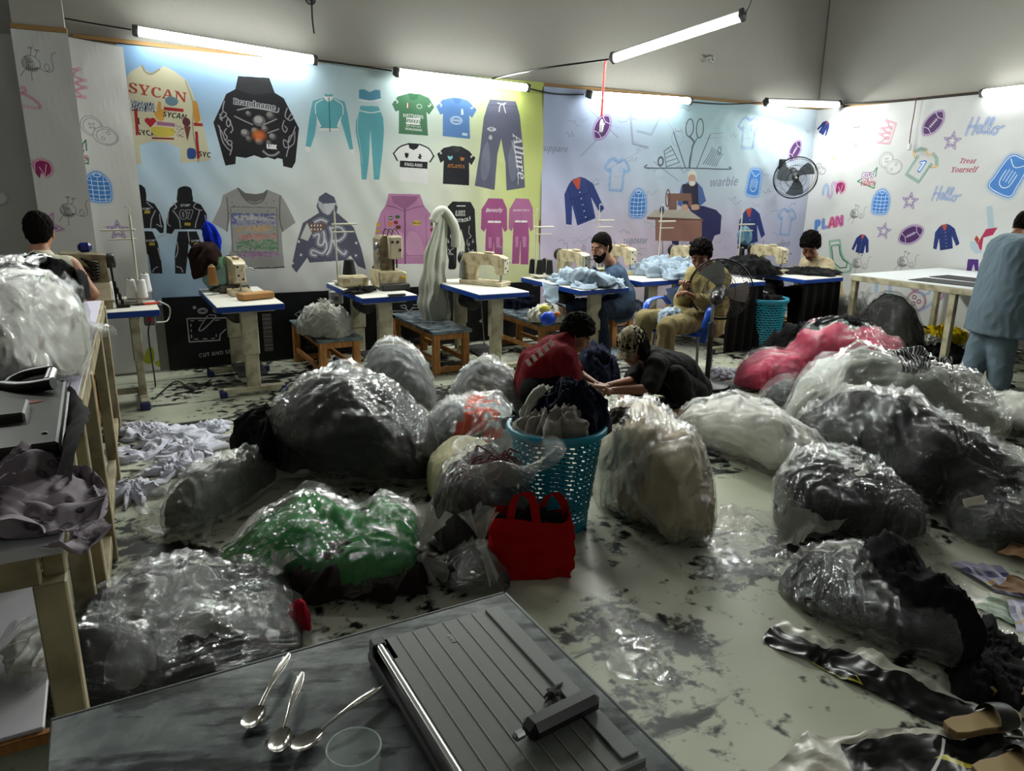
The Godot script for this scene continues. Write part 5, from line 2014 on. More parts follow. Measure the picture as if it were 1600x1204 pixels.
func build_bags() -> void:
	var black := cloth_mat("cloth_black", Color(0.06, 0.06, 0.064))
	var charcoal := cloth_mat("cloth_charcoal", Color(0.17, 0.175, 0.18))
	var grey := cloth_mat("cloth_grey", Color(0.42, 0.43, 0.44))
	var pale := cloth_mat("cloth_pale", Color(0.72, 0.72, 0.68))
	var cream_c := cloth_mat("cloth_cream", Color(0.70, 0.66, 0.57))
	var green := cloth_mat("cloth_green", Color(0.05, 0.38, 0.13))
	var pink := cloth_mat("cloth_pink", Color(0.80, 0.27, 0.40))
	var brown := cloth_mat("cloth_brown", Color(0.13, 0.09, 0.085))
	var pile := "plastic bags of garments on the floor"
	# the big black one left of the middle
	var t := bag("garment_bag", "big clear bag stuffed with black garments, behind the green bag", pile, [0.736, -4.360, 0.000, 0.311, 0.120, 0.868, -4.286, 0.000, 0.490, 0.280, 1.057, -4.121, 0.000, 0.628, 0.360, 1.257, -4.001, 0.000, 0.575, 0.380, 1.423, -3.900, 0.000, 0.461, 0.340, 1.559, -3.848, 0.000, 0.310, 0.250, 1.614, -3.817, 0.000, 0.169, 0.100], black, "film", {"seed": 1.0, "lump": 0.04, "fold": 0.014, "pull": Vector3(0.8, -0.45, 0.4), "gather": [[Vector3(0.822, 0.310, -4.279), 0.35, 0.02, 11.0]]})
	put("garment", heap(Vector3(0.741, 0.140, -4.227), 0.16, 0.2, 0.22, 0.4, 3.0, 0.04).mesh(), black, t)
	bag("garment_bag", "crinkled clear bag of grey pieces behind the big black bag", pile, [1.575, -5.158, 0.000, 0.341, 0.100, 1.698, -5.141, 0.000, 0.495, 0.240, 1.824, -5.066, 0.000, 0.540, 0.280, 1.949, -4.951, 0.000, 0.447, 0.260, 2.049, -4.853, 0.000, 0.181, 0.120], grey, "milky", {"seed": 2.0, "fold": 0.028, "fs": 7.0, "pull": Vector3(0.2, 0.4, 0.2)})
	t = bag("garment_bag", "half empty clear bag with its mouth spread on the floor beside white scraps", pile, [0.136, -3.746, 0.000, 0.105, 0.060, 0.208, -3.775, 0.000, 0.212, 0.180, 0.327, -3.768, 0.000, 0.290, 0.240, 0.485, -3.876, 0.000, 0.286, 0.270, 0.635, -4.001, 0.000, 0.212, 0.200, 0.714, -4.067, 0.000, 0.068, 0.070], cloth_mat("cloth_smoke", Color(0.3, 0.3, 0.29)), "milky", {"seed": 3.0, "fold": 0.02, "pull": Vector3(0.5, 0.6, 0.3)})
	put("open_mouth", sheet([Vector3(-0.001, 0.020, -3.964), Vector3(0.128, 0.060, -4.117), Vector3(0.295, 0.140, -4.117)], [Vector3(0.022, 0.010, -3.692), Vector3(0.187, 0.010, -3.481), Vector3(0.339, 0.020, -3.452)], 0.05, 3.3, 40, 24, -0.03).mesh(), film("milky"), t)
	# green
	t = bag("garment_bag", "clear bag of bright green garments tied at one end", pile, [0.322, -3.328, 0.000, 0.020, 0.040, 0.405, -3.280, 0.000, 0.095, 0.180, 0.534, -3.226, 0.000, 0.211, 0.300, 0.685, -3.119, 0.000, 0.267, 0.330, 0.809, -2.973, 0.000, 0.224, 0.300, 0.918, -2.873, 0.000, 0.292, 0.300, 1.037, -2.798, 0.000, 0.237, 0.250, 1.090, -2.713, 0.000, 0.176, 0.080], green, "clear", {"seed": 4.0, "lump": 0.035, "fold": 0.014, "pull": Vector3(0.9, 0.3, 0.3), "gather": [[Vector3(1.062, 0.161, -2.678), 0.4, 0.02, 13.0], [Vector3(0.693, 0.306, -2.987), 0.32, 0.022, 12.0]]})
	put("dark_garment", heap(Vector3(0.823, 0.030, -2.760), 0.34, 0.17, 0.14, -0.45, 4.4, 0.02).mesh(), brown, t)
	tuft(t, Vector3(1.041, 0.192, -2.640), Vector3(0.35, 0.9, 0.1), 0.15, 0.06, "white", 2.0)
	tuft(t, Vector3(1.026, 0.165, -2.604), Vector3(0.5, -0.7, 0.35), 0.12, 0.045, "milky", 3.0, "loose_end")
	# near the cutting table, black inside
	t = bag("garment_bag", "open clear bag of black garments by the cream table leg", pile, [-0.393, -2.675, 0.000, 0.165, 0.100, -0.293, -2.666, 0.000, 0.181, 0.250, -0.162, -2.641, 0.000, 0.288, 0.350, 0.002, -2.657, 0.000, 0.268, 0.420, 0.182, -2.661, 0.000, 0.170, 0.420, 0.342, -2.606, 0.000, 0.134, 0.340, 0.442, -2.511, 0.000, 0.105, 0.180, 0.476, -2.415, 0.000, 0.060, 0.050], black, "film", {"seed": 5.0, "lump": 0.04, "fold": 0.013, "fs": 4.5, "pull": Vector3(0.9, 0.1, 0.4)})
	tuft(t, Vector3(0.435, 0.264, -2.583), Vector3(0.4, 0.9, 0), 0.07, 0.04, "milky", 1.0)
	put("film_fold", sheet([Vector3(-0.155, 0.272, -2.522), Vector3(-0.078, 0.353, -2.599), Vector3(0.145, 0.341, -2.531), Vector3(0.375, 0.231, -2.429)], [Vector3(-0.122, 0.197, -2.303), Vector3(-0.050, 0.223, -2.259), Vector3(0.108, 0.265, -2.255), Vector3(0.303, 0.258, -2.264)], 0.05, 5.5, 44, 20).mesh(), film("milky"), t)
	put("pink_garment", heap(Vector3(0.502, 0.020, -2.571), 0.03, 0.07, 0.12, 0.3, 5.7, 0.01).mesh(), cloth_mat("cloth_rose", Color(0.6, 0.09, 0.17)), t)
	# the group round the basket
	bag("garment_bag", "clear bag showing an orange and green print, on the cream sack", pile, [1.740, -4.304, 0.000, 0.160, 0.100, 1.822, -4.136, 0.000, 0.316, 0.240, 1.957, -4.032, 0.000, 0.355, 0.280, 2.090, -3.945, 0.000, 0.346, 0.260, 2.186, -3.880, 0.000, 0.285, 0.100], grey, "film", {"seed": 6.0, "fold": 0.022, "fs": 7.0, "pull": Vector3(0.1, 0.9, 0.2)})
	print_patch(get_child(get_child_count() - 1), [1.740, -4.304, 0.000, 0.160, 0.100, 1.822, -4.136, 0.000, 0.316, 0.240, 1.957, -4.032, 0.000, 0.355, 0.280, 2.090, -3.945, 0.000, 0.346, 0.260, 2.186, -3.880, 0.000, 0.285, 0.100], Vector3(1.969, 0.244, -4.037))
	var sack := loaf([1.475, -3.625, 0.000, 0.172, 0.120, 1.522, -3.479, 0.000, 0.289, 0.220, 1.661, -3.408, 0.000, 0.290, 0.220, 1.735, -3.347, 0.000, 0.273, 0.100], {"seed": 7.0, "lump": 0.02, "fold": 0.006, "ex": 3.2})
	tag(put("cloth_sack", sack.mesh(), cloth_mat("cloth_sack", Color(0.62, 0.60, 0.48))), "plain cream sack between the big black bag and the basket", "sack")
	t = bag("garment_bag", "open clear bag of dark red and black offcuts beside the basket", pile, [1.212, -3.040, 0.000, 0.080, 0.060, 1.285, -3.022, 0.000, 0.310, 0.200, 1.389, -3.009, 0.000, 0.408, 0.300, 1.507, -2.947, 0.000, 0.409, 0.300, 1.643, -2.930, 0.000, 0.305, 0.270, 1.735, -2.885, 0.000, 0.214, 0.120], brown, "film", {"seed": 8.0, "lump": 0.05, "fold": 0.016, "pull": Vector3(0.3, 0.9, 0.2)})
	rim_film(t, Vector3(1.487, 0.457, -2.783), 0.19, 0.15)
	put("tangled_strips", strips(Vector3(1.472, 0.425, -2.829), 26, 0.10, 8).mesh(), cloth_mat("cloth_mauve", Color(0.46, 0.33, 0.34)), t)
	t = bag("garment_bag", "small knotted clear bag of grey cloth in front of the red tote", pile, [1.116, -2.695, 0.000, 0.029, 0.050, 1.183, -2.646, 0.000, 0.075, 0.140, 1.255, -2.575, 0.000, 0.139, 0.170, 1.323, -2.507, 0.000, 0.118, 0.130, 1.368, -2.463, 0.000, 0.020, 0.050], charcoal, "milky", {"seed": 9.0, "lump": 0.02, "fold": 0.01, "ex": 2.0, "pull": Vector3(0.1, 1, 0.1), "gather": [[Vector3(1.282, 0.198, -2.567), 0.3, 0.022, 12.0]]})
	tuft(t, Vector3(1.271, 0.202, -2.539), Vector3(-0.05, 1, 0), 0.14, 0.065, "milky", 4.0)
	tuft(t, Vector3(1.231, 0.233, -2.453), Vector3(0.15, -0.9, 0.35), 0.14, 0.018, "white", 5.0, "loose_end")
	# pale bags
	t = bag("garment_bag", "tall clear bag of beige and white garments right of the basket", pile, [2.251, -3.136, 0.000, 0.245, 0.160, 2.296, -3.022, 0.000, 0.461, 0.320, 2.373, -2.831, 0.000, 0.550, 0.420, 2.440, -2.674, 0.000, 0.524, 0.420, 2.484, -2.556, 0.000, 0.406, 0.320, 2.492, -2.468, 0.000, 0.176, 0.100], cream_c, "clear", {"seed": 10.0, "lump": 0.06, "fold": 0.02, "in_fold": 0.035, "ex": 3.2, "pull": Vector3(0.6, -0.5, 0.3)})
	put("dark_garment", heap(Vector3(2.324, 0.471, -2.963), 0.13, 0.08, 0.04, 0.5, 10.2, 0.02).mesh(), cloth_mat("cloth_taupe", Color(0.25, 0.23, 0.2)), t)
	bag("garment_bag", "long clear bag of off-white garments lying across the middle", pile, [3.273, -3.596, 0.000, 0.179, 0.060, 3.360, -3.486, 0.000, 0.290, 0.200, 3.422, -3.237, 0.000, 0.384, 0.300, 3.468, -3.007, 0.000, 0.385, 0.330, 3.552, -2.830, 0.000, 0.298, 0.330, 3.589, -2.633, 0.000, 0.217, 0.200], pale, "clear", {"seed": 11.0, "lump": 0.03, "fold": 0.014, "ex": 2.2, "pull": Vector3(0.9, 0.2, -0.3)})
	t = bag("garment_bag", "clear bag of black garments with its white mouth hanging in front", pile, [2.805, -2.330, 0.000, 0.260, 0.080, 2.955, -2.315, 0.000, 0.357, 0.240, 3.127, -2.252, 0.000, 0.383, 0.320, 3.267, -2.167, 0.000, 0.354, 0.330, 3.399, -2.073, 0.000, 0.234, 0.280, 3.491, -1.999, 0.000, 0.085, 0.080], black, "film", {"seed": 12.0, "lump": 0.03, "fold": 0.016, "pull": Vector3(0.1, 0.9, 0.3), "gather": [[Vector3(3.188, 0.301, -2.313), 0.45, 0.026, 12.0]]})
	put("loose_mouth", sheet([Vector3(3.055, 0.323, -2.275), Vector3(3.088, 0.350, -2.241), Vector3(3.144, 0.326, -2.203)], [Vector3(2.644, 0.062, -2.161), Vector3(2.811, 0.094, -2.031), Vector3(3.148, 0.269, -2.041)], 0.04, 12.4, 60, 40, -0.03).mesh(), film("white"), t)
	t = bag("garment_bag", "largest clear bag of black garments sprawling before the pale bag", pile, [3.794, -3.051, 0.000, 0.247, 0.100, 3.796, -2.807, 0.000, 0.392, 0.240, 3.790, -2.559, 0.000, 0.559, 0.360, 3.848, -2.346, 0.000, 0.541, 0.420, 3.964, -2.190, 0.000, 0.462, 0.420, 4.202, -2.116, 0.000, 0.342, 0.360, 4.432, -2.073, 0.000, 0.205, 0.220, 4.625, -2.056, 0.000, 0.061, 0.060], black, "film", {"seed": 13.0, "lump": 0.05, "fold": 0.024, "fs": 4.2, "pull": Vector3(0.7, -0.5, 0.4)})
	bag("garment_bag", "grey white clear bag under the striped shirt", pile, [4.090, -3.392, 0.000, 0.226, 0.100, 4.283, -3.298, 0.000, 0.469, 0.280, 4.526, -3.165, 0.000, 0.602, 0.360, 4.779, -2.990, 0.000, 0.576, 0.400, 5.059, -2.838, 0.000, 0.498, 0.400, 5.296, -2.746, 0.000, 0.322, 0.300, 5.539, -2.757, 0.000, 0.079, 0.080], cloth_mat("cloth_ash", Color(0.60, 0.61, 0.58)), "film", {"seed": 14.0, "lump": 0.05, "fold": 0.02, "pull": Vector3(0.9, -0.1, 0.3)})
	bag("garment_bag", "upper clear bag of pink garments by the far basket", pile, [5.073, -4.343, 0.000, 0.277, 0.050, 5.156, -4.200, 0.000, 0.515, 0.200, 5.373, -4.068, 0.000, 0.583, 0.280, 5.659, -3.966, 0.000, 0.521, 0.280, 6.046, -3.981, 0.000, 0.410, 0.200, 6.296, -3.982, 0.000, 0.181, 0.050], pink, "film", {"seed": 15.0, "in_off": -0.014, "lump": 0.04, "fold": 0.016, "pull": Vector3(0.2, 0.9, 0.2)})
	t = bag("garment_bag", "lower clear bag of pink garments tied toward the room", pile, [4.668, -4.451, 0.000, 0.089, 0.050, 4.769, -4.374, 0.000, 0.254, 0.200, 4.890, -4.234, 0.000, 0.329, 0.260, 5.081, -4.149, 0.000, 0.305, 0.200, 5.306, -4.141, 0.000, 0.134, 0.060], pink, "film", {"seed": 16.0, "in_off": -0.014, "lump": 0.03, "fold": 0.016, "pull": Vector3(0.9, 0.4, 0.2), "gather": [[Vector3(4.650, 0.082, -4.219), 0.35, 0.03, 11.0]]})
	bag("garment_bag", "small clear bag of dark garments next to the pink bags", pile, [4.454, -3.960, 0.000, 0.068, 0.050, 4.568, -3.884, 0.000, 0.190, 0.160, 4.704, -3.773, 0.000, 0.228, 0.200, 4.828, -3.623, 0.000, 0.187, 0.100], charcoal, "film", {"seed": 17.0, "fold": 0.014, "pull": Vector3(0.9, 0.1, 0.3)})
	bag("garment_bag", "small pale clear bag under the white table", pile, [7.430, -5.766, 0.000, 0.267, 0.060, 7.514, -5.632, 0.000, 0.451, 0.200, 7.710, -5.537, 0.000, 0.490, 0.200, 7.906, -5.531, 0.000, 0.224, 0.050], grey, "milky", {"seed": 18.0, "fold": 0.02})
	t = bag("garment_bag", "tied clear bag of black garments under the white table", pile, [7.032, -5.054, 0.000, 0.306, 0.060, 7.089, -4.897, 0.000, 0.569, 0.200, 7.185, -4.723, 0.000, 0.639, 0.250, 7.348, -4.601, 0.000, 0.383, 0.200, 7.531, -4.567, 0.000, 0.070, 0.060], black, "clear", {"seed": 19.0, "fold": 0.01, "lump": 0.02, "pull": Vector3(0.8, 0.5, 0.2), "gather": [[Vector3(7.077, 0.503, -5.018), 0.4, 0.03, 11.0]]})
	tuft(t, Vector3(6.954, 0.522, -4.938), Vector3(-0.3, 0.9, 0.2), 0.12, 0.07, "milky", 6.0)
	t = bag("garment_bag", "open clear bag spilling black cloth near the slippers", pile, [2.365, -1.896, 0.000, 0.020, 0.050, 2.404, -1.776, 0.000, 0.138, 0.200, 2.488, -1.646, 0.000, 0.230, 0.300, 2.572, -1.523, 0.000, 0.236, 0.330, 2.623, -1.398, 0.000, 0.202, 0.280, 2.647, -1.312, 0.000, 0.128, 0.160, 2.651, -1.279, 0.000, 0.068, 0.050], black, "film", {"seed": 20.0, "cut": [0.0, 0.56], "lump": 0.03, "fold": 0.014, "pull": Vector3(0.8, -0.4, 0.3)})
	put("spilling_cloth", loaf([2.535, -1.719, 0.080, 0.100, 0.080, 2.535, -1.610, 0.080, 0.270, 0.170, 2.575, -1.467, 0.080, 0.282, 0.200, 2.615, -1.366, 0.080, 0.224, 0.160, 2.600, -1.272, 0.080, 0.181, 0.060], {"seed": 20.5, "lump": 0.05, "fold": 0.02, "off": 0.035, "pull": Vector3(0.7, -0.6, 0.2)}).mesh(), black, t)
	bag("garment_bag", "clear bag of dark blue garments with a taped label, near the cardboard", pile, [3.571, -1.893, 0.000, 0.102, 0.060, 3.644, -1.841, 0.000, 0.191, 0.180, 3.783, -1.752, 0.000, 0.222, 0.240, 3.946, -1.678, 0.000, 0.211, 0.260, 4.029, -1.588, 0.000, 0.119, 0.100], cloth_mat("cloth_ink", Color(0.07, 0.075, 0.1)), "film", {"seed": 21.0, "fold": 0.022, "fs": 6.0})
	print_label(get_child(get_child_count() - 1))
	bag("garment_bag", "nearly empty clear bag on the floor behind the largest black bag", pile, [5.488, -2.783, 0.000, 0.089, 0.080, 5.596, -2.692, 0.000, 0.246, 0.240, 5.749, -2.595, 0.000, 0.230, 0.300, 5.900, -2.474, 0.000, 0.153, 0.120], pale, "milky", {"seed": 22.0, "fold": 0.02})
	bag("garment_bag", "crinkled clear bag of grey strips behind the printed bag", pile, [2.152, -4.850, 0.000, 0.148, 0.080, 2.236, -4.736, 0.000, 0.367, 0.220, 2.358, -4.680, 0.000, 0.443, 0.260, 2.526, -4.628, 0.000, 0.335, 0.260, 2.682, -4.498, 0.000, 0.184, 0.100], grey, "milky", {"seed": 23.0, "fold": 0.028, "fs": 7.0, "pull": Vector3(0.4, 0.8, 0.2)})
	# on the cutting table
	bag("garment_bag", "huge clear bag of white garments standing on the cutting table", "bags on the cutting table", [-0.618, -3.553, 0.900, 1.271, 0.300, -0.417, -3.414, 0.900, 1.305, 0.360, -0.298, -3.379, 0.900, 1.293, 0.360, -0.206, -3.332, 0.900, 1.174, 0.260, -0.141, -3.250, 0.900, 0.984, 0.100], pale, "clear", {"seed": 24.0, "lump": 0.02, "fold": 0.014, "in_fold": 0.03, "ex": 2.4, "pull": Vector3(0.3, 0.8, 0.2)})
	t = bag("garment_bag", "clear bag of grey and black garments behind the huge white bag", "bags on the cutting table", [-0.660, -4.434, 0.900, 1.260, 0.250, -0.493, -4.320, 0.900, 1.288, 0.300, -0.356, -4.259, 0.900, 1.283, 0.300, -0.229, -4.182, 0.900, 1.243, 0.220, -0.136, -4.153, 0.900, 1.152, 0.100], charcoal, "film", {"seed": 25.0, "lump": 0.03, "fold": 0.014, "ex": 3.0})
	put("black_garment", loaf([-0.350, -4.595, 1.050, 1.217, 0.060, -0.255, -4.373, 1.050, 1.278, 0.120, -0.167, -4.211, 1.050, 1.247, 0.100, -0.102, -4.476, 1.050, 1.158, 0.050], {"seed": 25.6, "lump": 0.04, "fold": 0.02, "off": 0.01}).mesh(), black, t)


# orange and green printed cloth among the grey contents
func print_patch(t: Node3D, st: Array, at: Vector3) -> void:
	var m := loaf(st, {"seed": 6.0, "off": -0.02, "fold": 0.016, "pull": Vector3(0.3, 0.2, 0.9), "fs": 4.0}, 110, 90)
	for k in m.v.size():
		var p := m.v[k] - at
		var x := p.dot(ACROSS)
		var w := noise_b.get_noise_3dv(m.v[k] * 9.0) * 0.05
		var c := Color(0.20, 0.21, 0.22)
		if absf(x - 0.02 + w) < 0.13 and absf(p.y + 0.01 + w) < 0.10:
			c = Color(0.55, 0.06, 0.02)
			if p.y < -0.05 + x * 0.5 + w and p.y > -0.15 + x * 0.5:
				c = Color(0.02, 0.07, 0.02) if x < 0.06 else Color(0.5, 0.05, 0.02)
			elif x < -0.06 and p.y > 0.03:
				c = Color(0.2, 0.21, 0.22)
			if absf(p.y + 0.045 - x * 0.5 - w) < 0.012:
				c = Color(0.55, 0.56, 0.54)
		m.c[k] = c
	var pm := mat("printed_cloth", Color.WHITE, 0.9)
	pm.vertex_color_use_as_albedo = true
	var o: MeshInstance3D = t.get_child(0)
	o.mesh = m.mesh()
	o.material_override = pm


# a paper label under the film
func print_label(t: Node3D) -> void:
	var b := Mb.new()
	b.box(Vector3(3.619, 0.191, -1.827), Vector3(0.1, 0.04, 0.004), 0.001, Basis(Vector3.UP, -0.6).rotated(Vector3.RIGHT, -0.5))
	put("paper_label", b.mesh(), mat("paper", Color(0.82, 0.8, 0.72), 0.7), t)


# the flared open mouth of a bag
func rim_film(t: Node3D, at: Vector3, rx: float, rz: float) -> void:
	var nu := 64
	var nv := 12
	var p := PackedVector3Array()
	for j in nv:
		var v := j / (nv - 1.0)
		for i in nu:
			var a := TAU * i / nu
			var r := 0.72 + 0.45 * v + 0.08 * sin(a * 3 + 1.0) + 0.05 * sin(a * 7) * v
			var q := ACROSS * (cos(a) * rx * r) - SIGHT * (sin(a) * rz * r)
			q.y = -0.10 + 0.17 * sin(v * 2.0) + 0.03 * sin(a * 4 + v * 2) * v - 0.06 * sin(a) * v
			if cos(a) > 0.6:
				q += ACROSS * (cos(a) - 0.6) * 0.14 * v
			p.append(at + q)
	var m := Mb.new()
	m.grid(p, nu, nv, true, 4.0, 1.0)
	put("open_mouth", m.mesh(), film("milky"), t)


func strips(at: Vector3, n: int, r: float, seed_: int) -> Mb:
	var g := RandomNumberGenerator.new()
	g.seed = seed_
	var m := Mb.new()
	for k in n:
		var q := []
		var p := at + Vector3(g.randf_range(-1, 1), g.randf_range(-0.4, 0.4), g.randf_range(-0.5, 0.5)) * r
		for i in 5:
			q.append(p)
			p += Vector3(g.randf_range(-1, 1), g.randf_range(-0.8, 0.6), g.randf_range(-0.6, 0.6)) * r * 0.5
		m.tube(spline(q, 4), 0.005, 5)
	return m


# ---------------------------------------------------------------- tables at the front and what lies on them

func build_foreground() -> void:
	front_table()
	trimmer()
	spoon("steel spoon lying apart beside the marble table's back edge", Vector3(0.140, 0.753, -1.166), Vector3(0.223, 0.753, -1.296))
	spoon("steel spoon in the middle, its bowl touching another spoon", Vector3(0.169, 0.753, -1.088), Vector3(0.234, 0.753, -1.225))
	spoon("steel spoon reaching under the paper trimmer beside the glass", Vector3(0.209, 0.753, -1.066), Vector3(0.347, 0.753, -1.125))
	var t := thing("drinking_glass", "empty clear drinking glass on the marble table", "glass", Vector3(0.246, 0.846, -0.919) - Vector3(0, 0.094, 0))
	var b := Mb.new()
	b.lathe([Vector2(0.001, 0.0), Vector2(0.03, 0.0), Vector2(0.032, 0.004), Vector2(0.041, 0.092), Vector2(0.0405, 0.0945), Vector2(0.039, 0.092), Vector2(0.0305, 0.012), Vector2(0.001, 0.010)], 40)
	var g := mat("glass", Color(0.9, 0.95, 0.93), 0.02)
	g.albedo_color = Color(0.9, 0.95, 0.93, 0.10)
	g.transparency = BaseMaterial3D.TRANSPARENCY_ALPHA
	g.cull_mode = BaseMaterial3D.CULL_DISABLED
	put("tumbler", b.mesh(), g, t)
	b = Mb.new()
	var lip := PackedVector3Array()
	for i in 41:
		lip.append(Vector3(cos(TAU * i / 40) * 0.0402, 0.094, sin(TAU * i / 40) * 0.0402))
	b.tube(lip, 0.0012, 8, false)
	put("rim", b.mesh(), film_mat("glass_rim", Color(0.85, 0.9, 0.88), 0.45, 0.0, 0.05), t)
	cutting_tables()
	heat_press()
	floral()
	tote()
	basket("laundry_basket", "big teal laundry basket heaped with clothes in the middle", Vector3(1.791, 0.000, -2.772) + SIGHT * 0.165, 0.165, 0.235, 0.53)
	basket("laundry_basket", "light blue laundry basket standing at the back near the pink bags", Vector3(5.972, 0.000, -5.307) + SIGHT * 0.17, 0.17, 0.225, 0.56)
	basket_clothes()
	far_table()
	floor_things()


func front_table() -> void:
	var t := thing("marble_table", "marble laminate table at the front under the paper trimmer", "table")
	var m := mat("marble_laminate", Color(0.72, 0.74, 0.74), 0.28)
	m.albedo_texture = tex.top
	m.heightmap_enabled = true
	m.heightmap_texture = tex.plaster
	m.heightmap_scale = 0.1
	var b := Mb.new()
	b.box(Vector3(0.277, 0.735, -0.68), Vector3(0.90, 0.03, 1.31), 0.003)
	for k in b.v.size():
		b.uv[k] = Vector2(b.v[k].x * 1.05 + b.v[k].z * 0.5 + 0.4, b.v[k].z * 1.5 - b.v[k].x * 0.55 + b.v[k].y)
	put("tabletop", b.mesh(), m, t)
	var strip := mat("edge_strip", Color(0.5, 0.52, 0.52), 0.35)
	b = Mb.new()
	b.box(Vector3(0.277, 0.728, -1.338), Vector3(0.90, 0.046, 0.006), 0.002)
	put("edge_strip", b.mesh(), strip, t)
	b = Mb.new()
	b.box(Vector3(0.730, 0.728, -0.68), Vector3(0.006, 0.046, 1.31), 0.002)
	put("edge_strip", b.mesh(), strip, t)
	for k in [[-0.12, -1.28], [0.67, -1.28], [-0.12, -0.08], [0.67, -0.08]]:
		b = Mb.new()
		b.box(Vector3(k[0], 0.36, k[1]), Vector3(0.05, 0.72, 0.05), 0.004)
		put("leg", b.mesh(), mat("painted_leg", Color(0.62, 0.58, 0.46), 0.6), t)


func trimmer() -> void:
	var t := thing("paper_trimmer", "grey paper trimmer with a ridged board and a silver rail", "paper trimmer", Vector3(0.515, 0.752, -0.985))
	var grey_m := mat("trimmer_grey", Color(0.36, 0.37, 0.35), 0.45)
	var dark := mat("trimmer_dark", Color(0.05, 0.05, 0.05), 0.4)
	var b := Mb.new()
	b.box(Vector3(0, 0.012, 0), Vector3(0.296, 0.024, 0.50), 0.004)
	put("base", b.mesh(), dark, t)
	b = Mb.new()
	b.box(Vector3(0.012, 0.033, 0), Vector3(0.268, 0.018, 0.496), 0.003)
	put("board", b.mesh(), grey_m, t)
	for k in 6:
		b = Mb.new()
		b.box(Vector3(-0.088 + k * 0.033, 0.0425, -0.002), Vector3(0.0022, 0.002, 0.485), 0.0006)
		put("ridge", b.mesh(), mat("ridge_grey", Color(0.50, 0.51, 0.49), 0.35), t)
	b = Mb.new()
	b.box(Vector3(0.124, 0.044, -0.005), Vector3(0.034, 0.005, 0.475), 0.0015)
	put("side_ruler", b.mesh(), mat("ruler_grey", Color(0.42, 0.43, 0.42), 0.35), t)
	b = Mb.new()
	b.tube(PackedVector3Array([Vector3(-0.133, 0.047, -0.22), Vector3(-0.133, 0.047, 0.25)]), 0.008, 12)
	put("cutting_rail", b.mesh(), mat("rail_silver", Color(0.75, 0.75, 0.74), 0.25, 0.9), t)
	b = Mb.new()
	b.box(Vector3(-0.133, 0.04, -0.228), Vector3(0.028, 0.03, 0.03), 0.004)
	b.box(Vector3(-0.118, 0.036, -0.21), Vector3(0.02, 0.012, 0.07), 0.002)
	put("hinge", b.mesh(), dark, t)
	var tm := TextMesh.new()
	var f := SystemFont.new()
	f.font_names = PackedStringArray(["Droid Sans"])
	f.font_weight = 700
	tm.text = "deli"
	tm.font = f
	tm.font_size = 32
	tm.pixel_size = 0.0005
	tm.depth = 0.0008
	var l := put("lettering", tm, mat("letter_silver", Color(0.62, 0.62, 0.6), 0.35, 0.4), t)
	l.transform = Transform3D(Basis(Vector3(0, 0, 1), Vector3(1, 0, 0), Vector3(0, 1, 0)), Vector3(0.006, 0.0425, -0.185))
	# black cutter lying over the board
	var c := thing("utility_cutter", "black plastic cutter lying across the grey paper trimmer", "cutter")
	var a: Vector3 = Vector3(0.482, 0.812, -0.856)
	var e: Vector3 = Vector3(0.657, 0.812, -0.875)
	var d := (e - a).normalized()
	b = Mb.new()
	var bs := Basis(d, Vector3.UP, d.cross(Vector3.UP))
	b.box(a.lerp(e, 0.58), Vector3((e - a).length() * 0.84, 0.034, 0.042), 0.011, bs)
	put("handle", b.mesh(), mat("cutter_black", Color(0.035, 0.035, 0.037), 0.42), c)
	b = Mb.new()
	b.box(a.lerp(e, 0.085), Vector3(0.022, 0.014, 0.016), 0.004, bs)
	put("tip", b.mesh(), mat("steel", Color(0.6, 0.6, 0.6), 0.35, 0.9), c)
	b = Mb.new()
	b.box(a.lerp(e, 0.6) + Vector3(0, 0.014, 0), Vector3(0.05, 0.004, 0.014), 0.002, bs)
	put("slider", b.mesh(), mat("cutter_dark", Color(0.02, 0.02, 0.02), 0.5), c)
	tag(put("cloth_scrap", heap(Vector3(0.610, 0.797, -0.933), 0.026, 0.012, 0.006, 0.6, 3.0, 0.006, 28, 0.6).mesh(), mat("scrap_black", Color(0.02, 0.02, 0.022), 0.9)), "tiny black cloth scrap on the paper trimmer's board", "scrap")


func spoon(label: String, bowl: Vector3, tip: Vector3) -> void:
	var d := (tip - bowl).normalized()
	var t := thing("spoon", label, "spoon", bowl, atan2(d.x, d.z), "spoons on the marble table")
	var steel := mat("cutlery", Color(0.80, 0.79, 0.76), 0.16, 1.0)
	var l := (tip - bowl).length() + 0.022
	var nu := 28
	var nv := 12
	var b := Mb.new()
	for side in 2:
		var p := PackedVector3Array()
		for j in nv:
			var v := j / (nv - 1.0)
			for i in nu:
				var a := TAU * i / nu
				var z := sin(a) * 0.030 * v
				var x := cos(a) * 0.0185 * v * (1.0 - 0.14 * sin(a))
				p.append(Vector3(x, 0.001 + 0.008 * v * v - (0.0012 if side == 1 else 0.0), z))
		b.grid(p, nu, nv, true, 1.0, 1.0, side == 0)
	put("bowl", b.mesh(), steel, t)
	b = Mb.new()
	var p := PackedVector3Array()
	var ws := [0.0035, 0.0032, 0.0036, 0.0048, 0.0066, 0.0085, 0.009, 0.0075, 0.003]
	for k in ws.size():
		var u := k / (ws.size() - 1.0)
		var z := 0.027 + u * (l - 0.03)
		var y := 0.009 + 0.012 * sin(minf(u * 1.4, 1.0) * PI * 0.5) * (1.0 - u * 0.75)
		for i in 10:
			var a := TAU * i / 10
			p.append(Vector3(cos(a) * ws[k], y + sin(a) * 0.0016, z))
	b.grid(p, 10, ws.size(), true, 1.0, 1.0, true)
	for s in [-1.0, 1.0]:
		b.tube(PackedVector3Array([Vector3(s * 0.0035, 0.0195, l * 0.55), Vector3(s * 0.006, 0.0155, l * 0.9)]), 0.0006, 5)
	put("handle", b.mesh(), steel, t)


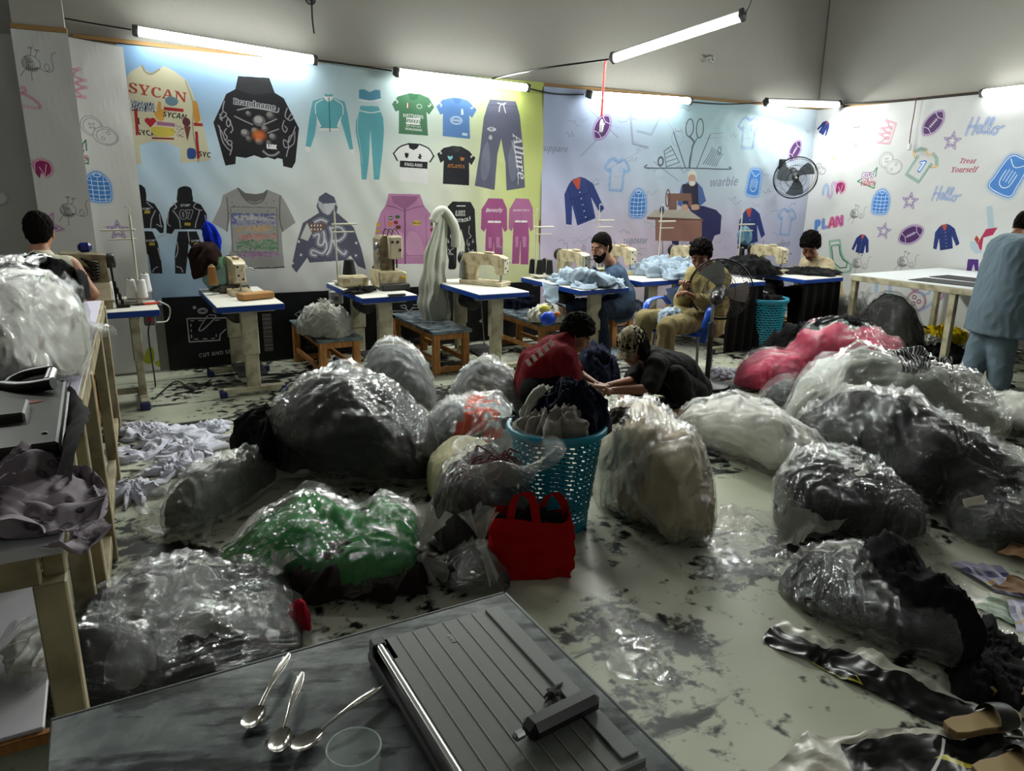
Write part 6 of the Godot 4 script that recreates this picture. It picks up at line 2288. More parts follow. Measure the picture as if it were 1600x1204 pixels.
func painted() -> StandardMaterial3D:
	if mats.has("painted_cream"):
		return mats["painted_cream"]
	var m := mat("painted_cream", Color(0.74, 0.70, 0.60), 0.6)
	m.albedo_texture = tex.grime
	m.uv1_triplanar = true
	m.uv1_scale = Vector3.ONE * 1.4
	return m


func cutting_tables() -> void:
	# near one: cream frame, white shelf
	var t := thing("cutting_table", "cream wooden table under the floral cloth, white shelf below", "table")
	var white := mat("shelf_white", Color(0.80, 0.79, 0.82), 0.5)
	var b := Mb.new()
	b.box(Vector3(-0.75, 0.885, -2.25), Vector3(1.2, 0.03, 1.0), 0.004)
	put("tabletop", b.mesh(), white, t)
	for k in [[Vector3(-0.75, 0.835, -1.79), Vector3(1.1, 0.075, 0.05)], [Vector3(-0.75, 0.835, -2.71), Vector3(1.1, 0.075, 0.05)], [Vector3(-0.175, 0.835, -2.25), Vector3(0.045, 0.075, 0.9)], [Vector3(-1.32, 0.835, -2.25), Vector3(0.045, 0.075, 0.9)]]:
		b = Mb.new()
		b.box(k[0], k[1], 0.004)
		put("apron", b.mesh(), painted(), t)
	for x in [-0.185, -1.31]:
		for z in [-1.795, -2.705]:
			b = Mb.new()
			b.box(Vector3(x, 0.40, z), Vector3(0.065, 0.80, 0.075), 0.004)
			put("leg", b.mesh(), painted(), t)
	b = Mb.new()
	b.box(Vector3(-0.78, 0.40, -2.25), Vector3(1.06, 0.015, 0.86), 0.003)
	put("shelf", b.mesh(), white, t)
	b = Mb.new()
	b.box(Vector3(-0.75, 0.385, -1.815), Vector3(1.05, 0.028, 0.024), 0.003)
	put("shelf_edge", b.mesh(), wood(), t)
	bag("garment_bag", "small crumpled clear bag on the white shelf below", "bags on the cutting table", [-0.340, -2.146, 0.410, 0.487, 0.050, -0.305, -2.116, 0.410, 0.523, 0.100, -0.267, -2.074, 0.410, 0.526, 0.100, -0.232, -2.031, 0.410, 0.497, 0.040], mat("cloth_pale", Color.WHITE), "milky", {"seed": 31.0, "lump": 0.02, "fold": 0.014})
	# long one behind it
	t = thing("cutting_table", "long cream cutting table with white paper running toward the column", "table", Vector3(-0.055, 0, -4.15), -0.04)
	b = Mb.new()
	b.box(Vector3(-0.62, 0.885, 0), Vector3(1.2, 0.03, 2.72), 0.004)
	put("tabletop", b.mesh(), painted(), t)
	var sheet_t := thing("paper_sheet", "long white sheet of paper covering the cutting table", "paper", t.position, -0.04)
	b = Mb.new()
	b.box(Vector3(-0.575, 0.902, 0.0), Vector3(1.08, 0.004, 2.68), 0.001)
	put("sheet", b.mesh(), mat("paper_lilac", Color(0.80, 0.78, 0.86), 0.6), sheet_t)
	b = Mb.new()
	b.box(Vector3(-0.045, 0.85, 0), Vector3(0.05, 0.075, 2.66), 0.004)
	put("side_rail", b.mesh(), painted(), t)
	b = Mb.new()
	b.box(Vector3(-0.045, 0.10, 0.0), Vector3(0.04, 0.05, 2.5), 0.004)
	put("side_rail", b.mesh(), painted(), t)
	for x in [-0.04, -1.19]:
		for z in [-1.30, -0.43, 0.62, 1.30]:
			b = Mb.new()
			b.box(Vector3(x, 0.435, z), Vector3(0.055, 0.87, 0.07), 0.004)
			put("leg", b.mesh(), painted(), t)
	var c := thing("plastic_wrap", "small crumple of clear plastic on the white paper", "plastic")
	put("film_wad", heap(Vector3(-0.106, 0.905, -4.201), 0.09, 0.12, 0.05, 0.0, 7.0, 0.03).mesh(), film("milky"), c)


func heat_press() -> void:
	var t := thing("heat_press", "grey steel heat press with a black loop handle", "machine")
	var steel := mat("press_grey", Color(0.24, 0.24, 0.225), 0.42, 0.3)
	var black := mat("press_black", Color(0.03, 0.03, 0.03), 0.4)
	var a: Vector3 = Vector3(-0.161, 1.020, -2.099)
	var e: Vector3 = Vector3(-0.143, 1.020, -2.787)
	var mid := Vector3((a.x + e.x) / 2 - 0.25, 0.975, (a.z + e.z) / 2)
	var b := Mb.new()
	b.box(mid + Vector3(0, 0.02, 0), Vector3(0.5, 0.05, absf(a.z - e.z)), 0.006)
	put("upper_plate", b.mesh(), steel, t)
	b = Mb.new()
	b.box(mid + Vector3(0, -0.03, 0), Vector3(0.49, 0.05, absf(a.z - e.z) - 0.01), 0.004)
	put("lower_plate", b.mesh(), black, t)
	b = Mb.new()
	b.box(mid + Vector3(0, -0.001, 0), Vector3(0.51, 0.008, absf(a.z - e.z) + 0.01), 0.002)
	put("seam_strip", b.mesh(), mat("steel", Color(0.6, 0.6, 0.6), 0.35, 0.9), t)
	b = Mb.new()
	b.box(Vector3(-0.300, 1.030, -2.406) + Vector3(0, 0, 0), Vector3(0.13, 0.03, 0.16), 0.006)
	put("bracket", b.mesh(), steel, t)
	# the loop handle and its roller
	b = Mb.new()
	b.tube(spline([Vector3(-0.402, 1.030, -2.800), Vector3(-0.321, 1.025, -2.753), Vector3(-0.298, 1.036, -2.779), Vector3(-0.253, 1.050, -2.794), Vector3(-0.176, 1.066, -2.757)], 6), 0.016, 10)
	b.tube(spline([Vector3(-0.321, 1.025, -2.753), Vector3(-0.275, 1.030, -2.694), Vector3(-0.230, 1.037, -2.659), Vector3(-0.178, 1.048, -2.633)], 6), 0.02, 10)
	put("handle", b.mesh(), black, t)
	b = Mb.new()
	b.tube(PackedVector3Array([Vector3(-0.192, 1.049, -2.653), Vector3(-0.184, 1.060, -2.747)]), 0.016, 14)
	put("roller", b.mesh(), mat("steel", Color(0.6, 0.6, 0.6), 0.35, 0.9), t)
	b = Mb.new()
	b.lathe([Vector2(0.001, 0.0), Vector2(0.035, 0.0), Vector2(0.035, 0.002), Vector2(0.001, 0.002)], 20, Transform3D(Basis.from_scale(Vector3(1.1, 1, 0.6)), Vector3(-0.244, 1.020, -2.534)))
	put("oval_badge", b.mesh(), mat("badge_rose", Color(0.55, 0.33, 0.30), 0.4), t)
	b = Mb.new()
	for p in [Vector3(-0.184, 1.021, -2.186), Vector3(-0.161, 1.021, -2.773)]:
		b.ball(p, Vector3(0.008, 0.004, 0.008), 10, 6)
	put("bolt", b.mesh(), black, t)
	# a dark cloth hanging over the table's edge under it
	var c := thing("dark_apron", "dark grey cloth hanging over the table edge beside the heat press", "cloth")
	put("cloth", sheet([Vector3(-0.166, 0.915, -3.201), Vector3(-0.171, 0.915, -2.794), Vector3(-0.173, 0.915, -2.374), Vector3(-0.176, 0.915, -2.157)], [Vector3(-0.090, 0.989, -2.485), Vector3(-0.080, 1.080, -2.015), Vector3(-0.085, 1.175, -1.530), Vector3(-0.085, 1.192, -1.325)], 0.006, 8.0, 30, 16).mesh(), cloth_mat("cloth_graphite", Color(0.10, 0.105, 0.105)), c)


# mauve cloth printed with dark flower rings
func floral() -> void:
	var p := Pic.new(512, 512, [Color(.60, .55, .59)], 1)
	for k in 60:
		var q := Vector2(rng.randf_range(0, 512), rng.randf_range(0, 512))
		var big := rng.randf_range(7, 15)
		p.disc(q, big * 1.9, big * 1.5, Color(.47, .44, .46))
		for a in 6:
			p.disc(q + Vector2(big, 0).rotated(TAU * a / 6 + k), big * 0.52, big * 0.52, Color(.05, .04, .06))
		p.disc(q, big * 0.55, big * 0.55, Color(.44, .40, .43))
		p.line(p.ring(q, big * 1.3, big * 1.3, 14), 2.0, Color(.10, .08, .11))
	var m := mat("floral_print", Color(1, 1, 1), 0.85)
	m.albedo_texture = picture(p.im)
	m.uv1_triplanar = true
	m.uv1_scale = Vector3.ONE * 2.2
	m.heightmap_enabled = true
	m.heightmap_texture = tex.weave
	m.heightmap_scale = 0.1
	var t := thing("floral_cloth", "mauve cloth with dark flower rings heaped on the cream table", "cloth")
	var h := loaf([-0.358, -1.936, 0.900, 1.009, 0.160, -0.289, -1.954, 0.900, 1.008, 0.200, -0.212, -1.952, 0.900, 0.984, 0.200, -0.143, -1.907, 0.900, 0.933, 0.160, -0.100, -1.851, 0.900, 0.920, 0.100, -0.075, -1.804, 0.900, 0.920, 0.050], {"seed": 41.0, "lump": 0.05, "fold": 0.018, "fs": 4.0, "ex": 2.2, "pull": Vector3(0.9, -0.4, 0.2), "off": -0.01}, 120, 100)
	put("folded_cloth", h.mesh(), m, t)
	put("hanging_corner", sheet([Vector3(-0.191, 0.905, -1.743), Vector3(-0.138, 0.905, -1.756), Vector3(-0.120, 0.558, -2.725)], [Vector3(-0.134, 0.899, -1.700), Vector3(-0.109, 0.887, -1.700), Vector3(-0.049, 0.919, -1.720)], 0.014, 9.0, 30, 16, -0.01).mesh(), m, t)


func tote() -> void:
	var t := thing("tote_bag", "red fabric tote bag with loop handles, full of dark cloth", "bag")
	var red := cloth_mat("tote_red", Color(0.64, 0.06, 0.07))
	var a: Vector3 = Vector3(1.331, 0.000, -2.553)
	var e: Vector3 = Vector3(1.640, 0.000, -2.403)
	var d := (e - a).normalized()
	var back := Vector3(d.z, 0, -d.x)
	var w := (e - a).length()
	var h := 0.27
	var dep := 0.17
	# a box of cloth with soft, leaning walls
	var nu := 56
	var nv := 16
	var p := PackedVector3Array()
	for j in nv:
		var v := j / (nv - 1.0)
		for i in nu:
			var u := i / float(nu) * 4.0
			var q: Vector2
			if u < 1.0:
				q = Vector2(u, 0)
			elif u < 2.0:
				q = Vector2(1, u - 1.0)
			elif u < 3.0:
				q = Vector2(3.0 - u, 1)
			else:
				q = Vector2(0, 4.0 - u)
			var c := q - Vector2(0.5, 0.5)
			var r := 1.0 + 0.06 * sin(v * PI) - 0.05 * v
			var s := Vector3(q.x * 3.0, v * 3.0, q.y * 3.0)
			var pos := a + d * (0.5 + c.x * r) * w + back * (0.5 + c.y * r * (1.0 - 0.25 * v)) * dep
			pos.y = v * h * (1.0 + 0.05 * sin(q.x * 5.0 + 1.0) * v)
			pos += (d * c.x + back * c.y) * (noise_b.get_noise_3dv(s) * 0.04 + 0.008 * (1.0 - 2.0 * absf(noise_b.get_noise_3dv(s * 1.7 + Vector3(v, 5, 0)))))
			pos.y = maxf(pos.y, 0.003)
			p.append(pos)
	var b := Mb.new()
	b.grid(p, nu, nv, true, 4.0, 1.0, true)
	put("body", b.mesh(), red, t)
	for s in 2:
		var o := back * dep * (0.12 + 0.76 * s)
		b = Mb.new()
		var x0 := 0.2 if s == 0 else 0.62
		var top := 0.40 if s == 0 else 0.34
		var hp := spline([a + o + d * w * x0 + Vector3(0, h - 0.05, 0), a + o + d * w * (x0 + 0.06) + Vector3(0, top - 0.04, 0), a + o + d * w * (x0 + 0.17) + Vector3(0, top, 0), a + o + d * w * (x0 + 0.30) + Vector3(0, top - 0.04, 0), a + o + d * w * (x0 + 0.36) + Vector3(0, h - 0.05, 0)], 6)
		var strap := PackedVector3Array()
		for k in hp.size():
			for e2 in 2:
				strap.append(hp[k] + (d * (e2 - 0.5) * 0.036 + Vector3.UP * (e2 - 0.5) * 0.012))
		b.grid(strap, 2, hp.size())
		put("handle", b.mesh(), red, t)
	put("contents", heap(a + d * w * 0.5 + back * dep * 0.5 + Vector3(0, h * 0.82, 0), w * 0.42, dep * 0.36, 0.06, atan2(-d.z, d.x), 5.0, 0.03).mesh(), cloth_mat("cloth_ink", Color(0.07, 0.075, 0.1)), t)


# a tapering basket: solid rim and foot, walls of slots
func basket(called: String, label: String, at: Vector3, r0: float, r1: float, h: float) -> void:
	var t := thing(called, label, "basket", at, 0.0, "blue plastic laundry baskets")
	var m := mat("basket_teal", Color(0.04, 0.52, 0.62), 0.35)
	var bands := 64
	var rows := 22
	var b := Mb.new()
	for side in 2:
		for i in bands * 2:
			var a0 := TAU * i / (bands * 2.0)
			var a1 := TAU * (i + 1) / (bands * 2.0)
			for j in rows * 2:
				var hole := (i % 4 != 0) and j % 2 == 1 if (j / 2) % 2 == 0 else ((i + 2) % 4 != 0) and j % 2 == 1
				if hole and j > 3 and j < rows * 2 - 3:
					continue
				var y0 := h * j / (rows * 2.0)
				var y1 := h * (j + 1) / (rows * 2.0)
				var q := []
				for k in [[a0, y0], [a0, y1], [a1, y1], [a1, y0]]:
					var r: float = lerpf(r0, r1, k[1] / h) - 0.004 * side
					q.append(Vector3(cos(k[0]) * r, k[1], sin(k[0]) * r))
				if side == 1:
					q.reverse()
				b.face(q)
	put("slotted_wall", b.mesh(), m, t)
	b = Mb.new()
	b.lathe([Vector2(r1 - 0.008, h - 0.035), Vector2(r1 + 0.004, h - 0.035), Vector2(r1 + 0.014, h - 0.028), Vector2(r1 + 0.016, h - 0.006), Vector2(r1 + 0.008, h + 0.004), Vector2(r1 - 0.006, h + 0.002), Vector2(r1 - 0.010, h - 0.01)], 72)
	put("rim", b.mesh(), m, t)
	b = Mb.new()
	b.lathe([Vector2(0.001, 0.004), Vector2(r0 - 0.006, 0.004), Vector2(r0 + 0.003, 0.0), Vector2(r0 + 0.008, 0.04), Vector2(r0 + 0.004, 0.046), Vector2(r0 - 0.004, 0.042), Vector2(r0 - 0.008, 0.012), Vector2(0.001, 0.012)], 72)
	put("foot", b.mesh(), m, t)


func basket_clothes() -> void:
	var g := "clothes in the big teal basket"
	var c: Vector3 = Vector3(1.791, 0.000, -2.772) + SIGHT * 0.165
	var navy := cloth_mat("cloth_navy", Color(0.075, 0.09, 0.16))
	tag(put("grey_trousers", heap(c + Vector3(-0.03, 0.50, 0.03), 0.15, 0.15, 0.12, 0.4, 2.0, 0.045).mesh(), cloth_mat("cloth_stone", Color(0.55, 0.53, 0.50))), "pair of grey trousers crumpled at the front of the big teal basket", "clothes", g)
	tag(put("navy_jacket", heap(c + ACROSS * 0.10 + Vector3(0, 0.48, -0.02), 0.125, 0.16, 0.22, 0.9, 6.0, 0.05).mesh(), navy), "navy jacket hanging highest over the basket's far rim beside the beige bag", "clothes", g)
	tag(put("navy_jacket", heap(c + ACROSS * 0.02 + SIGHT * 0.09 + Vector3(0, 0.48, 0.0), 0.15, 0.10, 0.27, 0.3, 8.0, 0.05).mesh(), navy), "navy jacket bunched behind the grey trousers in the big teal basket", "clothes", g)
	tag(put("black_shirt", heap(c - ACROSS * 0.12 + SIGHT * 0.03 + Vector3(0, 0.48, 0), 0.10, 0.15, 0.14, 0.2, 4.0, 0.04).mesh(), cloth_mat("cloth_black", Color(0.1, 0.1, 0.1))), "black shirt against the printed bag's side of the big teal basket", "clothes", g)
	tag(put("white_shirt", heap(c + SIGHT * 0.12 - ACROSS * 0.04 + Vector3(0, 0.5, 0), 0.11, 0.08, 0.20, 0.2, 5.0, 0.045).mesh(), cloth_mat("cloth_white", Color(0.72, 0.73, 0.68))), "white shirt sticking up at the back of the big teal basket", "clothes", g)
	var c2: Vector3 = Vector3(5.972, 0.000, -5.307) + SIGHT * 0.17
	tag(put("black_shirt", heap(c2 + ACROSS * 0.04 + Vector3(0, 0.50, 0), 0.16, 0.16, 0.08, 0.5, 9.0, 0.03).mesh(), cloth_mat("cloth_black", Color(0.1, 0.1, 0.1))), "black shirt trailing over the rim of the far blue basket", "clothes")


# the white table along the side wall
func far_table() -> void:
	var t := thing("white_table", "long white cutting table along the side wall, black panels on it", "table")
	var white := mat("table_bright", Color(0.80, 0.81, 0.82), 0.4)
	var b := Mb.new()
	b.box(Vector3(7.72, 0.785, -3.92), Vector3(1.58, 0.03, 2.44), 0.004)
	put("tabletop", b.mesh(), white, t)
	b = Mb.new()
	b.box(Vector3(6.94, 0.765, -3.92), Vector3(0.03, 0.06, 2.40), 0.004)
	put("edge_rail", b.mesh(), leg_mat(), t)
	b = Mb.new()
	b.box(Vector3(7.72, 0.765, -5.12), Vector3(1.54, 0.06, 0.03), 0.004)
	put("edge_rail", b.mesh(), leg_mat(), t)
	for x in [6.97, 8.46]:
		for z in [-5.09, -4.03, -2.76]:
			b = Mb.new()
			b.box(Vector3(x, 0.385, z), Vector3(0.06, 0.77, 0.06), 0.004)
			put("leg", b.mesh(), leg_mat(), t)
	b = Mb.new()
	b.box(Vector3(7.9, 0.42, -3.35), Vector3(0.9, 0.7, 0.03), 0.004)
	put("side_panel", b.mesh(), mat("panel_grey", Color(0.5, 0.5, 0.48), 0.6), t)
	var n := 0
	for k in [[7.22, -4.25, 0.34, 0.62, "black cut panel nearest the white table's front edge"], [7.66, -4.35, 0.34, 0.55, "black cut panel in the middle of the white table"], [7.5, -3.62, 0.5, 0.4, "black cut panel lying before the standing man"]]:
		b = Mb.new()
		b.box(Vector3(k[0], 0.803, k[1]), Vector3(k[2], 0.006, k[3]), 0.002, Basis(Vector3.UP, 0.1 - 0.08 * n))
		tag(put("black_fabric", b.mesh(), mat("panel_black", Color(0.05, 0.05, 0.055), 0.8)), k[4], "cloth panel", "black panels on the white table")
		n += 1


func slipper(label: String, at: Vector3, turn: float) -> void:
	var t := thing("slipper", label, "slipper", at, turn, "slippers on the floor")
	var o := PackedVector2Array()
	for q in [[-0.135, 0.0], [-0.128, 0.026], [-0.09, 0.034], [-0.03, 0.03], [0.03, 0.036], [0.08, 0.046], [0.12, 0.04], [0.138, 0.012], [0.136, -0.015], [0.11, -0.036], [0.05, -0.042], [-0.03, -0.034], [-0.09, -0.034], [-0.128, -0.026]]:
		o.append(Vector2(q[0], q[1]))
	var up := Transform3D(Basis(Vector3(1, 0, 0), Vector3(0, 0, -1), Vector3(0, 1, 0)), Vector3.ZERO)
	var b := Mb.new()
	b.extrude(o, 0.002, 0.022, up, 0.003)
	put("sole", b.mesh(), mat("slipper_tan", Color(0.42, 0.33, 0.20), 0.6), t)
	b = Mb.new()
	b.extrude(o, 0.022, 0.027, up, 0.004)
	put("footbed", b.mesh(), mat("slipper_bed", Color(0.58, 0.49, 0.33), 0.7), t)
	b = Mb.new()
	var p := PackedVector3Array()
	for j in 9:
		var x := 0.015 + j * 0.0095
		for i in 15:
			var a := PI * i / 14
			p.append(Vector3(x + 0.012 * sin(a), 0.018 + sin(a) * (0.052 - 0.001 * j * j * 0.25), cos(a) * (0.048 + 0.001 * sin(j * 0.4))))
	b.grid(p, 15, 9)
	put("strap", b.mesh(), mat("slipper_strap", Color(0.03, 0.028, 0.025), 0.5), t)


func paper(called: String, label: String, corners: Array, m: Material, lift := 0.0, bend := 0.02, seed_ := 1.0, group := "", category := "cardboard") -> void:
	var s := sheet([corners[0] + Vector3(0, 0.006 + lift, 0), corners[1] + Vector3(0, 0.012 + lift, 0)], [corners[3] + Vector3(0, 0.008 + lift, 0), corners[2] + Vector3(0, 0.006 + lift, 0)], bend, seed_, 26, 18)
	for k in s.v.size():
		s.v[k].y = maxf(s.v[k].y, 0.004 + lift)
	tag(put(called, s.mesh(), m), label, category, group)


func floor_things() -> void:
	# black banner strips
	var dark := Pic.new(1024, 256, [Color(.055, .05, .065)], 1)
	dark.im.fill_rect(Rect2i(0, 0, 1024, 70), Color(.72, .71, .66))
	dark.stroke("330 252 560 246", 6, Color(.70, .66, .2), false)
	dark.stroke("520 210 566 246 520 254", 6, Color(.70, .66, .2), false)
	var m := mat("banner_strip", Color.WHITE, 0.35)
	m.albedo_texture = picture(dark.im)
	m.texture_repeat = false
	m.cull_mode = BaseMaterial3D.CULL_DISABLED
	var s := sheet([Vector3(2.169, 0.010, -1.724), Vector3(2.181, 0.050, -1.518), Vector3(2.287, 0.020, -1.458), Vector3(2.276, 0.060, -1.302), Vector3(2.359, 0.020, -1.163), Vector3(2.424, 0.010, -0.949)], [Vector3(2.028, 0.010, -1.665), Vector3(2.065, 0.020, -1.531), Vector3(2.089, 0.010, -1.438), Vector3(2.128, 0.010, -1.263), Vector3(2.177, 0.010, -1.113), Vector3(2.275, 0.010, -0.872)], 0.018, 2.0, 70, 20)
	for k in s.v.size():
		s.v[k].y = maxf(s.v[k].y, 0.004)
		s.uv[k] = Vector2(s.uv[k].x / 2.0, s.uv[k].y)
	tag(put("banner_strip", s.mesh(), m), "wavy black banner strip with a white border and a yellow arrow on the floor", "banner")
	var two := Pic.new(512, 512, [Color(.62, .60, .55), Color(.70, .69, .64)], 2)
	two.poly("150 60 480 0 512 512 300 512 210 340", Color(.055, .05, .065))
	two.poly("0 0 150 60 210 340 120 512 0 512", Color(.66, .65, .60))
	two.stroke("250 512 262 250", 22, Color(.70, .66, .2), false)
	two.stroke("330 130 420 190 512 210", 18, Color(.70, .66, .2))
	two.stroke("330 40 330 512", 6, Color(.8, .8, .78), false)
	var m2 := mat("banner_corner", Color.WHITE, 0.35)
	m2.albedo_texture = picture(two.im)
	m2.texture_repeat = false
	m2.cull_mode = BaseMaterial3D.CULL_DISABLED
	s = sheet([Vector3(1.758, 0.010, -1.238), Vector3(1.891, 0.030, -1.163), Vector3(2.158, 0.010, -1.038), Vector3(2.434, 0.010, -0.879)], [Vector3(1.328, 0.010, -1.162), Vector3(1.514, 0.020, -0.957), Vector3(1.712, 0.010, -0.817), Vector3(1.974, 0.010, -0.655)], 0.02, 4.0, 40, 30)
	for k in s.v.size():
		s.v[k].y = maxf(s.v[k].y, 0.003)
		s.uv[k].x /= 2.0
	tag(put("banner_strip", s.mesh(), m2), "crumpled pale and black banner piece nearest the slippers", "banner")
	slipper("tan slipper with a black strap on the pale banner piece", Vector3(2.265, 0.000, -0.994) + Vector3(0, 0.03, 0), -0.24)
	slipper("tan slipper farther off beside the black cloth", Vector3(2.584, 0.000, -1.017) + Vector3(0, 0.012, 0), -0.6)
	slipper("tan slipper at the very corner below the other two", Vector3(2.183, 0.000, -0.859) + Vector3(0, 0.012, 0), -0.2)
	tag(put("black_cloth", heap(Vector3(2.645, 0.000, -1.180), 0.30, 0.13, 0.08, 0.5, 12.0, 0.018, 64).mesh(), cloth_mat("cloth_black", Color(0.1, 0.1, 0.1))), "black cloth heap on the floor between the open bag and the slippers", "cloth")
	# cardboard and printed sheets
	var card := mat("cardboard", Color(0.46, 0.33, 0.20), 0.8)
	var g := "cardboard and printed sheets"
	var violet := Pic.new(256, 256, [Color(.50, .49, .60)], 1)
	violet.im.fill_rect(Rect2i(0, 60, 256, 60), Color(.16, .15, .34))
	violet.poly("90 0 130 0 170 256 120 256", Color(.62, .6, .66))
	violet.stroke("0 200 256 150", 14, Color(.66, .52, .2), false)
	var vm := mat("printed_violet", Color.WHITE, 0.5)
	vm.albedo_texture = picture(violet.im)
	var green_p := Pic.new(256, 256, [Color(.52, .58, .50), Color(.40, .50, .42)], 1)
	green_p.stroke("20 200 120 60 230 170", 10, Color(.66, .68, .58))
	var gm := mat("printed_green", Color.WHITE, 0.5)
	gm.albedo_texture = picture(green_p.im)
	paper("printed_sheet", "violet and white printed sheet lying out from the cardboard", [Vector3(3.248, 0.000, -1.697), Vector3(3.436, 0.000, -1.578), Vector3(3.260, 0.000, -1.365), Vector3(3.192, 0.000, -1.458)], vm, 0.0, 0.015, 1.0, g)
	paper("cardboard_sheet", "brown cardboard sheet topmost in the pile", [Vector3(3.480, 0.000, -1.616), Vector3(3.681, 0.000, -1.652), Vector3(3.708, 0.000, -1.470), Vector3(3.490, 0.000, -1.391)], card, 0.05, 0.02, 2.0, g)
	paper("cardboard_sheet", "brown cardboard sheet lying over the green print", [Vector3(3.153, 0.000, -1.450), Vector3(3.295, 0.000, -1.469), Vector3(3.451, 0.000, -1.322), Vector3(3.287, 0.000, -1.268)], card, 0.03, 0.015, 3.0, g)
	paper("printed_sheet", "green printed sheet under the brown cardboard", [Vector3(2.983, 0.000, -1.428), Vector3(3.114, -0.000, -1.441), Vector3(3.143, 0.000, -1.317), Vector3(2.984, 0.000, -1.283)], gm, 0.0, 0.01, 4.0, g)
	paper("printed_sheet", "dark violet printed sheet under the cardboard's corner", [Vector3(3.143, 0.000, -1.387), Vector3(3.314, 0.000, -1.281), Vector3(3.060, 0.000, -1.137), Vector3(2.946, 0.000, -1.244)], vm, 0.012, 0.01, 5.0, g)
	# white scraps
	var white := cloth_mat("scrap_white", Color(0.80, 0.80, 0.85))
	var n := 0
	for k in [[Vector3(0.268, 0.000, -5.096), .26, .2, .05, "white cloth scraps in the widest spread near the cutting table"], [Vector3(0.350, 0.000, -4.760), .2, .16, .05, "white cloth scraps beside the half empty bag"], [Vector3(0.109, 0.000, -5.321), .2, .12, .04, "white cloth scraps behind the widest spread"], [Vector3(-0.177, 0.000, -4.905), .2, .16, .05, "white cloth scraps by the cutting table's middle leg"], [Vector3(0.484, 0.000, -5.252), .14, .1, .03, "small white scraps nearest the sewing tables"], [Vector3(-0.003, -0.000, -4.243), .13, .12, .06, "white cloth scrap under the cutting table's near leg"], [Vector3(0.590, 0.000, -5.261), .08, .05, .02, "smallest white scrap on the floor"], [Vector3(0.238, 0.000, -4.539), .16, .12, .03, "white scraps just before the spread clear film"]]:
		n += 1
		tag(put("cloth_scrap", heap(k[0], k[1], k[2], k[3], n * 0.7, 20.0 + n, 0.03, 56, 0.6).mesh(), white), k[4], "scrap", "white scraps on the floor")
	# yellow and black heaps beneath the white table
	tag(put("yellow_cloth", heap(Vector3(8.321, 0.000, -4.877), 0.28, 0.2, 0.16, 0.4, 31.0, 0.06).mesh(), cloth_mat("cloth_yellow", Color(0.70, 0.60, 0.03))), "bright yellow cloth heap under the white table", "cloth")
	tag(put("black_cloth", heap(Vector3(8.104, 0.000, -5.061), 0.2, 0.16, 0.2, 0.4, 33.0, 0.05).mesh(), cloth_mat("cloth_black", Color(0.1, 0.1, 0.1))), "black cloth heap behind the yellow cloth", "cloth")
	tag(put("black_cloth", heap(Vector3(7.411, 0.000, -4.313), 0.42, 0.22, 0.12, 0.3, 34.0, 0.05).mesh(), cloth_mat("cloth_black", Color(0.1, 0.1, 0.1))), "black cloth heap in front of the yellow cloth", "cloth")
	tag(put("white_cloth", heap(Vector3(7.874, 0.000, -4.782), 0.2, 0.12, 0.1, 0.3, 35.0, 0.04).mesh(), cloth_mat("cloth_white", Color(0.72, 0.73, 0.68))), "crumpled whitish cloth between the black and yellow heaps", "cloth")
	tag(put("black_cloth", loaf([5.349, -4.936, 0.000, 0.151, 0.080, 5.158, -4.410, 0.000, 0.460, 0.120, 5.333, -4.041, 0.000, 0.614, 0.120, 5.807, -4.050, 0.000, 0.561, 0.080], {"seed": 36.0, "lump": 0.04, "fold": 0.03}).mesh(), cloth_mat("cloth_black", Color(0.1, 0.1, 0.1))), "black cloth squeezed behind the pink bags", "cloth")
	# the striped shirt over the pale bag
	var stripe := Pic.new(256, 256, [Color(.03, .03, .035)], 1)
	for k in 10:
		stripe.im.fill_rect(Rect2i(k * 26, 0, 6, 256), Color(.70, .70, .70))
	var sm := mat("striped_cloth", Color.WHITE, 0.85)
	sm.albedo_texture = picture(stripe.im)
	sm.cull_mode = BaseMaterial3D.CULL_DISABLED
	s = sheet([Vector3(4.655, 0.606, -3.087), Vector3(4.788, 0.625, -2.996), Vector3(4.858, 0.576, -2.895), Vector3(4.996, 0.561, -2.813)], [Vector3(4.486, 0.507, -2.866), Vector3(4.592, 0.481, -2.776), Vector3(4.677, 0.448, -2.694), Vector3(4.741, 0.432, -2.654)], 0.035, 6.0, 50, 24, -0.03)
	tag(put("striped_shirt", s.mesh(), sm), "black shirt with thin white stripes thrown over the pale bag", "shirt")
	# sheets of clear film lying on the floor
	for k in [[[Vector3(2.790, 0.000, -2.659), Vector3(2.975, 0.000, -2.472)], [Vector3(2.103, 0.000, -2.149), Vector3(2.527, 0.000, -1.957)], "sheet of crinkled clear film on the floor beside the beige bag"], [[Vector3(3.029, 0.000, -1.824), Vector3(3.255, 0.000, -1.707)], [Vector3(2.624, 0.000, -1.321), Vector3(2.928, 0.000, -1.207)], "sheet of crinkled clear film on the floor behind the spilling bag"], [[Vector3(1.596, 0.000, -2.157), Vector3(1.752, 0.000, -2.022)], [Vector3(1.379, 0.000, -1.769), Vector3(1.552, 0.000, -1.601)], "sheet of crinkled clear film on the floor beside the paper trimmer"]]:
		s = sheet(k[0], k[1], 0.02, k[0][0].x, 60, 50)
		for i in s.v.size():
			s.v[i].y = 0.004 + absf(s.v[i].y - 0.004) * 0.8
		tag(put("clear_film", s.mesh(), film("clear")), k[2], "plastic film", "clear film on the floor")


# ---------------------------------------------------------------- fans, chair, things hung on the walls or lying on the tables

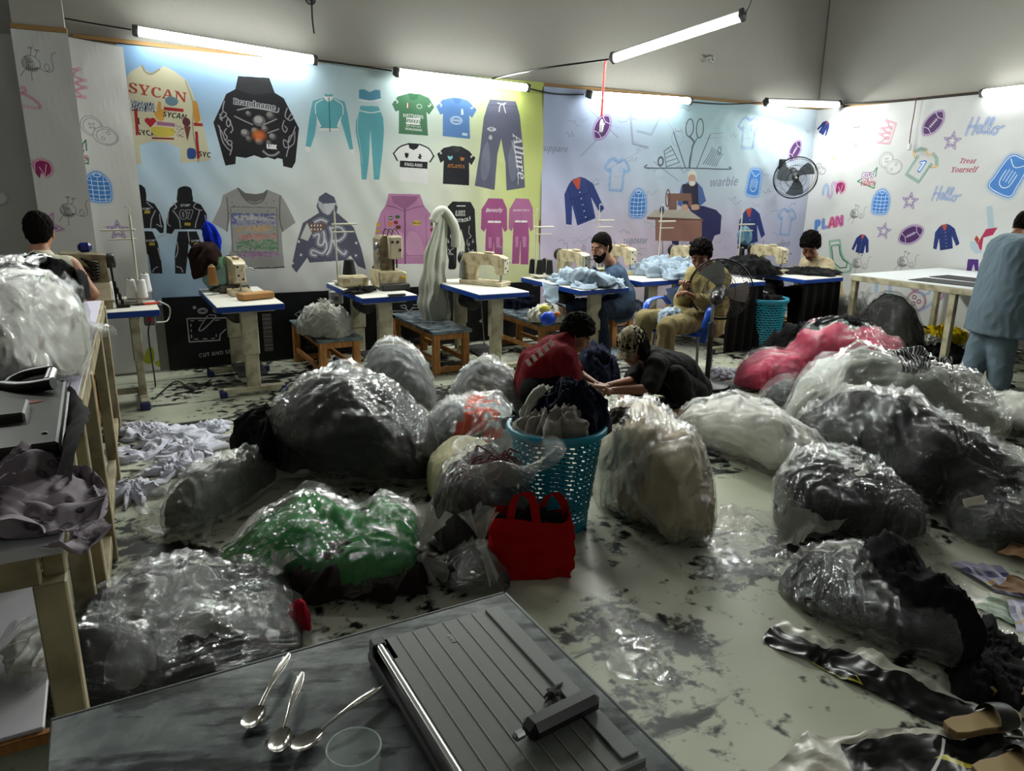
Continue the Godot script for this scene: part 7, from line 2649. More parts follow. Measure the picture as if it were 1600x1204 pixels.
func fan_head(t: Node3D, at: Vector3, facing: Vector3, r: float, blade_col: Color) -> void:
	# rings and wires of the guard, three blades, hub
	var bs := look(facing)
	var wire := mat("fan_wire", Color(0.06, 0.06, 0.065), 0.35, 0.4)
	var g := Mb.new()
	for k in [[1.0, 0.0, 0.007], [0.97, 0.05, 0.003], [0.97, -0.05, 0.003], [0.45, 0.075, 0.0025], [0.72, 0.065, 0.002], [0.5, -0.075, 0.0025]]:
		var ring := PackedVector3Array()
		for i in 41:
			var a := TAU * i / 40
			ring.append(at + bs * Vector3(cos(a) * r * k[0], k[1], sin(a) * r * k[0]))
		g.tube(ring, k[2] as float, 6, false)
	for s in [-1.0, 1.0]:
		for i in 56:
			var a := TAU * i / 56
			var d := Vector3(cos(a), 0, sin(a))
			g.tube(PackedVector3Array([at + bs * (d * r * 0.16 + Vector3(0, 0.085 * s, 0)), at + bs * (d * r * 0.7 + Vector3(0, 0.066 * s, 0)), at + bs * (d * r)]), 0.0011, 4, false)
	var go := put("guard", g.mesh(), wire, t)
	go.set_meta("kind", "stuff")
	for k in 3:
		var p := PackedVector3Array()
		for j in 8:
			var v := j / 7.0
			for i in 8:
				var u := i / 7.0 - 0.5
				var a := TAU * k / 3.0 + u * (1.25 - 0.35 * v) + v * 0.35
				var rr := r * (0.14 + 0.74 * v)
				p.append(at + bs * Vector3(cos(a) * rr, u * -0.05, sin(a) * rr))
		var b := Mb.new()
		b.grid(p, 8, 8)
		put("blade", b.mesh(), mat("fan_blade " + blade_col.to_html(), blade_col, 0.5, 0.1), t)
	var h := Mb.new()
	h.lathe([Vector2(0.001, -0.1), Vector2(0.05, -0.1), Vector2(0.055, -0.03), Vector2(0.035, 0.06), Vector2(0.032, 0.088), Vector2(0.02, 0.095), Vector2(0.001, 0.096)], 20, Transform3D(bs, at))
	put("hub", h.mesh(), mat("fan_hub", Color(0.3, 0.3, 0.3), 0.3, 0.7), t)
	h = Mb.new()
	h.lathe([Vector2(0.001, -0.26), Vector2(0.05, -0.25), Vector2(0.062, -0.2), Vector2(0.062, -0.12), Vector2(0.05, -0.1), Vector2(0.001, -0.1)], 20, Transform3D(bs, at))
	put("motor", h.mesh(), mat("fan_motor", Color(0.05, 0.05, 0.055), 0.4), t)


func build_small_things() -> void:
	pedestal_fan()
	wall_fan()
	chair()
	hung_things()
	on_tables()
	cables()


func pedestal_fan() -> void:
	var t := thing("pedestal_fan", "black pedestal fan with a wire guard beside the blue chair", "fan")
	var base: Vector3 = Vector3(4.467, 0.000, -4.576)
	var top: Vector3 = Vector3(4.555, 0.774, -4.620)
	var black := mat("fan_motor", Color(0.05, 0.05, 0.055), 0.4)
	var b := Mb.new()
	b.tube(PackedVector3Array([base + Vector3(0, 0.02, 0), Vector3(base.x, top.y - 0.25, base.z)]), 0.022, 14)
	put("pole", b.mesh(), black, t)
	b = Mb.new()
	b.tube(PackedVector3Array([Vector3(base.x, top.y - 0.3, base.z), Vector3(base.x, top.y + 0.02, base.z)]), 0.013, 12)
	put("inner_pole", b.mesh(), mat("steel", Color(0.6, 0.6, 0.6), 0.35, 0.9), t)
	b = Mb.new()
	b.lathe([Vector2(0.03, -0.06), Vector2(0.034, -0.05), Vector2(0.034, 0.05), Vector2(0.028, 0.06)], 14, Transform3D(Basis.IDENTITY, Vector3(base.x, top.y - 0.27, base.z)))
	put("collar", b.mesh(), mat("fan_hub", Color(0.3, 0.3, 0.3), 0.3, 0.7), t)
	b = Mb.new()
	b.lathe([Vector2(0.001, 0.0), Vector2(0.19, 0.0), Vector2(0.2, 0.012), Vector2(0.18, 0.026), Vector2(0.05, 0.04), Vector2(0.03, 0.07), Vector2(0.001, 0.07)], 36, Transform3D(Basis.IDENTITY, base))
	put("base", b.mesh(), black, t)
	var face := Vector3(0.75, 0.18, -0.62)
	fan_head(t, top + face.normalized() * 0.16 + Vector3(0, 0.01, 0), face, 0.27, Color(0.62, 0.63, 0.63))
	b = Mb.new()
	b.lathe([Vector2(0.001, -0.02), Vector2(0.05, -0.02), Vector2(0.055, 0.0), Vector2(0.04, 0.03), Vector2(0.001, 0.035)], 16, Transform3D(look(-face), top - face.normalized() * 0.09))
	put("motor_cap", b.mesh(), mat("fan_hub", Color(0.3, 0.3, 0.3), 0.3, 0.7), t)


func wall_fan() -> void:
	var t := thing("wall_fan", "wall fan with a black wire guard above the sewing man in cream", "fan")
	var c: Vector3 = Vector3(7.922, 1.802, -6.850)
	fan_head(t, c, Vector3(-0.55, -0.35, 0.75), 0.27, Color(0.50, 0.54, 0.58))
	var b := Mb.new()
	var wallp: Vector3 = Vector3(7.988, 1.975, -7.150)
	b.box(wallp, Vector3(0.09, 0.13, 0.05), 0.008)
	put("wall_bracket", b.mesh(), mat("fan_motor", Color(0.05, 0.05, 0.055), 0.4), t)
	b = Mb.new()
	b.tube(PackedVector3Array([wallp, c - Vector3(-0.55, -0.35, 0.75).normalized() * 0.18]), 0.016, 10)
	put("arm", b.mesh(), mat("fan_motor", Color(0.05, 0.05, 0.055), 0.4), t)


func chair() -> void:
	# faces the wall's far end (-x)
	var t := thing("plastic_chair", "blue plastic armchair with grey metal legs", "chair", Vector3(4.58, 0, -5.04), 0.5)
	var blue := mat("chair_blue", Color(0.04, 0.30, 0.72), 0.35)
	var b := Mb.new()
	b.box(Vector3(0, 0.41, 0), Vector3(0.44, 0.03, 0.46), 0.012)
	put("seat", b.mesh(), blue, t)
	b = Mb.new()
	var p := PackedVector3Array()
	for j in 8:
		for i in 9:
			var u := i / 8.0 - 0.5
			var v := j / 7.0
			p.append(Vector3(0.2 + 0.07 * v + 0.05 * (0.25 - u * u) * 2.0, 0.42 + 0.34 * v, u * (0.44 - 0.05 * v)))
	b.grid(p, 9, 8)
	put("backrest", b.mesh(), blue, t)
	for s in [-1.0, 1.0]:
		b = Mb.new()
		var pts := spline([Vector3(-0.22, 0.36, s * 0.25), Vector3(-0.25, 0.54, s * 0.28), Vector3(-0.19, 0.655, s * 0.29), Vector3(-0.02, 0.675, s * 0.29), Vector3(0.17, 0.66, s * 0.28), Vector3(0.24, 0.60, s * 0.25)], 6)
		var q := PackedVector3Array()
		for k in pts.size():
			var d := (pts[mini(k + 1, pts.size() - 1)] - pts[maxi(k - 1, 0)]).normalized()
			var up := d.cross(Vector3(0, 0, 1)).normalized()
			for a in 10:
				var an := TAU * a / 10
				q.append(pts[k] + Vector3(0, 0, 1) * cos(an) * 0.032 + up * sin(an) * 0.012)
		b.grid(q, 10, pts.size(), true)
		put("armrest", b.mesh(), blue, t)
	for k in [[-0.19, -0.2], [-0.19, 0.2], [0.19, -0.2], [0.19, 0.2]]:
		b = Mb.new()
		b.tube(PackedVector3Array([Vector3(k[0], 0.40, k[1]), Vector3(k[0] * 1.1, 0.0, k[1] * 1.1)]), 0.013, 10)
		put("leg", b.mesh(), mat("steel", Color(0.6, 0.6, 0.6), 0.35, 0.9), t)


func small_bag(called: String, label: String, at: Vector3, r: float, h: float, col: Color, seed_: float, see := false, turn := 0.0) -> Node3D:
	# a soft bag hanging from, or gathered at, its top point
	var t := thing(called, label, "bag", at, turn)
	var nu := 44
	var nv := 30
	var p := PackedVector3Array()
	for j in nv:
		var v := j / (nv - 1.0)
		var rr := r * (0.06 + sin(pow(v, 0.75) * PI) * 0.95) if v < 0.999 else 0.002
		for i in nu:
			var a := TAU * i / nu
			var w := 1.0 + 0.16 * sin(a * 7 + seed_) * (1.0 - v) + 0.22 * noise_b.get_noise_3d(cos(a) * 1.5 + seed_ * 9.0, v * 2.5, sin(a) * 1.5)
			w += 0.08 * (1.0 - 2.0 * absf(noise_b.get_noise_3d(cos(a) * 3 + seed_, v * 4.0, sin(a) * 3)))
			p.append(Vector3(cos(a) * rr * w, -h * v, sin(a) * rr * w * 0.8))
	var b := Mb.new()
	b.grid(p, nu, nv, true, 3.0, 2.0, true)
	if see:
		var f := film_mat("tinted " + col.to_html(), col, 0.45, 0.4, 0.2)
		put("film", b.mesh(), f, t)
	else:
		put("body", b.mesh(), cloth_mat("bagcloth " + col.to_html(), col), t)
	return t


func hung_things() -> void:
	var t := small_bag("hanging_bag", "dark brown cloth bag hanging at the second sewing table", Vector3(0.855, 1.161, -6.850), 0.12, 0.36, Color(0.15, 0.09, 0.09), 1.0)
	t.rotation.z = -0.55
	var hook := Mb.new()
	t = small_bag("hanging_bag", "blue plastic bag knotted above the green net bag", Vector3(0.816, 1.336, -6.900), 0.065, 0.36, Color(0.02, 0.14, 0.62), 2.0)
	t.rotation.z = 0.22
	t = small_bag("hanging_bag", "green net bag of scraps hanging by the second sewing machine", Vector3(0.886, 1.053, -6.840), 0.14, 0.42, Color(0.20, 0.45, 0.20), 3.0, true)
	put("contents", heap(Vector3(0, -0.36, 0), 0.1, 0.08, 0.14, 0.0, 4.0, 0.03).mesh(), cloth_mat("cloth_olive", Color(0.25, 0.26, 0.16)), t)
	hook.tube(PackedVector3Array([Vector3(0.840, 1.363, -7.160) - t.position, Vector3(0.816, 1.336, -6.900) - t.position, Vector3.ZERO]), 0.006, 6)
	put("string", hook.mesh(), mat("string_blue", Color(0.05, 0.12, 0.45), 0.7), t)
	t = small_bag("hanging_bag", "clear blue bag hanging from a thread stand on the lavender banner", Vector3(6.650, 1.240, -6.400), 0.08, 0.30, Color(0.35, 0.62, 0.72), 5.0, true)
	put("contents", heap(Vector3(0, -0.27, 0), 0.055, 0.05, 0.1, 0.0, 6.0, 0.02).mesh(), cloth_mat("cloth_ink", Color(0.07, 0.075, 0.1)), t)
	# white cloth hung beside the fourth table
	t = thing("hanging_cloth", "long white cloth hanging in folds onto a bench", "cloth")
	var nu := 40
	var nv := 40
	var p := PackedVector3Array()
	var top: Vector3 = Vector3(2.894, 1.385, -6.620)
	var bottom: Vector3 = Vector3(2.781, 0.336, -6.550)
	for j in nv:
		var v := j / (nv - 1.0)
		var c := top.lerp(bottom, v) + Vector3(-0.06 * sin(v * PI), 0, 0)
		var w := lerpf(0.035, 0.15, pow(v, 0.8)) * (1.0 - 0.25 * maxf(v - 0.85, 0.0) / 0.15)
		for i in nu:
			var a := TAU * i / nu
			var f := 1.0 + 0.2 * sin(a * 6 + v * 2.0) + 0.16 * sin(a * 11 - v * 3.0) + 0.2 * noise_b.get_noise_3d(cos(a) * 2, v * 5, sin(a) * 2)
			p.append(c + Vector3(cos(a) * w * f, 0, sin(a) * w * 0.6 * f))
	var b := Mb.new()
	b.grid(p, nu, nv, true, 2.0, 3.0, true)
	put("folded_cloth", b.mesh(), cloth_mat("cloth_white", Color(0.72, 0.73, 0.68)), t)
	b = Mb.new()
	b.tube(PackedVector3Array(spline([top + Vector3(-0.1, -0.06, 0), top + Vector3(-0.05, 0.02, 0), top + Vector3(0.02, 0.03, 0), top + Vector3(0.1, -0.12, 0.05), top + Vector3(0.11, -0.3, 0.05)], 6)), 0.045, 10)
	put("twisted_end", b.mesh(), cloth_mat("cloth_white", Color(0.72, 0.73, 0.68)), t)
	# red cord with a white tassel from the hanging lamp, and a pull cord on the side wall
	t = thing("lamp_cord", "red ribbon hanging from the slanting lamp, white tassel at its end", "cord")
	b = Mb.new()
	b.tube(PackedVector3Array([Vector3(4.195, 2.762, -5.900), Vector3(4.184, 2.567, -5.900), Vector3(4.178, 2.281, -5.900)]), 0.010, 6)
	put("ribbon", b.mesh(), mat("ribbon_red", Color(0.72, 0.06, 0.05), 0.6), t)
	b = Mb.new()
	b.ball(Vector3(4.183, 2.203, -5.900), Vector3(0.018, 0.06, 0.018), 12, 8)
	put("tassel", b.mesh(), mat("tassel_white", Color(0.85, 0.85, 0.83), 0.5), t)
	t = thing("pull_cord", "thin red cord with a white switch hanging on the doodle banner", "cord")
	b = Mb.new()
	b.tube(spline([Vector3(8.500, 2.701, -5.734), Vector3(8.500, 2.519, -5.736), Vector3(8.500, 2.364, -5.742), Vector3(8.500, 2.193, -5.738)], 5), 0.006, 6)
	put("cord", b.mesh(), mat("cord_red", Color(0.4, 0.08, 0.08), 0.6), t)
	b = Mb.new()
	b.box(Vector3(8.500, 2.156, -5.732), Vector3(0.035, 0.08, 0.045), 0.01)
	put("switch", b.mesh(), mat("switch_white", Color(0.85, 0.85, 0.84), 0.4), t)


func on_tables() -> void:
	# wooden block, pliers, spring of wires
	var t := thing("wooden_block", "light wooden block on the second sewing table", "block", Vector3(1.052, 0.755, -6.182), 0.28)
	var b := Mb.new()
	b.box(Vector3(0, 0.026, 0), Vector3(0.27, 0.05, 0.12), 0.006)
	put("block", b.mesh(), mat("block_wood", Color(0.62, 0.44, 0.22), 0.6), t)
	t = thing("pliers", "pliers with orange handles on the tank top man's table", "pliers", Vector3(0.225, 0.754, -6.204), 0.2)
	for s in [-1.0, 1.0]:
		b = Mb.new()
		b.tube(spline([Vector3(0.01, 0.008, s * 0.004), Vector3(0.05, 0.008, s * 0.018), Vector3(0.12, 0.008, s * 0.014)], 5), 0.008, 8)
		put("handle", b.mesh(), mat("grip_orange", Color(0.75, 0.18, 0.03), 0.45), t)
		b = Mb.new()
		b.tube(PackedVector3Array([Vector3(0.01, 0.008, -s * 0.004), Vector3(-0.03, 0.008, s * 0.008), Vector3(-0.09, 0.008, s * 0.002)]), [0.008, 0.008, 0.003], 8)
		put("jaw", b.mesh(), mat("oily_steel", Color(0.16, 0.14, 0.12), 0.35, 0.7), t)
	tag(put("cloth_scrap", heap(Vector3(0.955, 0.756, -6.664), 0.13, 0.1, 0.04, 0.4, 41.0, 0.03).mesh(), cloth_mat("cloth_taupe", Color(0.25, 0.23, 0.2))), "crumpled brown cloth behind the wooden block", "scrap")
	tag(put("cloth_scrap", heap(Vector3(1.917, 0.756, -6.193), 0.14, 0.08, 0.03, 0.5, 42.0, 0.02).mesh(), cloth_mat("cloth_graphite", Color(0.1, 0.1, 0.1))), "black cloth scrap below the cylinder bed machine", "scrap")
	b = Mb.new()
	b.box(Vector3.ZERO, Vector3(0.15, 0.014, 0.05), 0.004)
	var ph := put("phone", b.mesh(), mat("cutter_black", Color(0.035, 0.035, 0.037), 0.42))
	ph.position = Vector3(2.139, 0.762, -5.879)
	tag(ph, "flat black phone on the cylinder bed machine's table", "phone")
	# pale blue cloth on the bearded man's table
	var sky := cloth_mat("cloth_sky", Color(0.58, 0.64, 0.70))
	t = thing("blue_garment", "pale blue garment being sewn by the bearded man", "garment")
	put("spread_cloth", heap(Vector3(4.077, 0.756, -5.909), 0.26, 0.42, 0.06, 0.2, 51.0, 0.05, 64).mesh(), sky, t)
	put("raised_fold", loaf([3.893, -6.116, 0.760, 0.852, 0.060, 3.915, -5.833, 0.760, 0.922, 0.100, 4.032, -5.683, 0.760, 0.890, 0.100, 4.181, -5.466, 0.760, 0.826, 0.040], {"seed": 52.0, "fold": 0.02}).mesh(), sky, t)
	put("hanging_sleeve", sheet([Vector3(3.702, 0.757, -6.116), Vector3(3.696, 0.757, -5.963), Vector3(3.676, 0.757, -5.773)], [Vector3(3.607, 0.597, -5.880), Vector3(3.626, 0.592, -5.820), Vector3(3.659, 0.611, -5.760)], 0.02, 5.0, 20, 20).mesh(), sky, t)
	t = thing("cloth_pile", "heap of pale blue cut pieces on the table behind the seated man", "cloth pile")
	put("cut_pieces", heap(Vector3(5.233, 0.756, -6.099), 0.24, 0.42, 0.14, 0.3, 53.0, 0.07, 64).mesh(), sky, t)
	put("hanging_piece", sheet([Vector3(4.641, 0.757, -5.398), Vector3(4.692, 0.757, -5.277)], [Vector3(4.837, 0.533, -5.550), Vector3(4.941, 0.520, -5.500)], 0.02, 6.0, 20, 18).mesh(), sky, t)
	# dark cloth on the two far tables
	var dark := cloth_mat("cloth_graphite", Color(0.1, 0.1, 0.1))
	tag(put("dark_cloth", heap(Vector3(6.281, 0.756, -5.981), 0.27, 0.36, 0.13, 0.2, 55.0, 0.05, 64).mesh(), dark), "dark grey cloth heaped on the table behind the fan", "cloth")
	tag(put("dark_cloth", heap(Vector3(6.952, 0.756, -5.698), 0.30, 0.34, 0.02, 0.2, 56.0, 0.03, 64).mesh(), dark), "black cloth being sewn by the man in the cream tee shirt", "cloth")
	for k in [[5.66, -5.34, 0.50, "black cloth curtain below the table behind the fan"], [6.71, -5.265, 0.58, "black cloth curtain below the table of the man in cream"]]:
		var p := PackedVector3Array()
		for j in 12:
			for i in 40:
				var u := i / 39.0
				var v := j / 11.0
				p.append(Vector3(k[0] + (u - 0.5) * k[2], 0.70 - 0.66 * v, k[1] - 0.03 + 0.018 * sin(u * 26.0 + v) * (0.4 + v)))
		b = Mb.new()
		b.grid(p, 40, 12, false, 1, 1, true)
		tag(put("table_skirt", b.mesh(), cloth_mat("cloth_black", Color(0.1, 0.1, 0.1))), k[3], "curtain")
	# bags on benches
	t = bag("scrap_bag", "white plastic bag of scraps on the first bench", "", [1.430, -6.457, 0.400, 0.490, 0.060, 1.497, -6.303, 0.400, 0.630, 0.130, 1.608, -6.160, 0.400, 0.687, 0.160, 1.714, -6.082, 0.400, 0.626, 0.130, 1.816, -6.140, 0.400, 0.513, 0.050], cloth_mat("cloth_ash", Color(0.60, 0.61, 0.58)), "white", {"seed": 61.0, "fold": 0.02, "fs": 9.0, "gather": [[Vector3(1.609, 0.634, -6.253), 0.3, 0.03, 9.0]]})
	tuft(t, Vector3(1.620, 0.645, -6.251), Vector3(0.2, 1, 0), 0.06, 0.05, "white", 8.0)
	t = thing("plastic_bag", "blue and yellow plastic bag on the bench near the bearded man", "bag")
	var pl := loaf([3.516, -6.054, 0.400, 0.459, 0.050, 3.591, -5.963, 0.400, 0.552, 0.110, 3.717, -5.886, 0.400, 0.579, 0.130, 3.816, -5.838, 0.400, 0.471, 0.050], {"seed": 62.0, "fold": 0.02, "fs": 9.0})
	put("body", pl.mesh(), cloth_mat("bag_white", Color(0.75, 0.75, 0.7)), t)
	for k in [[Vector3(3.305, 0.579, -5.320), 0.075, Color(0.02, 0.25, 0.75)], [Vector3(3.353, 0.633, -5.464), 0.05, Color(0.75, 0.72, 0.25)], [Vector3(3.382, 0.611, -5.299), 0.03, Color(0.75, 0.42, 0.1)]]:
		b = Mb.new()
		b.ball(k[0] + Vector3(0.015, -0.02, -0.035), Vector3(k[1] * 1.1, k[1] * 0.8, k[1] * 0.55), 16, 10)
		put("printed_patch", b.mesh(), mat("patch " + (k[2] as Color).to_html(), k[2], 0.4), t)
	tag(put("cloth_scrap", heap(Vector3(4.899, 0.402, -6.186), 0.13, 0.16, 0.07, 0.4, 63.0, 0.03).mesh(), sky), "pale blue scraps on the bench behind the blue chair", "scrap")
	tag(put("dark_cloth", heap(Vector3(3.822, 0.402, -6.916), 0.17, 0.2, 0.17, 0.4, 64.0, 0.04).mesh(), cloth_mat("cloth_navy", Color(0.075, 0.09, 0.16))), "navy cloth heap on the bench behind the plastic bag", "cloth")
	# navy heap between the two crouching men, pale pieces round it
	tag(put("dark_cloth", loaf([3.468, -5.235, 0.000, 0.114, 0.100, 3.523, -5.044, 0.000, 0.343, 0.220, 3.672, -4.970, 0.000, 0.314, 0.220, 3.813, -4.950, 0.000, 0.114, 0.080], {"seed": 65.0, "lump": 0.05, "fold": 0.04, "fs": 6.0}).mesh(), cloth_mat("cloth_navy", Color(0.075, 0.09, 0.16))), "navy garments heaped between the two crouching men", "cloth")
	tag(put("cloth_scrap", heap(Vector3(4.446, 0.000, -5.881), 0.3, 0.2, 0.05, 0.4, 66.0, 0.04, 56, 0.5).mesh(), sky), "pale blue scraps on the floor behind the two crouching men", "scrap")
	tag(put("cloth_scrap", heap(Vector3(4.894, 0.000, -4.814), 0.2, 0.15, 0.03, 0.4, 67.0, 0.03, 56, 0.5).mesh(), cloth_mat("scrap_white", Color(0.8, 0.8, 0.85))), "whitish scraps on the floor by the pedestal fan", "scrap")
	tag(put("cloth_scrap", heap(Vector3(3.461, 0.000, -4.592), 0.28, 0.16, 0.04, 0.6, 68.0, 0.03, 56, 0.5).mesh(), cloth_mat("cloth_white", Color(0.72, 0.73, 0.68))), "whitish cloth on the floor under the crouching men's hands", "scrap")
	# switch boxes
	t = thing("switch_box", "grey switch box with two red buttons under the tank top man's table", "switch", Vector3(0.258, 0.691, -6.000))
	b = Mb.new()
	b.box(Vector3.ZERO, Vector3(0.08, 0.12, 0.05), 0.008)
	put("case", b.mesh(), mat("case_grey", Color(0.35, 0.35, 0.35), 0.5), t)
	for k in 2:
		b = Mb.new()
		b.box(Vector3(0, 0.03 - 0.045 * k, 0.027), Vector3(0.028, 0.024, 0.012), 0.004)
		put("button", b.mesh(), mat("button_red", Color(0.75, 0.04, 0.04), 0.3), t)
	t = thing("socket_box", "grey socket box on the wall under the cylinder bed machine's table", "socket", Vector3(1.952, 0.590, -7.080))
	b = Mb.new()
	b.box(Vector3.ZERO, Vector3(0.13, 0.13, 0.06), 0.01)
	put("case", b.mesh(), mat("case_pale", Color(0.62, 0.62, 0.6), 0.5), t)
	b = Mb.new()
	b.ball(Vector3(0, 0, 0.03), Vector3(0.03, 0.03, 0.01), 14, 8)
	put("socket", b.mesh(), mat("case_grey", Color(0.35, 0.35, 0.35), 0.5), t)


func cables() -> void:
	var black := mat("cable_black", Color(0.04, 0.04, 0.04), 0.5)
	var n := 0
	for k in [[[Vector3(-0.366, 2.896, -7.100), Vector3(0.001, 2.860, -7.120), Vector3(0.417, 2.826, -7.100)], 0.006, "thin black cable running along the wall to the first lamp"],
			[[Vector3(1.882, 2.727, -7.100), Vector3(2.222, 2.714, -7.120), Vector3(2.598, 2.692, -7.100)], 0.008, "black cable between the first two wall lamps"],
			[[Vector3(4.067, 2.639, -7.100), Vector3(4.433, 2.609, -7.120), Vector3(4.780, 2.623, -7.100)], 0.008, "black cable between the second and third wall lamps"],
			[[Vector3(6.267, 2.641, -7.100), Vector3(6.854, 2.651, -7.140), Vector3(7.457, 2.698, -7.100)], 0.008, "black cable between the third and fourth wall lamps"],
			[[Vector3(8.520, 2.713, -6.715), Vector3(8.530, 2.692, -6.011), Vector3(8.520, 2.691, -5.455), Vector3(8.500, 2.689, -5.017)], 0.012, "cable bundle on the side wall between the lamps"],
			[[Vector3(3.670, 2.703, -7.100), Vector3(3.850, 2.730, -6.400), Vector3(4.266, 2.781, -5.920)], 0.009, "twisted wire from the wall lamp to the slanting lamp"],
			[[Vector3(4.764, 3.008, -4.800), Vector3(4.635, 3.241, -4.600), Vector3(4.500, 4.379, -4.500)], 0.006, "wire holding the slanting lamp's far end to the ceiling"],
			[[Vector3(1.882, 3.214, -7.120), Vector3(1.879, 3.059, -7.120), Vector3(1.886, 2.944, -7.110)], 0.007, "loose cable end hanging from a fitting on the upper wall"],
			[[Vector3(0.281, 0.665, -6.000), Vector3(0.237, 0.572, -6.000), Vector3(0.269, 0.020, -6.640), Vector3(0.227, 0.012, -6.220), Vector3(0.432, 0.012, -6.710), Vector3(0.532, 0.012, -6.363), Vector3(0.706, 0.012, -6.647)], 0.006, "black cable looping over the floor from the switch box"],
			[[Vector3(0.341, 0.776, -6.200), Vector3(0.425, 0.692, -6.400), Vector3(0.401, 0.591, -6.400), Vector3(0.299, 0.641, -6.050)], 0.006, "pale cable curling beside the tank top man's table"]]:
		n += 1
		var m := Mb.new()
		m.tube(spline(k[0], 7), k[1] as float, 6)
		tag(put("cable", m.mesh(), mat("cable_pale", Color(0.75, 0.74, 0.7), 0.5) if n == 10 else black), k[2], "cable", "cables of the workshop")
	var t := thing("ceiling_fitting", "dark cable fitting on the upper wall above the garment banner", "fitting", Vector3(1.882, 3.232, -7.160))
	var b := Mb.new()
	b.ball(Vector3.ZERO, Vector3(0.05, 0.05, 0.05), 14, 9)
	put("rose", b.mesh(), black, t)
	t = thing("wall_hook", "small metal bracket on the upper wall near the room's corner", "bracket", Vector3(6.585, 3.173, -7.180))
	b = Mb.new()
	b.tube(spline([Vector3(0, 0, -0.03), Vector3(0, 0, 0.05), Vector3(0.04, -0.03, 0.06), Vector3(0.03, -0.07, 0.05), Vector3(-0.02, -0.05, 0.05)], 5), 0.012, 8)
	put("bracket", b.mesh(), mat("steel", Color(0.6, 0.6, 0.6), 0.35, 0.9), t)


# ---------------------------------------------------------------- people: fields of tapered capsules, meshed as surface nets

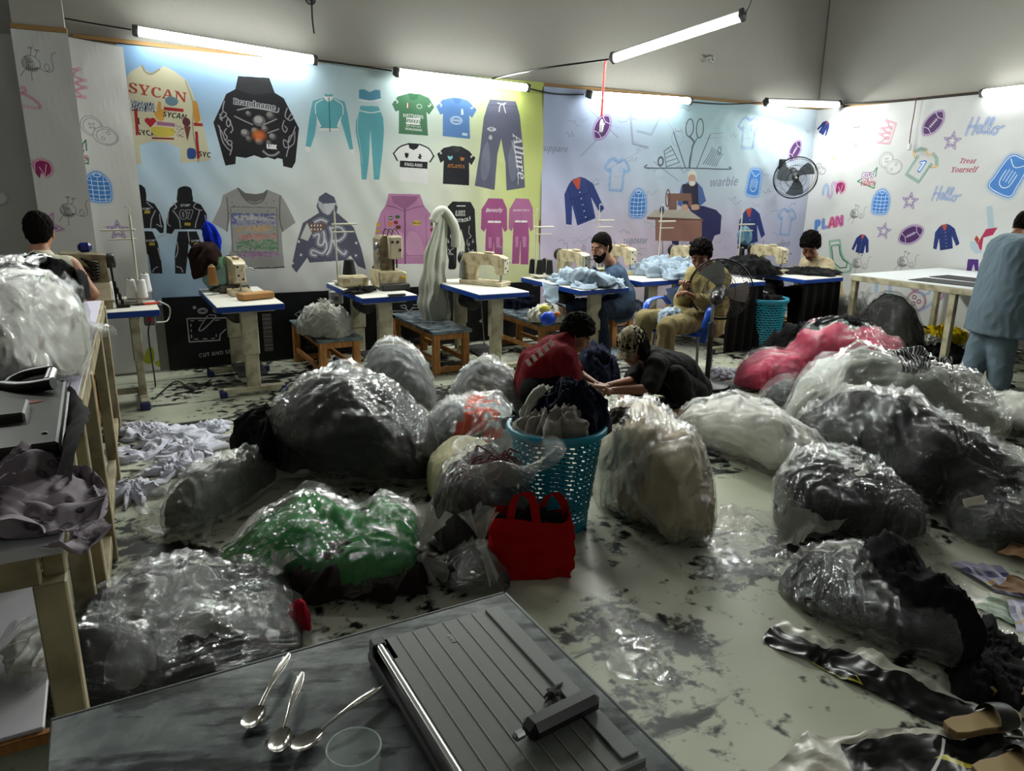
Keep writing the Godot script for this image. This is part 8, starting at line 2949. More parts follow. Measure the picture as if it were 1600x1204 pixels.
class Field:
	var lo: Vector3
	var c: float
	var nx: int
	var ny: int
	var nz: int
	var f := PackedFloat32Array()

	func _init(a: Vector3, b: Vector3, cell: float) -> void:
		lo = a
		c = cell
		nx = int((b.x - a.x) / c) + 2
		ny = int((b.y - a.y) / c) + 2
		nz = int((b.z - a.z) / c) + 2
		f.resize(nx * ny * nz)
		f.fill(1.0)

	# joins a tapered capsule (sq squashes it along the axis ax) with a smooth minimum of width k
	func bone(a: Vector3, b: Vector3, ra: float, rb: float, k := 0.03, sc := Vector3.ONE) -> void:
		var m := maxf(ra, rb) + k + c * 2.0
		var p0 := (a.min(b) - Vector3.ONE * m * maxf(sc.x, maxf(sc.y, sc.z)) - lo) / c
		var p1 := (a.max(b) + Vector3.ONE * m * maxf(sc.x, maxf(sc.y, sc.z)) - lo) / c
		var ia := (a) / sc
		var ab := b / sc - ia
		var l2 := maxf(ab.length_squared(), 1e-9)
		var smin := minf(sc.x, minf(sc.y, sc.z))
		for z in range(maxi(int(p0.z), 0), mini(int(p1.z) + 1, nz)):
			for y in range(maxi(int(p0.y), 0), mini(int(p1.y) + 1, ny)):
				var row := (z * ny + y) * nx
				for x in range(maxi(int(p0.x), 0), mini(int(p1.x) + 1, nx)):
					var q := (lo + Vector3(x, y, z) * c) / sc - ia
					var t := clampf(q.dot(ab) / l2, 0.0, 1.0)
					var d := ((q - ab * t).length() - ra - (rb - ra) * t) * smin
					var o := f[row + x]
					var h := maxf(k - absf(d - o), 0.0)
					f[row + x] = minf(d, o) - h * h * 0.25 / k

	# cuts a hem
	func cut(y0: float) -> void:
		for i in f.size():
			f[i] = maxf(f[i], y0 - lo.y - c * ((i / nx) % ny))

	# takes a ball away
	func carve(p: Vector3, r: Vector3) -> void:
		for z in nz:
			for y in ny:
				for x in nx:
					var i := (z * ny + y) * nx + x
					if f[i] < 0.05:
						var q := (lo + Vector3(x, y, z) * c - p) / r
						f[i] = maxf(f[i], (1.0 - q.length()) * r.x)

	func mesh(colour: Color, rough := 0.0, noise: FastNoiseLite = null, freq := 14.0) -> Mb:
		var m := Mb.new()
		var at := PackedInt32Array()
		at.resize(f.size())
		at.fill(-1)
		var sx := 1
		var sy := nx
		var sz := nx * ny
		var lim := c * 2.0
		for z in nz - 1:
			for y in ny - 1:
				var i := (z * ny + y) * nx
				for x in nx - 1:
					var a := f[i]
					if absf(a) < lim:
						var v := [a, f[i + sx], f[i + sy], f[i + sx + sy], f[i + sz], f[i + sx + sz], f[i + sy + sz], f[i + sx + sy + sz]]
						var inside := 0
						for q in v:
							if q < 0.0:
								inside += 1
						if inside > 0 and inside < 8:
							var s := Vector3.ZERO
							var n := 0
							for e in [[0, 1], [2, 3], [4, 5], [6, 7], [0, 2], [1, 3], [4, 6], [5, 7], [0, 4], [1, 5], [2, 6], [3, 7]]:
								var va: float = v[e[0]]
								var vb: float = v[e[1]]
								if (va < 0.0) != (vb < 0.0):
									var pa := Vector3(e[0] & 1, (e[0] >> 1) & 1, e[0] >> 2)
									var pb := Vector3(e[1] & 1, (e[1] >> 1) & 1, e[1] >> 2)
									s += pa.lerp(pb, va / (va - vb))
									n += 1
							var g := Vector3(v[1] + v[3] + v[5] + v[7] - v[0] - v[2] - v[4] - v[6], v[2] + v[3] + v[6] + v[7] - v[0] - v[1] - v[4] - v[5], v[4] + v[5] + v[6] + v[7] - v[0] - v[1] - v[2] - v[3]).normalized()
							var p := lo + (Vector3(x, y, z) + s / n) * c
							if rough > 0.0:
								var w := p * freq
								p += g * rough * ((1.0 - 2.0 * absf(noise.get_noise_3d(w.x, w.y * 0.55, w.z))) + 0.6 * noise.get_noise_3dv(w * 0.5))
							at[i] = m.v.size()
							m.v.append(p)
							m.n.append(g)
							m.uv.append(Vector2(p.x + p.z, p.y))
							m.c.append(colour)
					i += 1
		for z in range(1, nz - 1):
			for y in range(1, ny - 1):
				var i := (z * ny + y) * nx + 1
				for x in range(1, nx - 1):
					if at[i] >= 0:
						for ax in 3:
							var d: int = [sx, sy, sz][ax]
							var u: int = [sy, sz, sx][ax]
							var w: int = [sz, sx, sy][ax]
							var a := f[i]
							if (a < 0.0) != (f[i + d] < 0.0):
								var q := [at[i], at[i - u], at[i - u - w], at[i - w]]
								if q.min() < 0:
									continue
								if a < 0.0:
									m.ix.append_array([q[0], q[2], q[1], q[0], q[3], q[2]])
								else:
									m.ix.append_array([q[0], q[1], q[2], q[0], q[2], q[3]])
					i += 1
		if rough > 0.0:
			# normals again, from the displaced faces
			var nn := PackedVector3Array()
			nn.resize(m.v.size())
			for k in range(0, m.ix.size(), 3):
				var fn := (m.v[m.ix[k + 2]] - m.v[m.ix[k]]).cross(m.v[m.ix[k + 1]] - m.v[m.ix[k]])
				for e in 3:
					nn[m.ix[k + e]] += fn
			for k in nn.size():
				if nn[k].length_squared() > 1e-14:
					m.n[k] = nn[k].normalized()
		return m


var kit := {}


# a head looking along +z, its middle between the ears
func head_kit() -> void:
	var s := Field.new(Vector3(-0.105, -0.14, -0.13), Vector3(0.105, 0.15, 0.14), 0.0055)
	var o := Vector3.ZERO
	s.bone(Vector3(0, 0.035, -0.018), Vector3(0, 0.035, -0.018), 0.09, 0.09, 0.02, Vector3(0.83, 1.0, 1.06))
	s.bone(Vector3(0, -0.045, 0.028), Vector3(0, -0.06, 0.034), 0.062, 0.056, 0.035, Vector3(0.92, 1.0, 0.98))
	s.bone(Vector3(0, -0.098, 0.06), Vector3(0, -0.098, 0.062), 0.024, 0.024, 0.03)
	s.bone(Vector3(-0.03, 0.03, 0.07), Vector3(0.03, 0.03, 0.07), 0.017, 0.017, 0.02)
	s.bone(Vector3(0, 0.018, 0.086), Vector3(0, -0.026, 0.108), 0.009, 0.014, 0.014)
	for e in [-1.0, 1.0]:
		s.bone(Vector3(0.012 * e, -0.03, 0.098), Vector3(0.012 * e, -0.03, 0.096), 0.009, 0.009, 0.01)
		s.bone(Vector3(0.042 * e, -0.018, 0.062), Vector3(0.036 * e, -0.03, 0.066), 0.022, 0.022, 0.025)
		s.bone(Vector3(0.079 * e, 0.012, -0.012), Vector3(0.077 * e, -0.03, -0.002), 0.017, 0.011, 0.006, Vector3(0.6, 1, 1))
	s.bone(Vector3(-0.017, -0.064, 0.089), Vector3(0.017, -0.064, 0.089), 0.0085, 0.0085, 0.008)
	s.bone(Vector3(0, -0.05, -0.03), Vector3(0, -0.14, -0.045), 0.052, 0.054, 0.03)
	for e in [-1.0, 1.0]:
		s.carve(Vector3(0.033 * e, 0.008, 0.096), Vector3(0.018, 0.012, 0.014))
	var m := s.mesh(Color.WHITE)
	for k in m.v.size():
		var p := m.v[k]
		if p.z > 0.05 and absf(p.x) > 0.012 and absf(p.x) < 0.055 and p.y > 0.026 and p.y < 0.041:
			m.c[k] = Color(0.12, 0.09, 0.08)
		elif p.z > 0.06 and absf(p.x) < 0.026 and absf(p.y + 0.064) < 0.009:
			m.c[k] = Color(0.75, 0.5, 0.48)
	for e in [-1.0, 1.0]:
		m.colour = Color(0.9, 0.9, 0.9)
		m.ball(Vector3(0.033 * e, 0.007, 0.074), Vector3(0.016, 0.012, 0.013), 10, 7)
		m.colour = Color(0.03, 0.02, 0.02)
		m.ball(Vector3(0.033 * e, 0.004, 0.083), Vector3(0.008, 0.008, 0.006), 8, 6)
	kit.head = m
	# hair: short, and a fuller mop
	for k in 2:
		var h := Field.new(Vector3(-0.13, -0.12, -0.15), Vector3(0.13, 0.17, 0.13), 0.007)
		var g := 0.101 + 0.012 * k
		h.bone(Vector3(0, 0.04, -0.02), Vector3(0, 0.04, -0.02), g, g, 0.02, Vector3(0.85, 1.0, 1.06))
		h.bone(Vector3(0, -0.03, -0.06), Vector3(0, -0.05, -0.055), 0.062, 0.05, 0.03, Vector3(1.05, 1, 0.9))
		h.carve(Vector3(0, -0.045 - 0.004 * k, 0.09), Vector3(0.13, 0.125, 0.125))
		h.carve(Vector3(0.10, -0.05, 0.03), Vector3(0.05, 0.06, 0.06))
		h.carve(Vector3(-0.10, -0.05, 0.03), Vector3(0.05, 0.06, 0.06))
		kit["hair%d" % k] = h.mesh(Color.WHITE, 0.005 + 0.006 * k, noise_b, 34.0 - 8.0 * k)
	var b := Field.new(Vector3(-0.1, -0.15, -0.05), Vector3(0.1, 0.02, 0.14), 0.006)
	b.bone(Vector3(0, -0.055, 0.03), Vector3(0, -0.068, 0.038), 0.066, 0.060, 0.03, Vector3(0.94, 1.0, 1.0))
	b.bone(Vector3(0, -0.10, 0.058), Vector3(0, -0.112, 0.056), 0.03, 0.026, 0.03)
	b.bone(Vector3(-0.022, -0.05, 0.09), Vector3(0.022, -0.05, 0.09), 0.008, 0.008, 0.01)
	b.carve(Vector3(0, -0.066, 0.108), Vector3(0.022, 0.010, 0.02))
	b.carve(Vector3(0, 0.0, 0.09), Vector3(0.075, 0.045, 0.07))
	kit.beard = b.mesh(Color.WHITE, 0.003, noise_b, 60.0)


# a right hand: wrist at the origin, fingers along +y, back of the hand along +z, thumb on -x
func hand(curl: float) -> Mb:
	var s := Field.new(Vector3(-0.075, -0.03, -0.10), Vector3(0.06, 0.20, 0.04), 0.0035)
	s.bone(Vector3(0, -0.02, 0), Vector3(0, 0.02, 0), 0.024, 0.025, 0.02, Vector3(1.1, 1, 0.75))
	for k in 4:
		var x := -0.03 + 0.0195 * k
		s.bone(Vector3(x * 0.5, 0.02, 0), Vector3(x, 0.082 - 0.003 * absf(k - 1.3), 0), 0.014, 0.0125, 0.016)
		var p := Vector3(x, 0.084 - 0.003 * absf(k - 1.3), 0)
		var a := 0.25 + curl * 0.5
		var l: float = [0.040, 0.045, 0.042, 0.033][k]
		for j in 3:
			var q := p + Vector3(x * 0.12, cos(a), -sin(a)).normalized() * l
			s.bone(p, q, 0.0098 - j * 0.0011, 0.0088 - j * 0.0011, 0.004)
			p = q
			a += curl * 0.85
			l *= 0.66
	var tp := [Vector3(-0.022, 0.018, -0.006), Vector3(-0.046, 0.05, -0.018), Vector3(-0.05, 0.084, -0.028 - curl * 0.012), Vector3(-0.042 + curl * 0.012, 0.108, -0.036 - curl * 0.016)]
	for j in 3:
		s.bone(tp[j], tp[j + 1], 0.016 - j * 0.003, 0.0125 - j * 0.0018, 0.012 if j == 0 else 0.004)
	return s.mesh(Color.WHITE)


func skin(key: String, c: Color) -> StandardMaterial3D:
	var m := mat(key, c, 0.55)
	m.vertex_color_use_as_albedo = true
	m.subsurf_scatter_enabled = true
	m.subsurf_scatter_strength = 0.08
	return m


# d: joints in world space. head, face (direction), up, chest, pelvis, then per side (r, l) shoulder, elbow, wrist, hip, knee, ankle, toe
func person(label: String, d: Dictionary, sk: StandardMaterial3D, garments: Array) -> Node3D:
	var base := Vector3(d.pelvis.x, 0, d.pelvis.z)
	var t := thing("person", label, "person", base)
	var pts := []
	for k in ["head", "chest", "pelvis"]:
		pts.append(d[k])
	for s in 2:
		for p in d.arm[s]:
			pts.append(p)
		for p in d.leg[s]:
			pts.append(p)
	var lo := Vector3(INF, INF, INF)
	var hi := -lo
	for p in pts:
		lo = lo.min(p)
		hi = hi.max(p)
	lo -= Vector3.ONE * 0.28
	hi += Vector3.ONE * 0.28
	lo.y = maxf(lo.y, -0.01)
	var face: Vector3 = d.face.normalized()
	var up: Vector3 = d.get("up", Vector3.UP)
	var xx := up.cross(face).normalized()
	var hb := Basis(xx, face.cross(xx), face)
	var hx := Transform3D(hb * d.get("hs", 1.0), d.head - base)
	var nape: Vector3 = d.head + hb * Vector3(0, -0.09, -0.03)
	# body
	var f := Field.new(lo, hi, 0.013)
	var sl: Vector3 = d.arm[0][0]
	var sr: Vector3 = d.arm[1][0]
	var w: float = d.get("w", 1.0)
	var fat: float = d.get("fat", 0.0)
	torso(f, d, 0.0, w)
	f.bone(d.chest + (d.chest - d.pelvis).normalized() * 0.12, nape, 0.062, 0.052, 0.04)
	for s in 2:
		var a: Array = d.arm[s]
		f.bone(a[0], a[1], 0.052 * w, 0.041 * w, 0.03)
		f.bone(a[1], a[2], 0.042 * w, 0.027 * w, 0.02)
		var l: Array = d.leg[s]
		f.bone(l[0], l[1], 0.082, 0.056, 0.03)
		f.bone(l[1], l[2], 0.055, 0.036, 0.02)
		f.bone(l[2] + Vector3(0, -0.03, 0), l[3], 0.038, 0.03, 0.02)
	var body := f.mesh(Color.WHITE)
	for k in body.v.size():
		body.v[k] -= base
	body.append(kit.head, hx)
	for s in 2:
		var a: Array = d.arm[s]
		var hd: Vector3 = (d.hand[s] if d.has("hand") else a[2] - a[1]).normalized()
		var back: Vector3 = d.get("back", Vector3.UP)
		var hxx := hd.cross(back).normalized()
		var bs := Basis(hxx, hd, hxx.cross(hd))
		if s == 1:
			bs = bs * Basis.from_scale(Vector3(-1, 1, 1))
		body.append(kit.grip, Transform3D(bs, a[2] - base))
	put("body", body.mesh(), sk, t)
	# clothes: [name, material, kind, reach of sleeve or leg, looseness, fold]
	for g in garments:
		var c := Field.new(lo, hi, 0.014)
		var lo_s: float = g[4]
		match g[2]:
			"shirt", "tunic", "vest":
				torso(c, d, lo_s, w)
				c.bone(d.chest + (d.chest - d.pelvis).normalized() * 0.12, d.chest.lerp(nape, 0.45), 0.075, 0.062, 0.03)
				for s in 2:
					var a: Array = d.arm[s]
					var r: float = g[3]
					if r <= 0.0:
						c.bone(a[0].lerp(d.chest, 0.35), a[0].lerp(d.chest, 0.3), 0.06, 0.06, 0.03)
						continue
					c.bone(a[0], a[0].lerp(a[1], minf(r, 1.0)), 0.058 * w + lo_s, 0.05 * w + lo_s, 0.03)
					if r > 1.0:
						c.bone(a[1], a[1].lerp(a[2], r - 1.0), 0.046 * w + lo_s, 0.036 * w + lo_s, 0.03)
				if g[2] == "tunic":
					for q in d.skirt:
						c.bone(q[0], q[1], q[2], q[3], 0.14)
					c.cut(d.get("hem", -1.0))
			"trousers":
				c.bone(d.leg[0][0], d.leg[1][0], 0.105 + lo_s, 0.105 + lo_s, 0.05)
				for s in 2:
					var l: Array = d.leg[s]
					c.bone(l[0], l[1], 0.092 + lo_s, 0.068 + lo_s, 0.04)
					c.bone(l[1], l[1].lerp(l[2], g[3]), 0.066 + lo_s, 0.055 + lo_s, 0.03)
			"shoes":
				for s in 2:
					var l: Array = d.leg[s]
					c.bone(l[2] + Vector3(0, -0.035, 0), l[3], 0.045, 0.04, 0.02)
		var m := c.mesh(Color.WHITE, g[5], noise_b, 9.0)
		for k in m.v.size():
			m.v[k] -= base
			m.uv[k] = Vector2(m.v[k].x + m.v[k].z, m.v[k].y)
		put(g[0], m.mesh(), g[1], t)
	var hair := hair_mat()
	for h in d.get("hair", []):
		var m := Mb.new()
		m.append(kit[h], hx)
		put("beard" if h == "beard" else "hair", m.mesh(), hair, t)
	t.set_meta("head", hx)
	return t


func hair_mat() -> StandardMaterial3D:
	var m := mat("hair_black", Color(0.07, 0.06, 0.055), 0.8)
	m.metallic_specular = 0.12
	return m


func torso(c: Field, d: Dictionary, grow: float, w: float) -> void:
	var ax: Vector3 = (d.arm[1][0] - d.arm[0][0])
	var side := ax.normalized()
	var chest: Vector3 = d.chest
	var pel: Vector3 = d.pelvis
	var bend: Vector3 = d.get("bend", Vector3.ZERO)
	var mid := chest.lerp(pel, 0.5) + bend
	c.bone(d.arm[0][0].lerp(chest, 0.15), d.arm[1][0].lerp(chest, 0.15), 0.062 * w + grow, 0.062 * w + grow, 0.05)
	for s in [-1.0, 1.0]:
		c.bone(chest + side * s * 0.075 * w, mid + side * s * 0.06 * w, 0.098 * w + grow, 0.09 * w + grow, 0.05)
		c.bone(mid + side * s * 0.06 * w, pel + side * s * 0.07 * w, 0.09 * w + grow, 0.105 * w + grow, 0.05)


func build_people() -> void:
	head_kit()
	kit.grip = hand(0.75)
	var tan_skin := skin("skin_tan", Color(0.62, 0.43, 0.32))
	var brown_skin := skin("skin_brown", Color(0.50, 0.33, 0.24))
	var black := cloth_mat("cloth_black", Color(0.1, 0.1, 0.1))
	# bearded man sewing, seen from the side
	var blue := cloth_mat("kurta_blue", Color(0.25, 0.32, 0.41))
	person("bearded man in a blue shirt sewing pale blue cloth at a table", {
		"head": Vector3(4.234, 1.095, -5.900), "face": Vector3(-1, -0.32, 0.22), "chest": Vector3(4.465, 0.782, -5.950), "pelvis": Vector3(4.565, 0.454, -5.950), "bend": Vector3(0.05, 0, 0),
		"arm": [[Vector3(4.622, 0.821, -6.120), Vector3(4.461, 0.672, -6.120), Vector3(4.237, 0.871, -6.050)], [Vector3(4.290, 0.849, -5.760), Vector3(4.133, 0.714, -5.720), Vector3(4.022, 0.808, -5.800)]],
		"hand": [Vector3(-1, 0.35, 0.1), Vector3(-1, 0.1, -0.1)],
		"leg": [[Vector3(4.50, 0.50, -6.05), Vector3(4.08, 0.50, -6.08), Vector3(4.10, 0.08, -6.1), Vector3(3.95, 0.03, -6.1)], [Vector3(4.50, 0.50, -5.85), Vector3(4.12, 0.50, -5.74), Vector3(4.20, 0.08, -5.72), Vector3(4.05, 0.03, -5.70)]],
		"hair": ["hair0", "beard"]}, tan_skin, [["shirt", blue, "shirt", 1.9, 0.014, 0.008], ["trousers", cloth_mat("trousers_slate", Color(0.13, 0.17, 0.22)), "trousers", 0.95, 0.014, 0.006], ["shoes", mat("shoe_black", Color(0.03, 0.03, 0.03), 0.5), "shoes", 0, 0, 0.0]])
	# man in the blue chair
	var olive := cloth_mat("kurta_khaki", Color(0.55, 0.50, 0.34))
	var khaki := cloth_mat("shalwar_khaki", Color(0.50, 0.45, 0.32))
	person("man in a striped khaki kurta sitting in the blue plastic chair, mending cloth", {
		"head": Vector3(4.699, 1.075, -5.020), "face": Vector3(-0.75, -0.5, 0.5), "chest": Vector3(4.805, 0.837, -5.000), "pelvis": Vector3(4.781, 0.454, -4.980), "bend": Vector3(0.03, 0, 0),
		"arm": [[Vector3(4.777, 0.891, -5.160), Vector3(4.645, 0.662, -5.160), Vector3(4.517, 0.809, -4.980)], [Vector3(4.798, 0.901, -4.840), Vector3(4.658, 0.659, -4.760), Vector3(4.489, 0.746, -4.860)]],
		"hand": [Vector3(-0.5, 0.6, 0.3), Vector3(-0.7, 0.4, -0.2)],
		"leg": [[Vector3(4.53, 0.50, -5.1), Vector3(4.190, 0.523, -5.120), Vector3(4.18, 0.08, -5.15), Vector3(4.03, 0.03, -5.08)], [Vector3(4.6, 0.50, -4.92), Vector3(4.136, 0.519, -4.760), Vector3(4.12, 0.08, -4.74), Vector3(3.98, 0.03, -4.68)]],
		"skirt": [[Vector3(4.53, 0.48, -5.1), Vector3(4.335, 0.521, -5.100), 0.1, 0.06], [Vector3(4.6, 0.48, -4.92), Vector3(4.331, 0.504, -4.820), 0.1, 0.06]],
		"hair": ["hair1"]}, brown_skin, [["kurta", olive, "tunic", 1.7, 0.018, 0.009], ["shalwar", khaki, "trousers", 0.9, 0.010, 0.008]])
	tag(put("cloth_scrap", loaf([4.18, -4.92, 0.50, 0.58, 0.05, 4.26, -4.93, 0.48, 0.62, 0.11, 4.4, -4.95, 0.48, 0.62, 0.11, 4.48, -4.95, 0.5, 0.58, 0.05], {"seed": 71.0, "fold": 0.025, "fs": 9.0}).mesh(), cloth_mat("cloth_sky", Color(0.58, 0.64, 0.70))), "pale blue cloth on the lap of the man in the blue chair", "cloth")
	# man in cream at the far corner
	var creamy := cloth_mat("tee_cream", Color(0.72, 0.66, 0.54))
	person("young man in a cream tee shirt bent over black cloth at the corner sewing table", {
		"head": Vector3(7.129, 1.031, -5.850), "face": Vector3(-0.7, -0.75, 0.45), "chest": Vector3(7.317, 0.761, -5.850), "pelvis": Vector3(7.573, 0.400, -5.850), "bend": Vector3(0.05, 0, 0),
		"arm": [[Vector3(7.326, 0.819, -6.020), Vector3(7.274, 0.682, -6.050), Vector3(7.071, 0.771, -6.000)], [Vector3(7.212, 0.828, -5.660), Vector3(7.074, 0.716, -5.550), Vector3(6.900, 0.728, -5.650)]],
		"hand": [Vector3(-1, 0, 0.1), Vector3(-1, -0.1, -0.2)],
		"leg": [[Vector3(7.2, 0.48, -5.95), Vector3(6.8, 0.48, -5.98), Vector3(6.82, 0.08, -5.98), Vector3(6.68, 0.03, -5.98)], [Vector3(7.2, 0.48, -5.75), Vector3(6.8, 0.48, -5.7), Vector3(6.82, 0.08, -5.7), Vector3(6.68, 0.03, -5.7)]],
		"w": 1.12, "hs": 1.14, "hair": ["hair1"]}, brown_skin, [["tee_shirt", creamy, "shirt", 0.62, 0.016, 0.007], ["trousers", black, "trousers", 0.95, 0.012, 0.005]])
	# red shirt, crouching
	var red := cloth_mat("tee_red", Color(0.36, 0.055, 0.09))
	var p := person("man in a dark red tee shirt crouching behind the big teal basket", {
		"head": Vector3(2.912, 0.640, -4.300), "face": Vector3(0.72, -0.62, 0.5), "chest": Vector3(2.735, 0.499, -4.320), "pelvis": Vector3(2.607, 0.282, -4.400), "bend": Vector3(-0.05, 0.04, 0),
		"arm": [[Vector3(2.728, 0.509, -4.160), Vector3(2.751, 0.352, -4.080), Vector3(2.887, 0.315, -4.050)], [Vector3(2.834, 0.528, -4.480), Vector3(3.078, 0.278, -4.500), Vector3(3.135, 0.231, -4.350)]],
		"hand": [Vector3(1, 0.0, 0.2), Vector3(1, -0.2, 0.1)],
		"leg": [[Vector3(2.557, 0.276, -4.260), Vector3(2.803, 0.354, -4.200), Vector3(2.62, 0.08, -4.2), Vector3(2.78, 0.03, -4.18)], [Vector3(2.691, 0.214, -4.540), Vector3(3.045, 0.258, -4.600), Vector3(2.62, 0.08, -4.58), Vector3(2.78, 0.03, -4.58)]],
		"hair": ["hair1"]}, brown_skin, [["tee_shirt", red, "shirt", 0.75, 0.02, 0.008], ["trousers", black, "trousers", 0.95, 0.014, 0.006]])
	# a white print across the back of the shirt
	var b := Mb.new()
	var q: Vector3 = Vector3(2.432, 0.513, -4.160)
	for k in 5:
		b.box(q + Vector3(0.042 * k, 0.03 * k, 0.004 * k) - p.position, Vector3(0.026, 0.05, 0.006), 0.002, Basis(Vector3(0, 0, 1), 0.6) * Basis(Vector3.UP, -0.35))
	put("shirt_print", b.mesh(), mat("print_white", Color(0.75, 0.7, 0.7), 0.8), p)
	# cap, crouching
	var dark_tee := cloth_mat("tee_charcoal", Color(0.10, 0.10, 0.095))
	p = person("long haired man in a camouflage cap and charcoal tee shirt crouching with arms stretched out", {
		"head": Vector3(3.373, 0.513, -4.250), "face": Vector3(-0.9, -0.62, 0.3), "chest": Vector3(3.667, 0.344, -4.250), "pelvis": Vector3(4.012, 0.129, -4.250), "bend": Vector3(0.02, 0.05, 0),
		"arm": [[Vector3(3.678, 0.379, -4.420), Vector3(3.539, 0.197, -4.420), Vector3(3.204, 0.225, -4.300)], [Vector3(3.456, 0.399, -4.060), Vector3(3.347, 0.257, -4.000), Vector3(3.092, 0.250, -4.100)]],
		"hand": [Vector3(-1, -0.1, 0.1), Vector3(-1, 0.05, -0.1)],
		"leg": [[Vector3(4.171, 0.040, -4.400), Vector3(3.615, 0.190, -4.500), Vector3(3.62, 0.08, -4.48), Vector3(3.46, 0.03, -4.48)], [Vector3(3.850, 0.130, -4.100), Vector3(3.593, 0.320, -4.000), Vector3(3.72, 0.08, -3.98), Vector3(3.56, 0.03, -3.98)]],
		"hair": ["hair1"]}, brown_skin, [["tee_shirt", dark_tee, "shirt", 0.8, 0.022, 0.008], ["trousers", black, "trousers", 0.95, 0.014, 0.006]])
	var hx: Transform3D = p.get_meta("head")
	var camo := mat("camo_cloth", Color(1, 1, 1), 0.85)
	camo.albedo_texture = tex.camo
	camo.uv1_triplanar = true
	camo.uv1_scale = Vector3.ONE * 5.0
	var cf := Field.new(Vector3(-0.13, 0.0, -0.16), Vector3(0.13, 0.19, 0.2), 0.007)
	cf.bone(Vector3(0, 0.06, -0.018), Vector3(0, 0.06, -0.018), 0.108, 0.108, 0.02, Vector3(0.88, 0.95, 1.06))
	cf.carve(Vector3(0, -0.06, 0.0), Vector3(0.16, 0.10, 0.16))
	b = Mb.new()
	b.append(cf.mesh(Color.WHITE, 0.003, noise_b, 30.0), hx)
	put("cap_crown", b.mesh(), camo, p)
	b = Mb.new()
	for side in 2:
		var g := PackedVector3Array()
		for j in 6:
			for i in 13:
				var u := (i / 12.0 - 0.5) * 2.0
				var v := j / 5.0
				g.append(Vector3(u * 0.082 * (1.0 - 0.12 * v), 0.048 - 0.02 * u * u - 0.016 * v - 0.004 * side, 0.085 + 0.085 * v * (1.0 - 0.35 * u * u) - 0.045 * u * u))
		var mm := Mb.new()
		mm.grid(g, 13, 6, false, 1, 1, side == 0)
		b.append(mm, hx)
	put("cap_brim", b.mesh(), camo, p)
	b = Mb.new()
	var lf := Field.new(Vector3(-0.14, -0.2, -0.16), Vector3(0.14, 0.1, 0.1), 0.008)
	lf.bone(Vector3(0, 0.0, -0.06), Vector3(0, -0.11, -0.07), 0.085, 0.07, 0.04, Vector3(1.1, 1, 0.85))
	lf.bone(Vector3(0.07, -0.02, -0.01), Vector3(0.065, -0.1, -0.01), 0.03, 0.025, 0.04)
	lf.bone(Vector3(-0.07, -0.02, -0.01), Vector3(-0.065, -0.1, -0.01), 0.03, 0.025, 0.04)
	b.append(lf.mesh(Color.WHITE, 0.012, noise_b, 22.0), hx)
	put("long_hair", b.mesh(), hair_mat(), p)
	# tank top, back turned
	person("man in a white tank top seen from behind at the overlock machine", {
		"head": Vector3(-0.341, 1.320, -5.830), "face": Vector3(0.12, -0.25, -1), "chest": Vector3(-0.348, 1.050, -5.691), "pelvis": Vector3(-0.365, 0.706, -5.534), "w": 1.08,
		"arm": [[Vector3(-0.180, 1.117, -5.618), Vector3(-0.091, 0.942, -5.574), Vector3(-0.112, 0.838, -6.027)], [Vector3(-0.509, 1.112, -5.799), Vector3(-0.654, 0.926, -5.881), Vector3(-0.548, 0.832, -6.207)]],
		"leg": [[Vector3(-0.20, 0.52, -5.62), Vector3(-0.16, 0.50, -6.0), Vector3(-0.16, 0.08, -5.98), Vector3(-0.16, 0.03, -6.12)], [Vector3(-0.40, 0.52, -5.62), Vector3(-0.46, 0.50, -6.0), Vector3(-0.46, 0.08, -5.98), Vector3(-0.46, 0.03, -6.12)]],
		"hair": ["hair0"]}, tan_skin, [["tank_top", cloth_mat("tank_white", Color(0.74, 0.72, 0.64)), "vest", 0.0, 0.012, 0.004], ["trousers", black, "trousers", 0.95, 0.012, 0.005]])
	var stool := thing("stool", "plain stool under the man in the tank top", "stool", Vector3(-0.30, 0, -5.62))
	b = Mb.new()
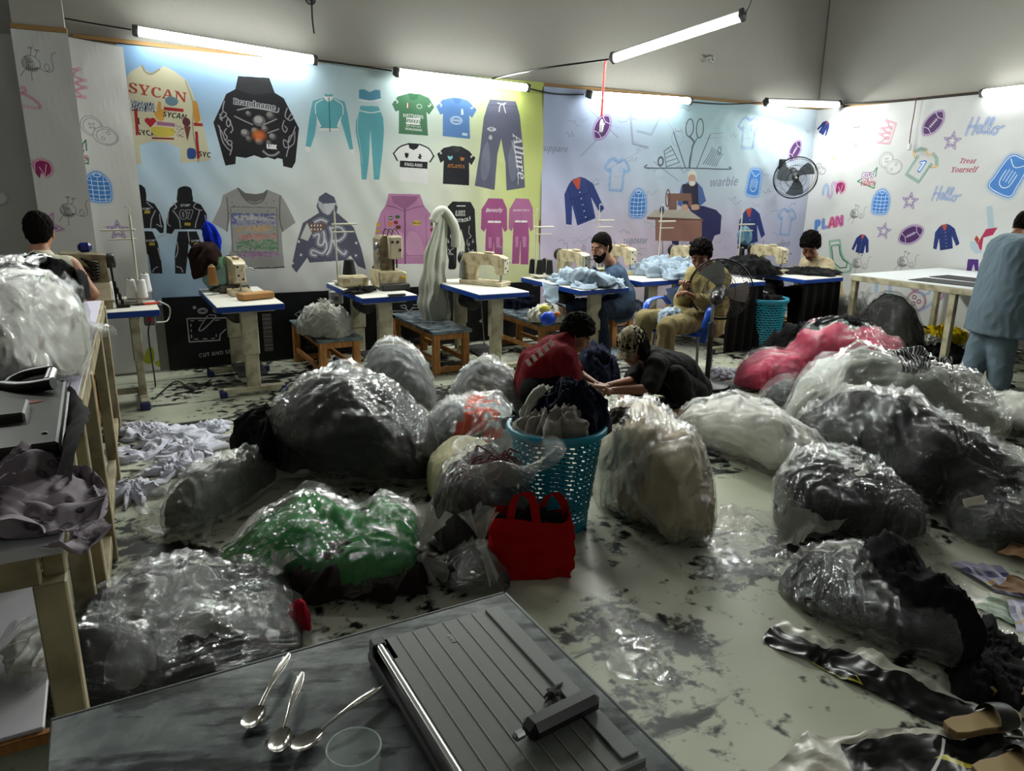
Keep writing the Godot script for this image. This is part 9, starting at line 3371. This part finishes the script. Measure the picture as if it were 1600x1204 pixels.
	b.box(Vector3(0, 0.40, 0), Vector3(0.36, 0.04, 0.26), 0.006)
	put("seat", b.mesh(), wood(), stool)
	for k in [[-0.14, -0.09], [0.14, -0.09], [-0.14, 0.09], [0.14, 0.09]]:
		b = Mb.new()
		b.box(Vector3(k[0], 0.19, k[1]), Vector3(0.04, 0.38, 0.04), 0.004)
		put("leg", b.mesh(), wood(), stool)
	# standing, bent over the white table
	var kameez := cloth_mat("kameez_blue", Color(0.36, 0.42, 0.46))
	person("standing man in a grey blue shalwar kameez bending over the white table", {
		"head": Vector3(7.387, 1.358, -3.750), "face": Vector3(0.75, -0.6, -0.25), "up": Vector3(0.5, 0.8, 0), "chest": Vector3(7.058, 1.082, -3.620), "pelvis": Vector3(6.755, 0.692, -3.500), "w": 1.1, "hem": 0.47, "bend": Vector3(-0.03, 0.04, 0),
		"arm": [[Vector3(6.818, 1.156, -3.420), Vector3(7.120, 0.906, -3.400), Vector3(7.618, 0.834, -3.500)], [Vector3(7.261, 1.176, -3.850), Vector3(8.064, 0.815, -4.000), Vector3(8.333, 0.781, -3.950)]],
		"leg": [[Vector3(6.777, 0.642, -3.450), Vector3(6.763, 0.339, -3.420), Vector3(6.729, 0.036, -3.380), Vector3(6.909, -0.016, -3.360)], [Vector3(6.858, 0.622, -3.620), Vector3(6.765, 0.332, -3.600), Vector3(6.614, 0.036, -3.580), Vector3(6.775, -0.025, -3.560)]],
		"skirt": [[Vector3(6.746, 1.137, -3.420), Vector3(6.776, 0.434, -3.360), 0.15, 0.2], [Vector3(7.118, 1.127, -3.720), Vector3(6.811, 0.379, -3.640), 0.14, 0.15], [Vector3(6.975, 1.125, -3.600), Vector3(6.778, 0.408, -3.500), 0.16, 0.19]],
		"hair": ["hair0"]}, brown_skin, [["kameez", kameez, "tunic", 1.8, 0.03, 0.006], ["shalwar", kameez, "trousers", 0.97, 0.034, 0.007], ["shoes", mat("shoe_black", Color(0.03, 0.03, 0.03), 0.5), "shoes", 0, 0, 0.0]])
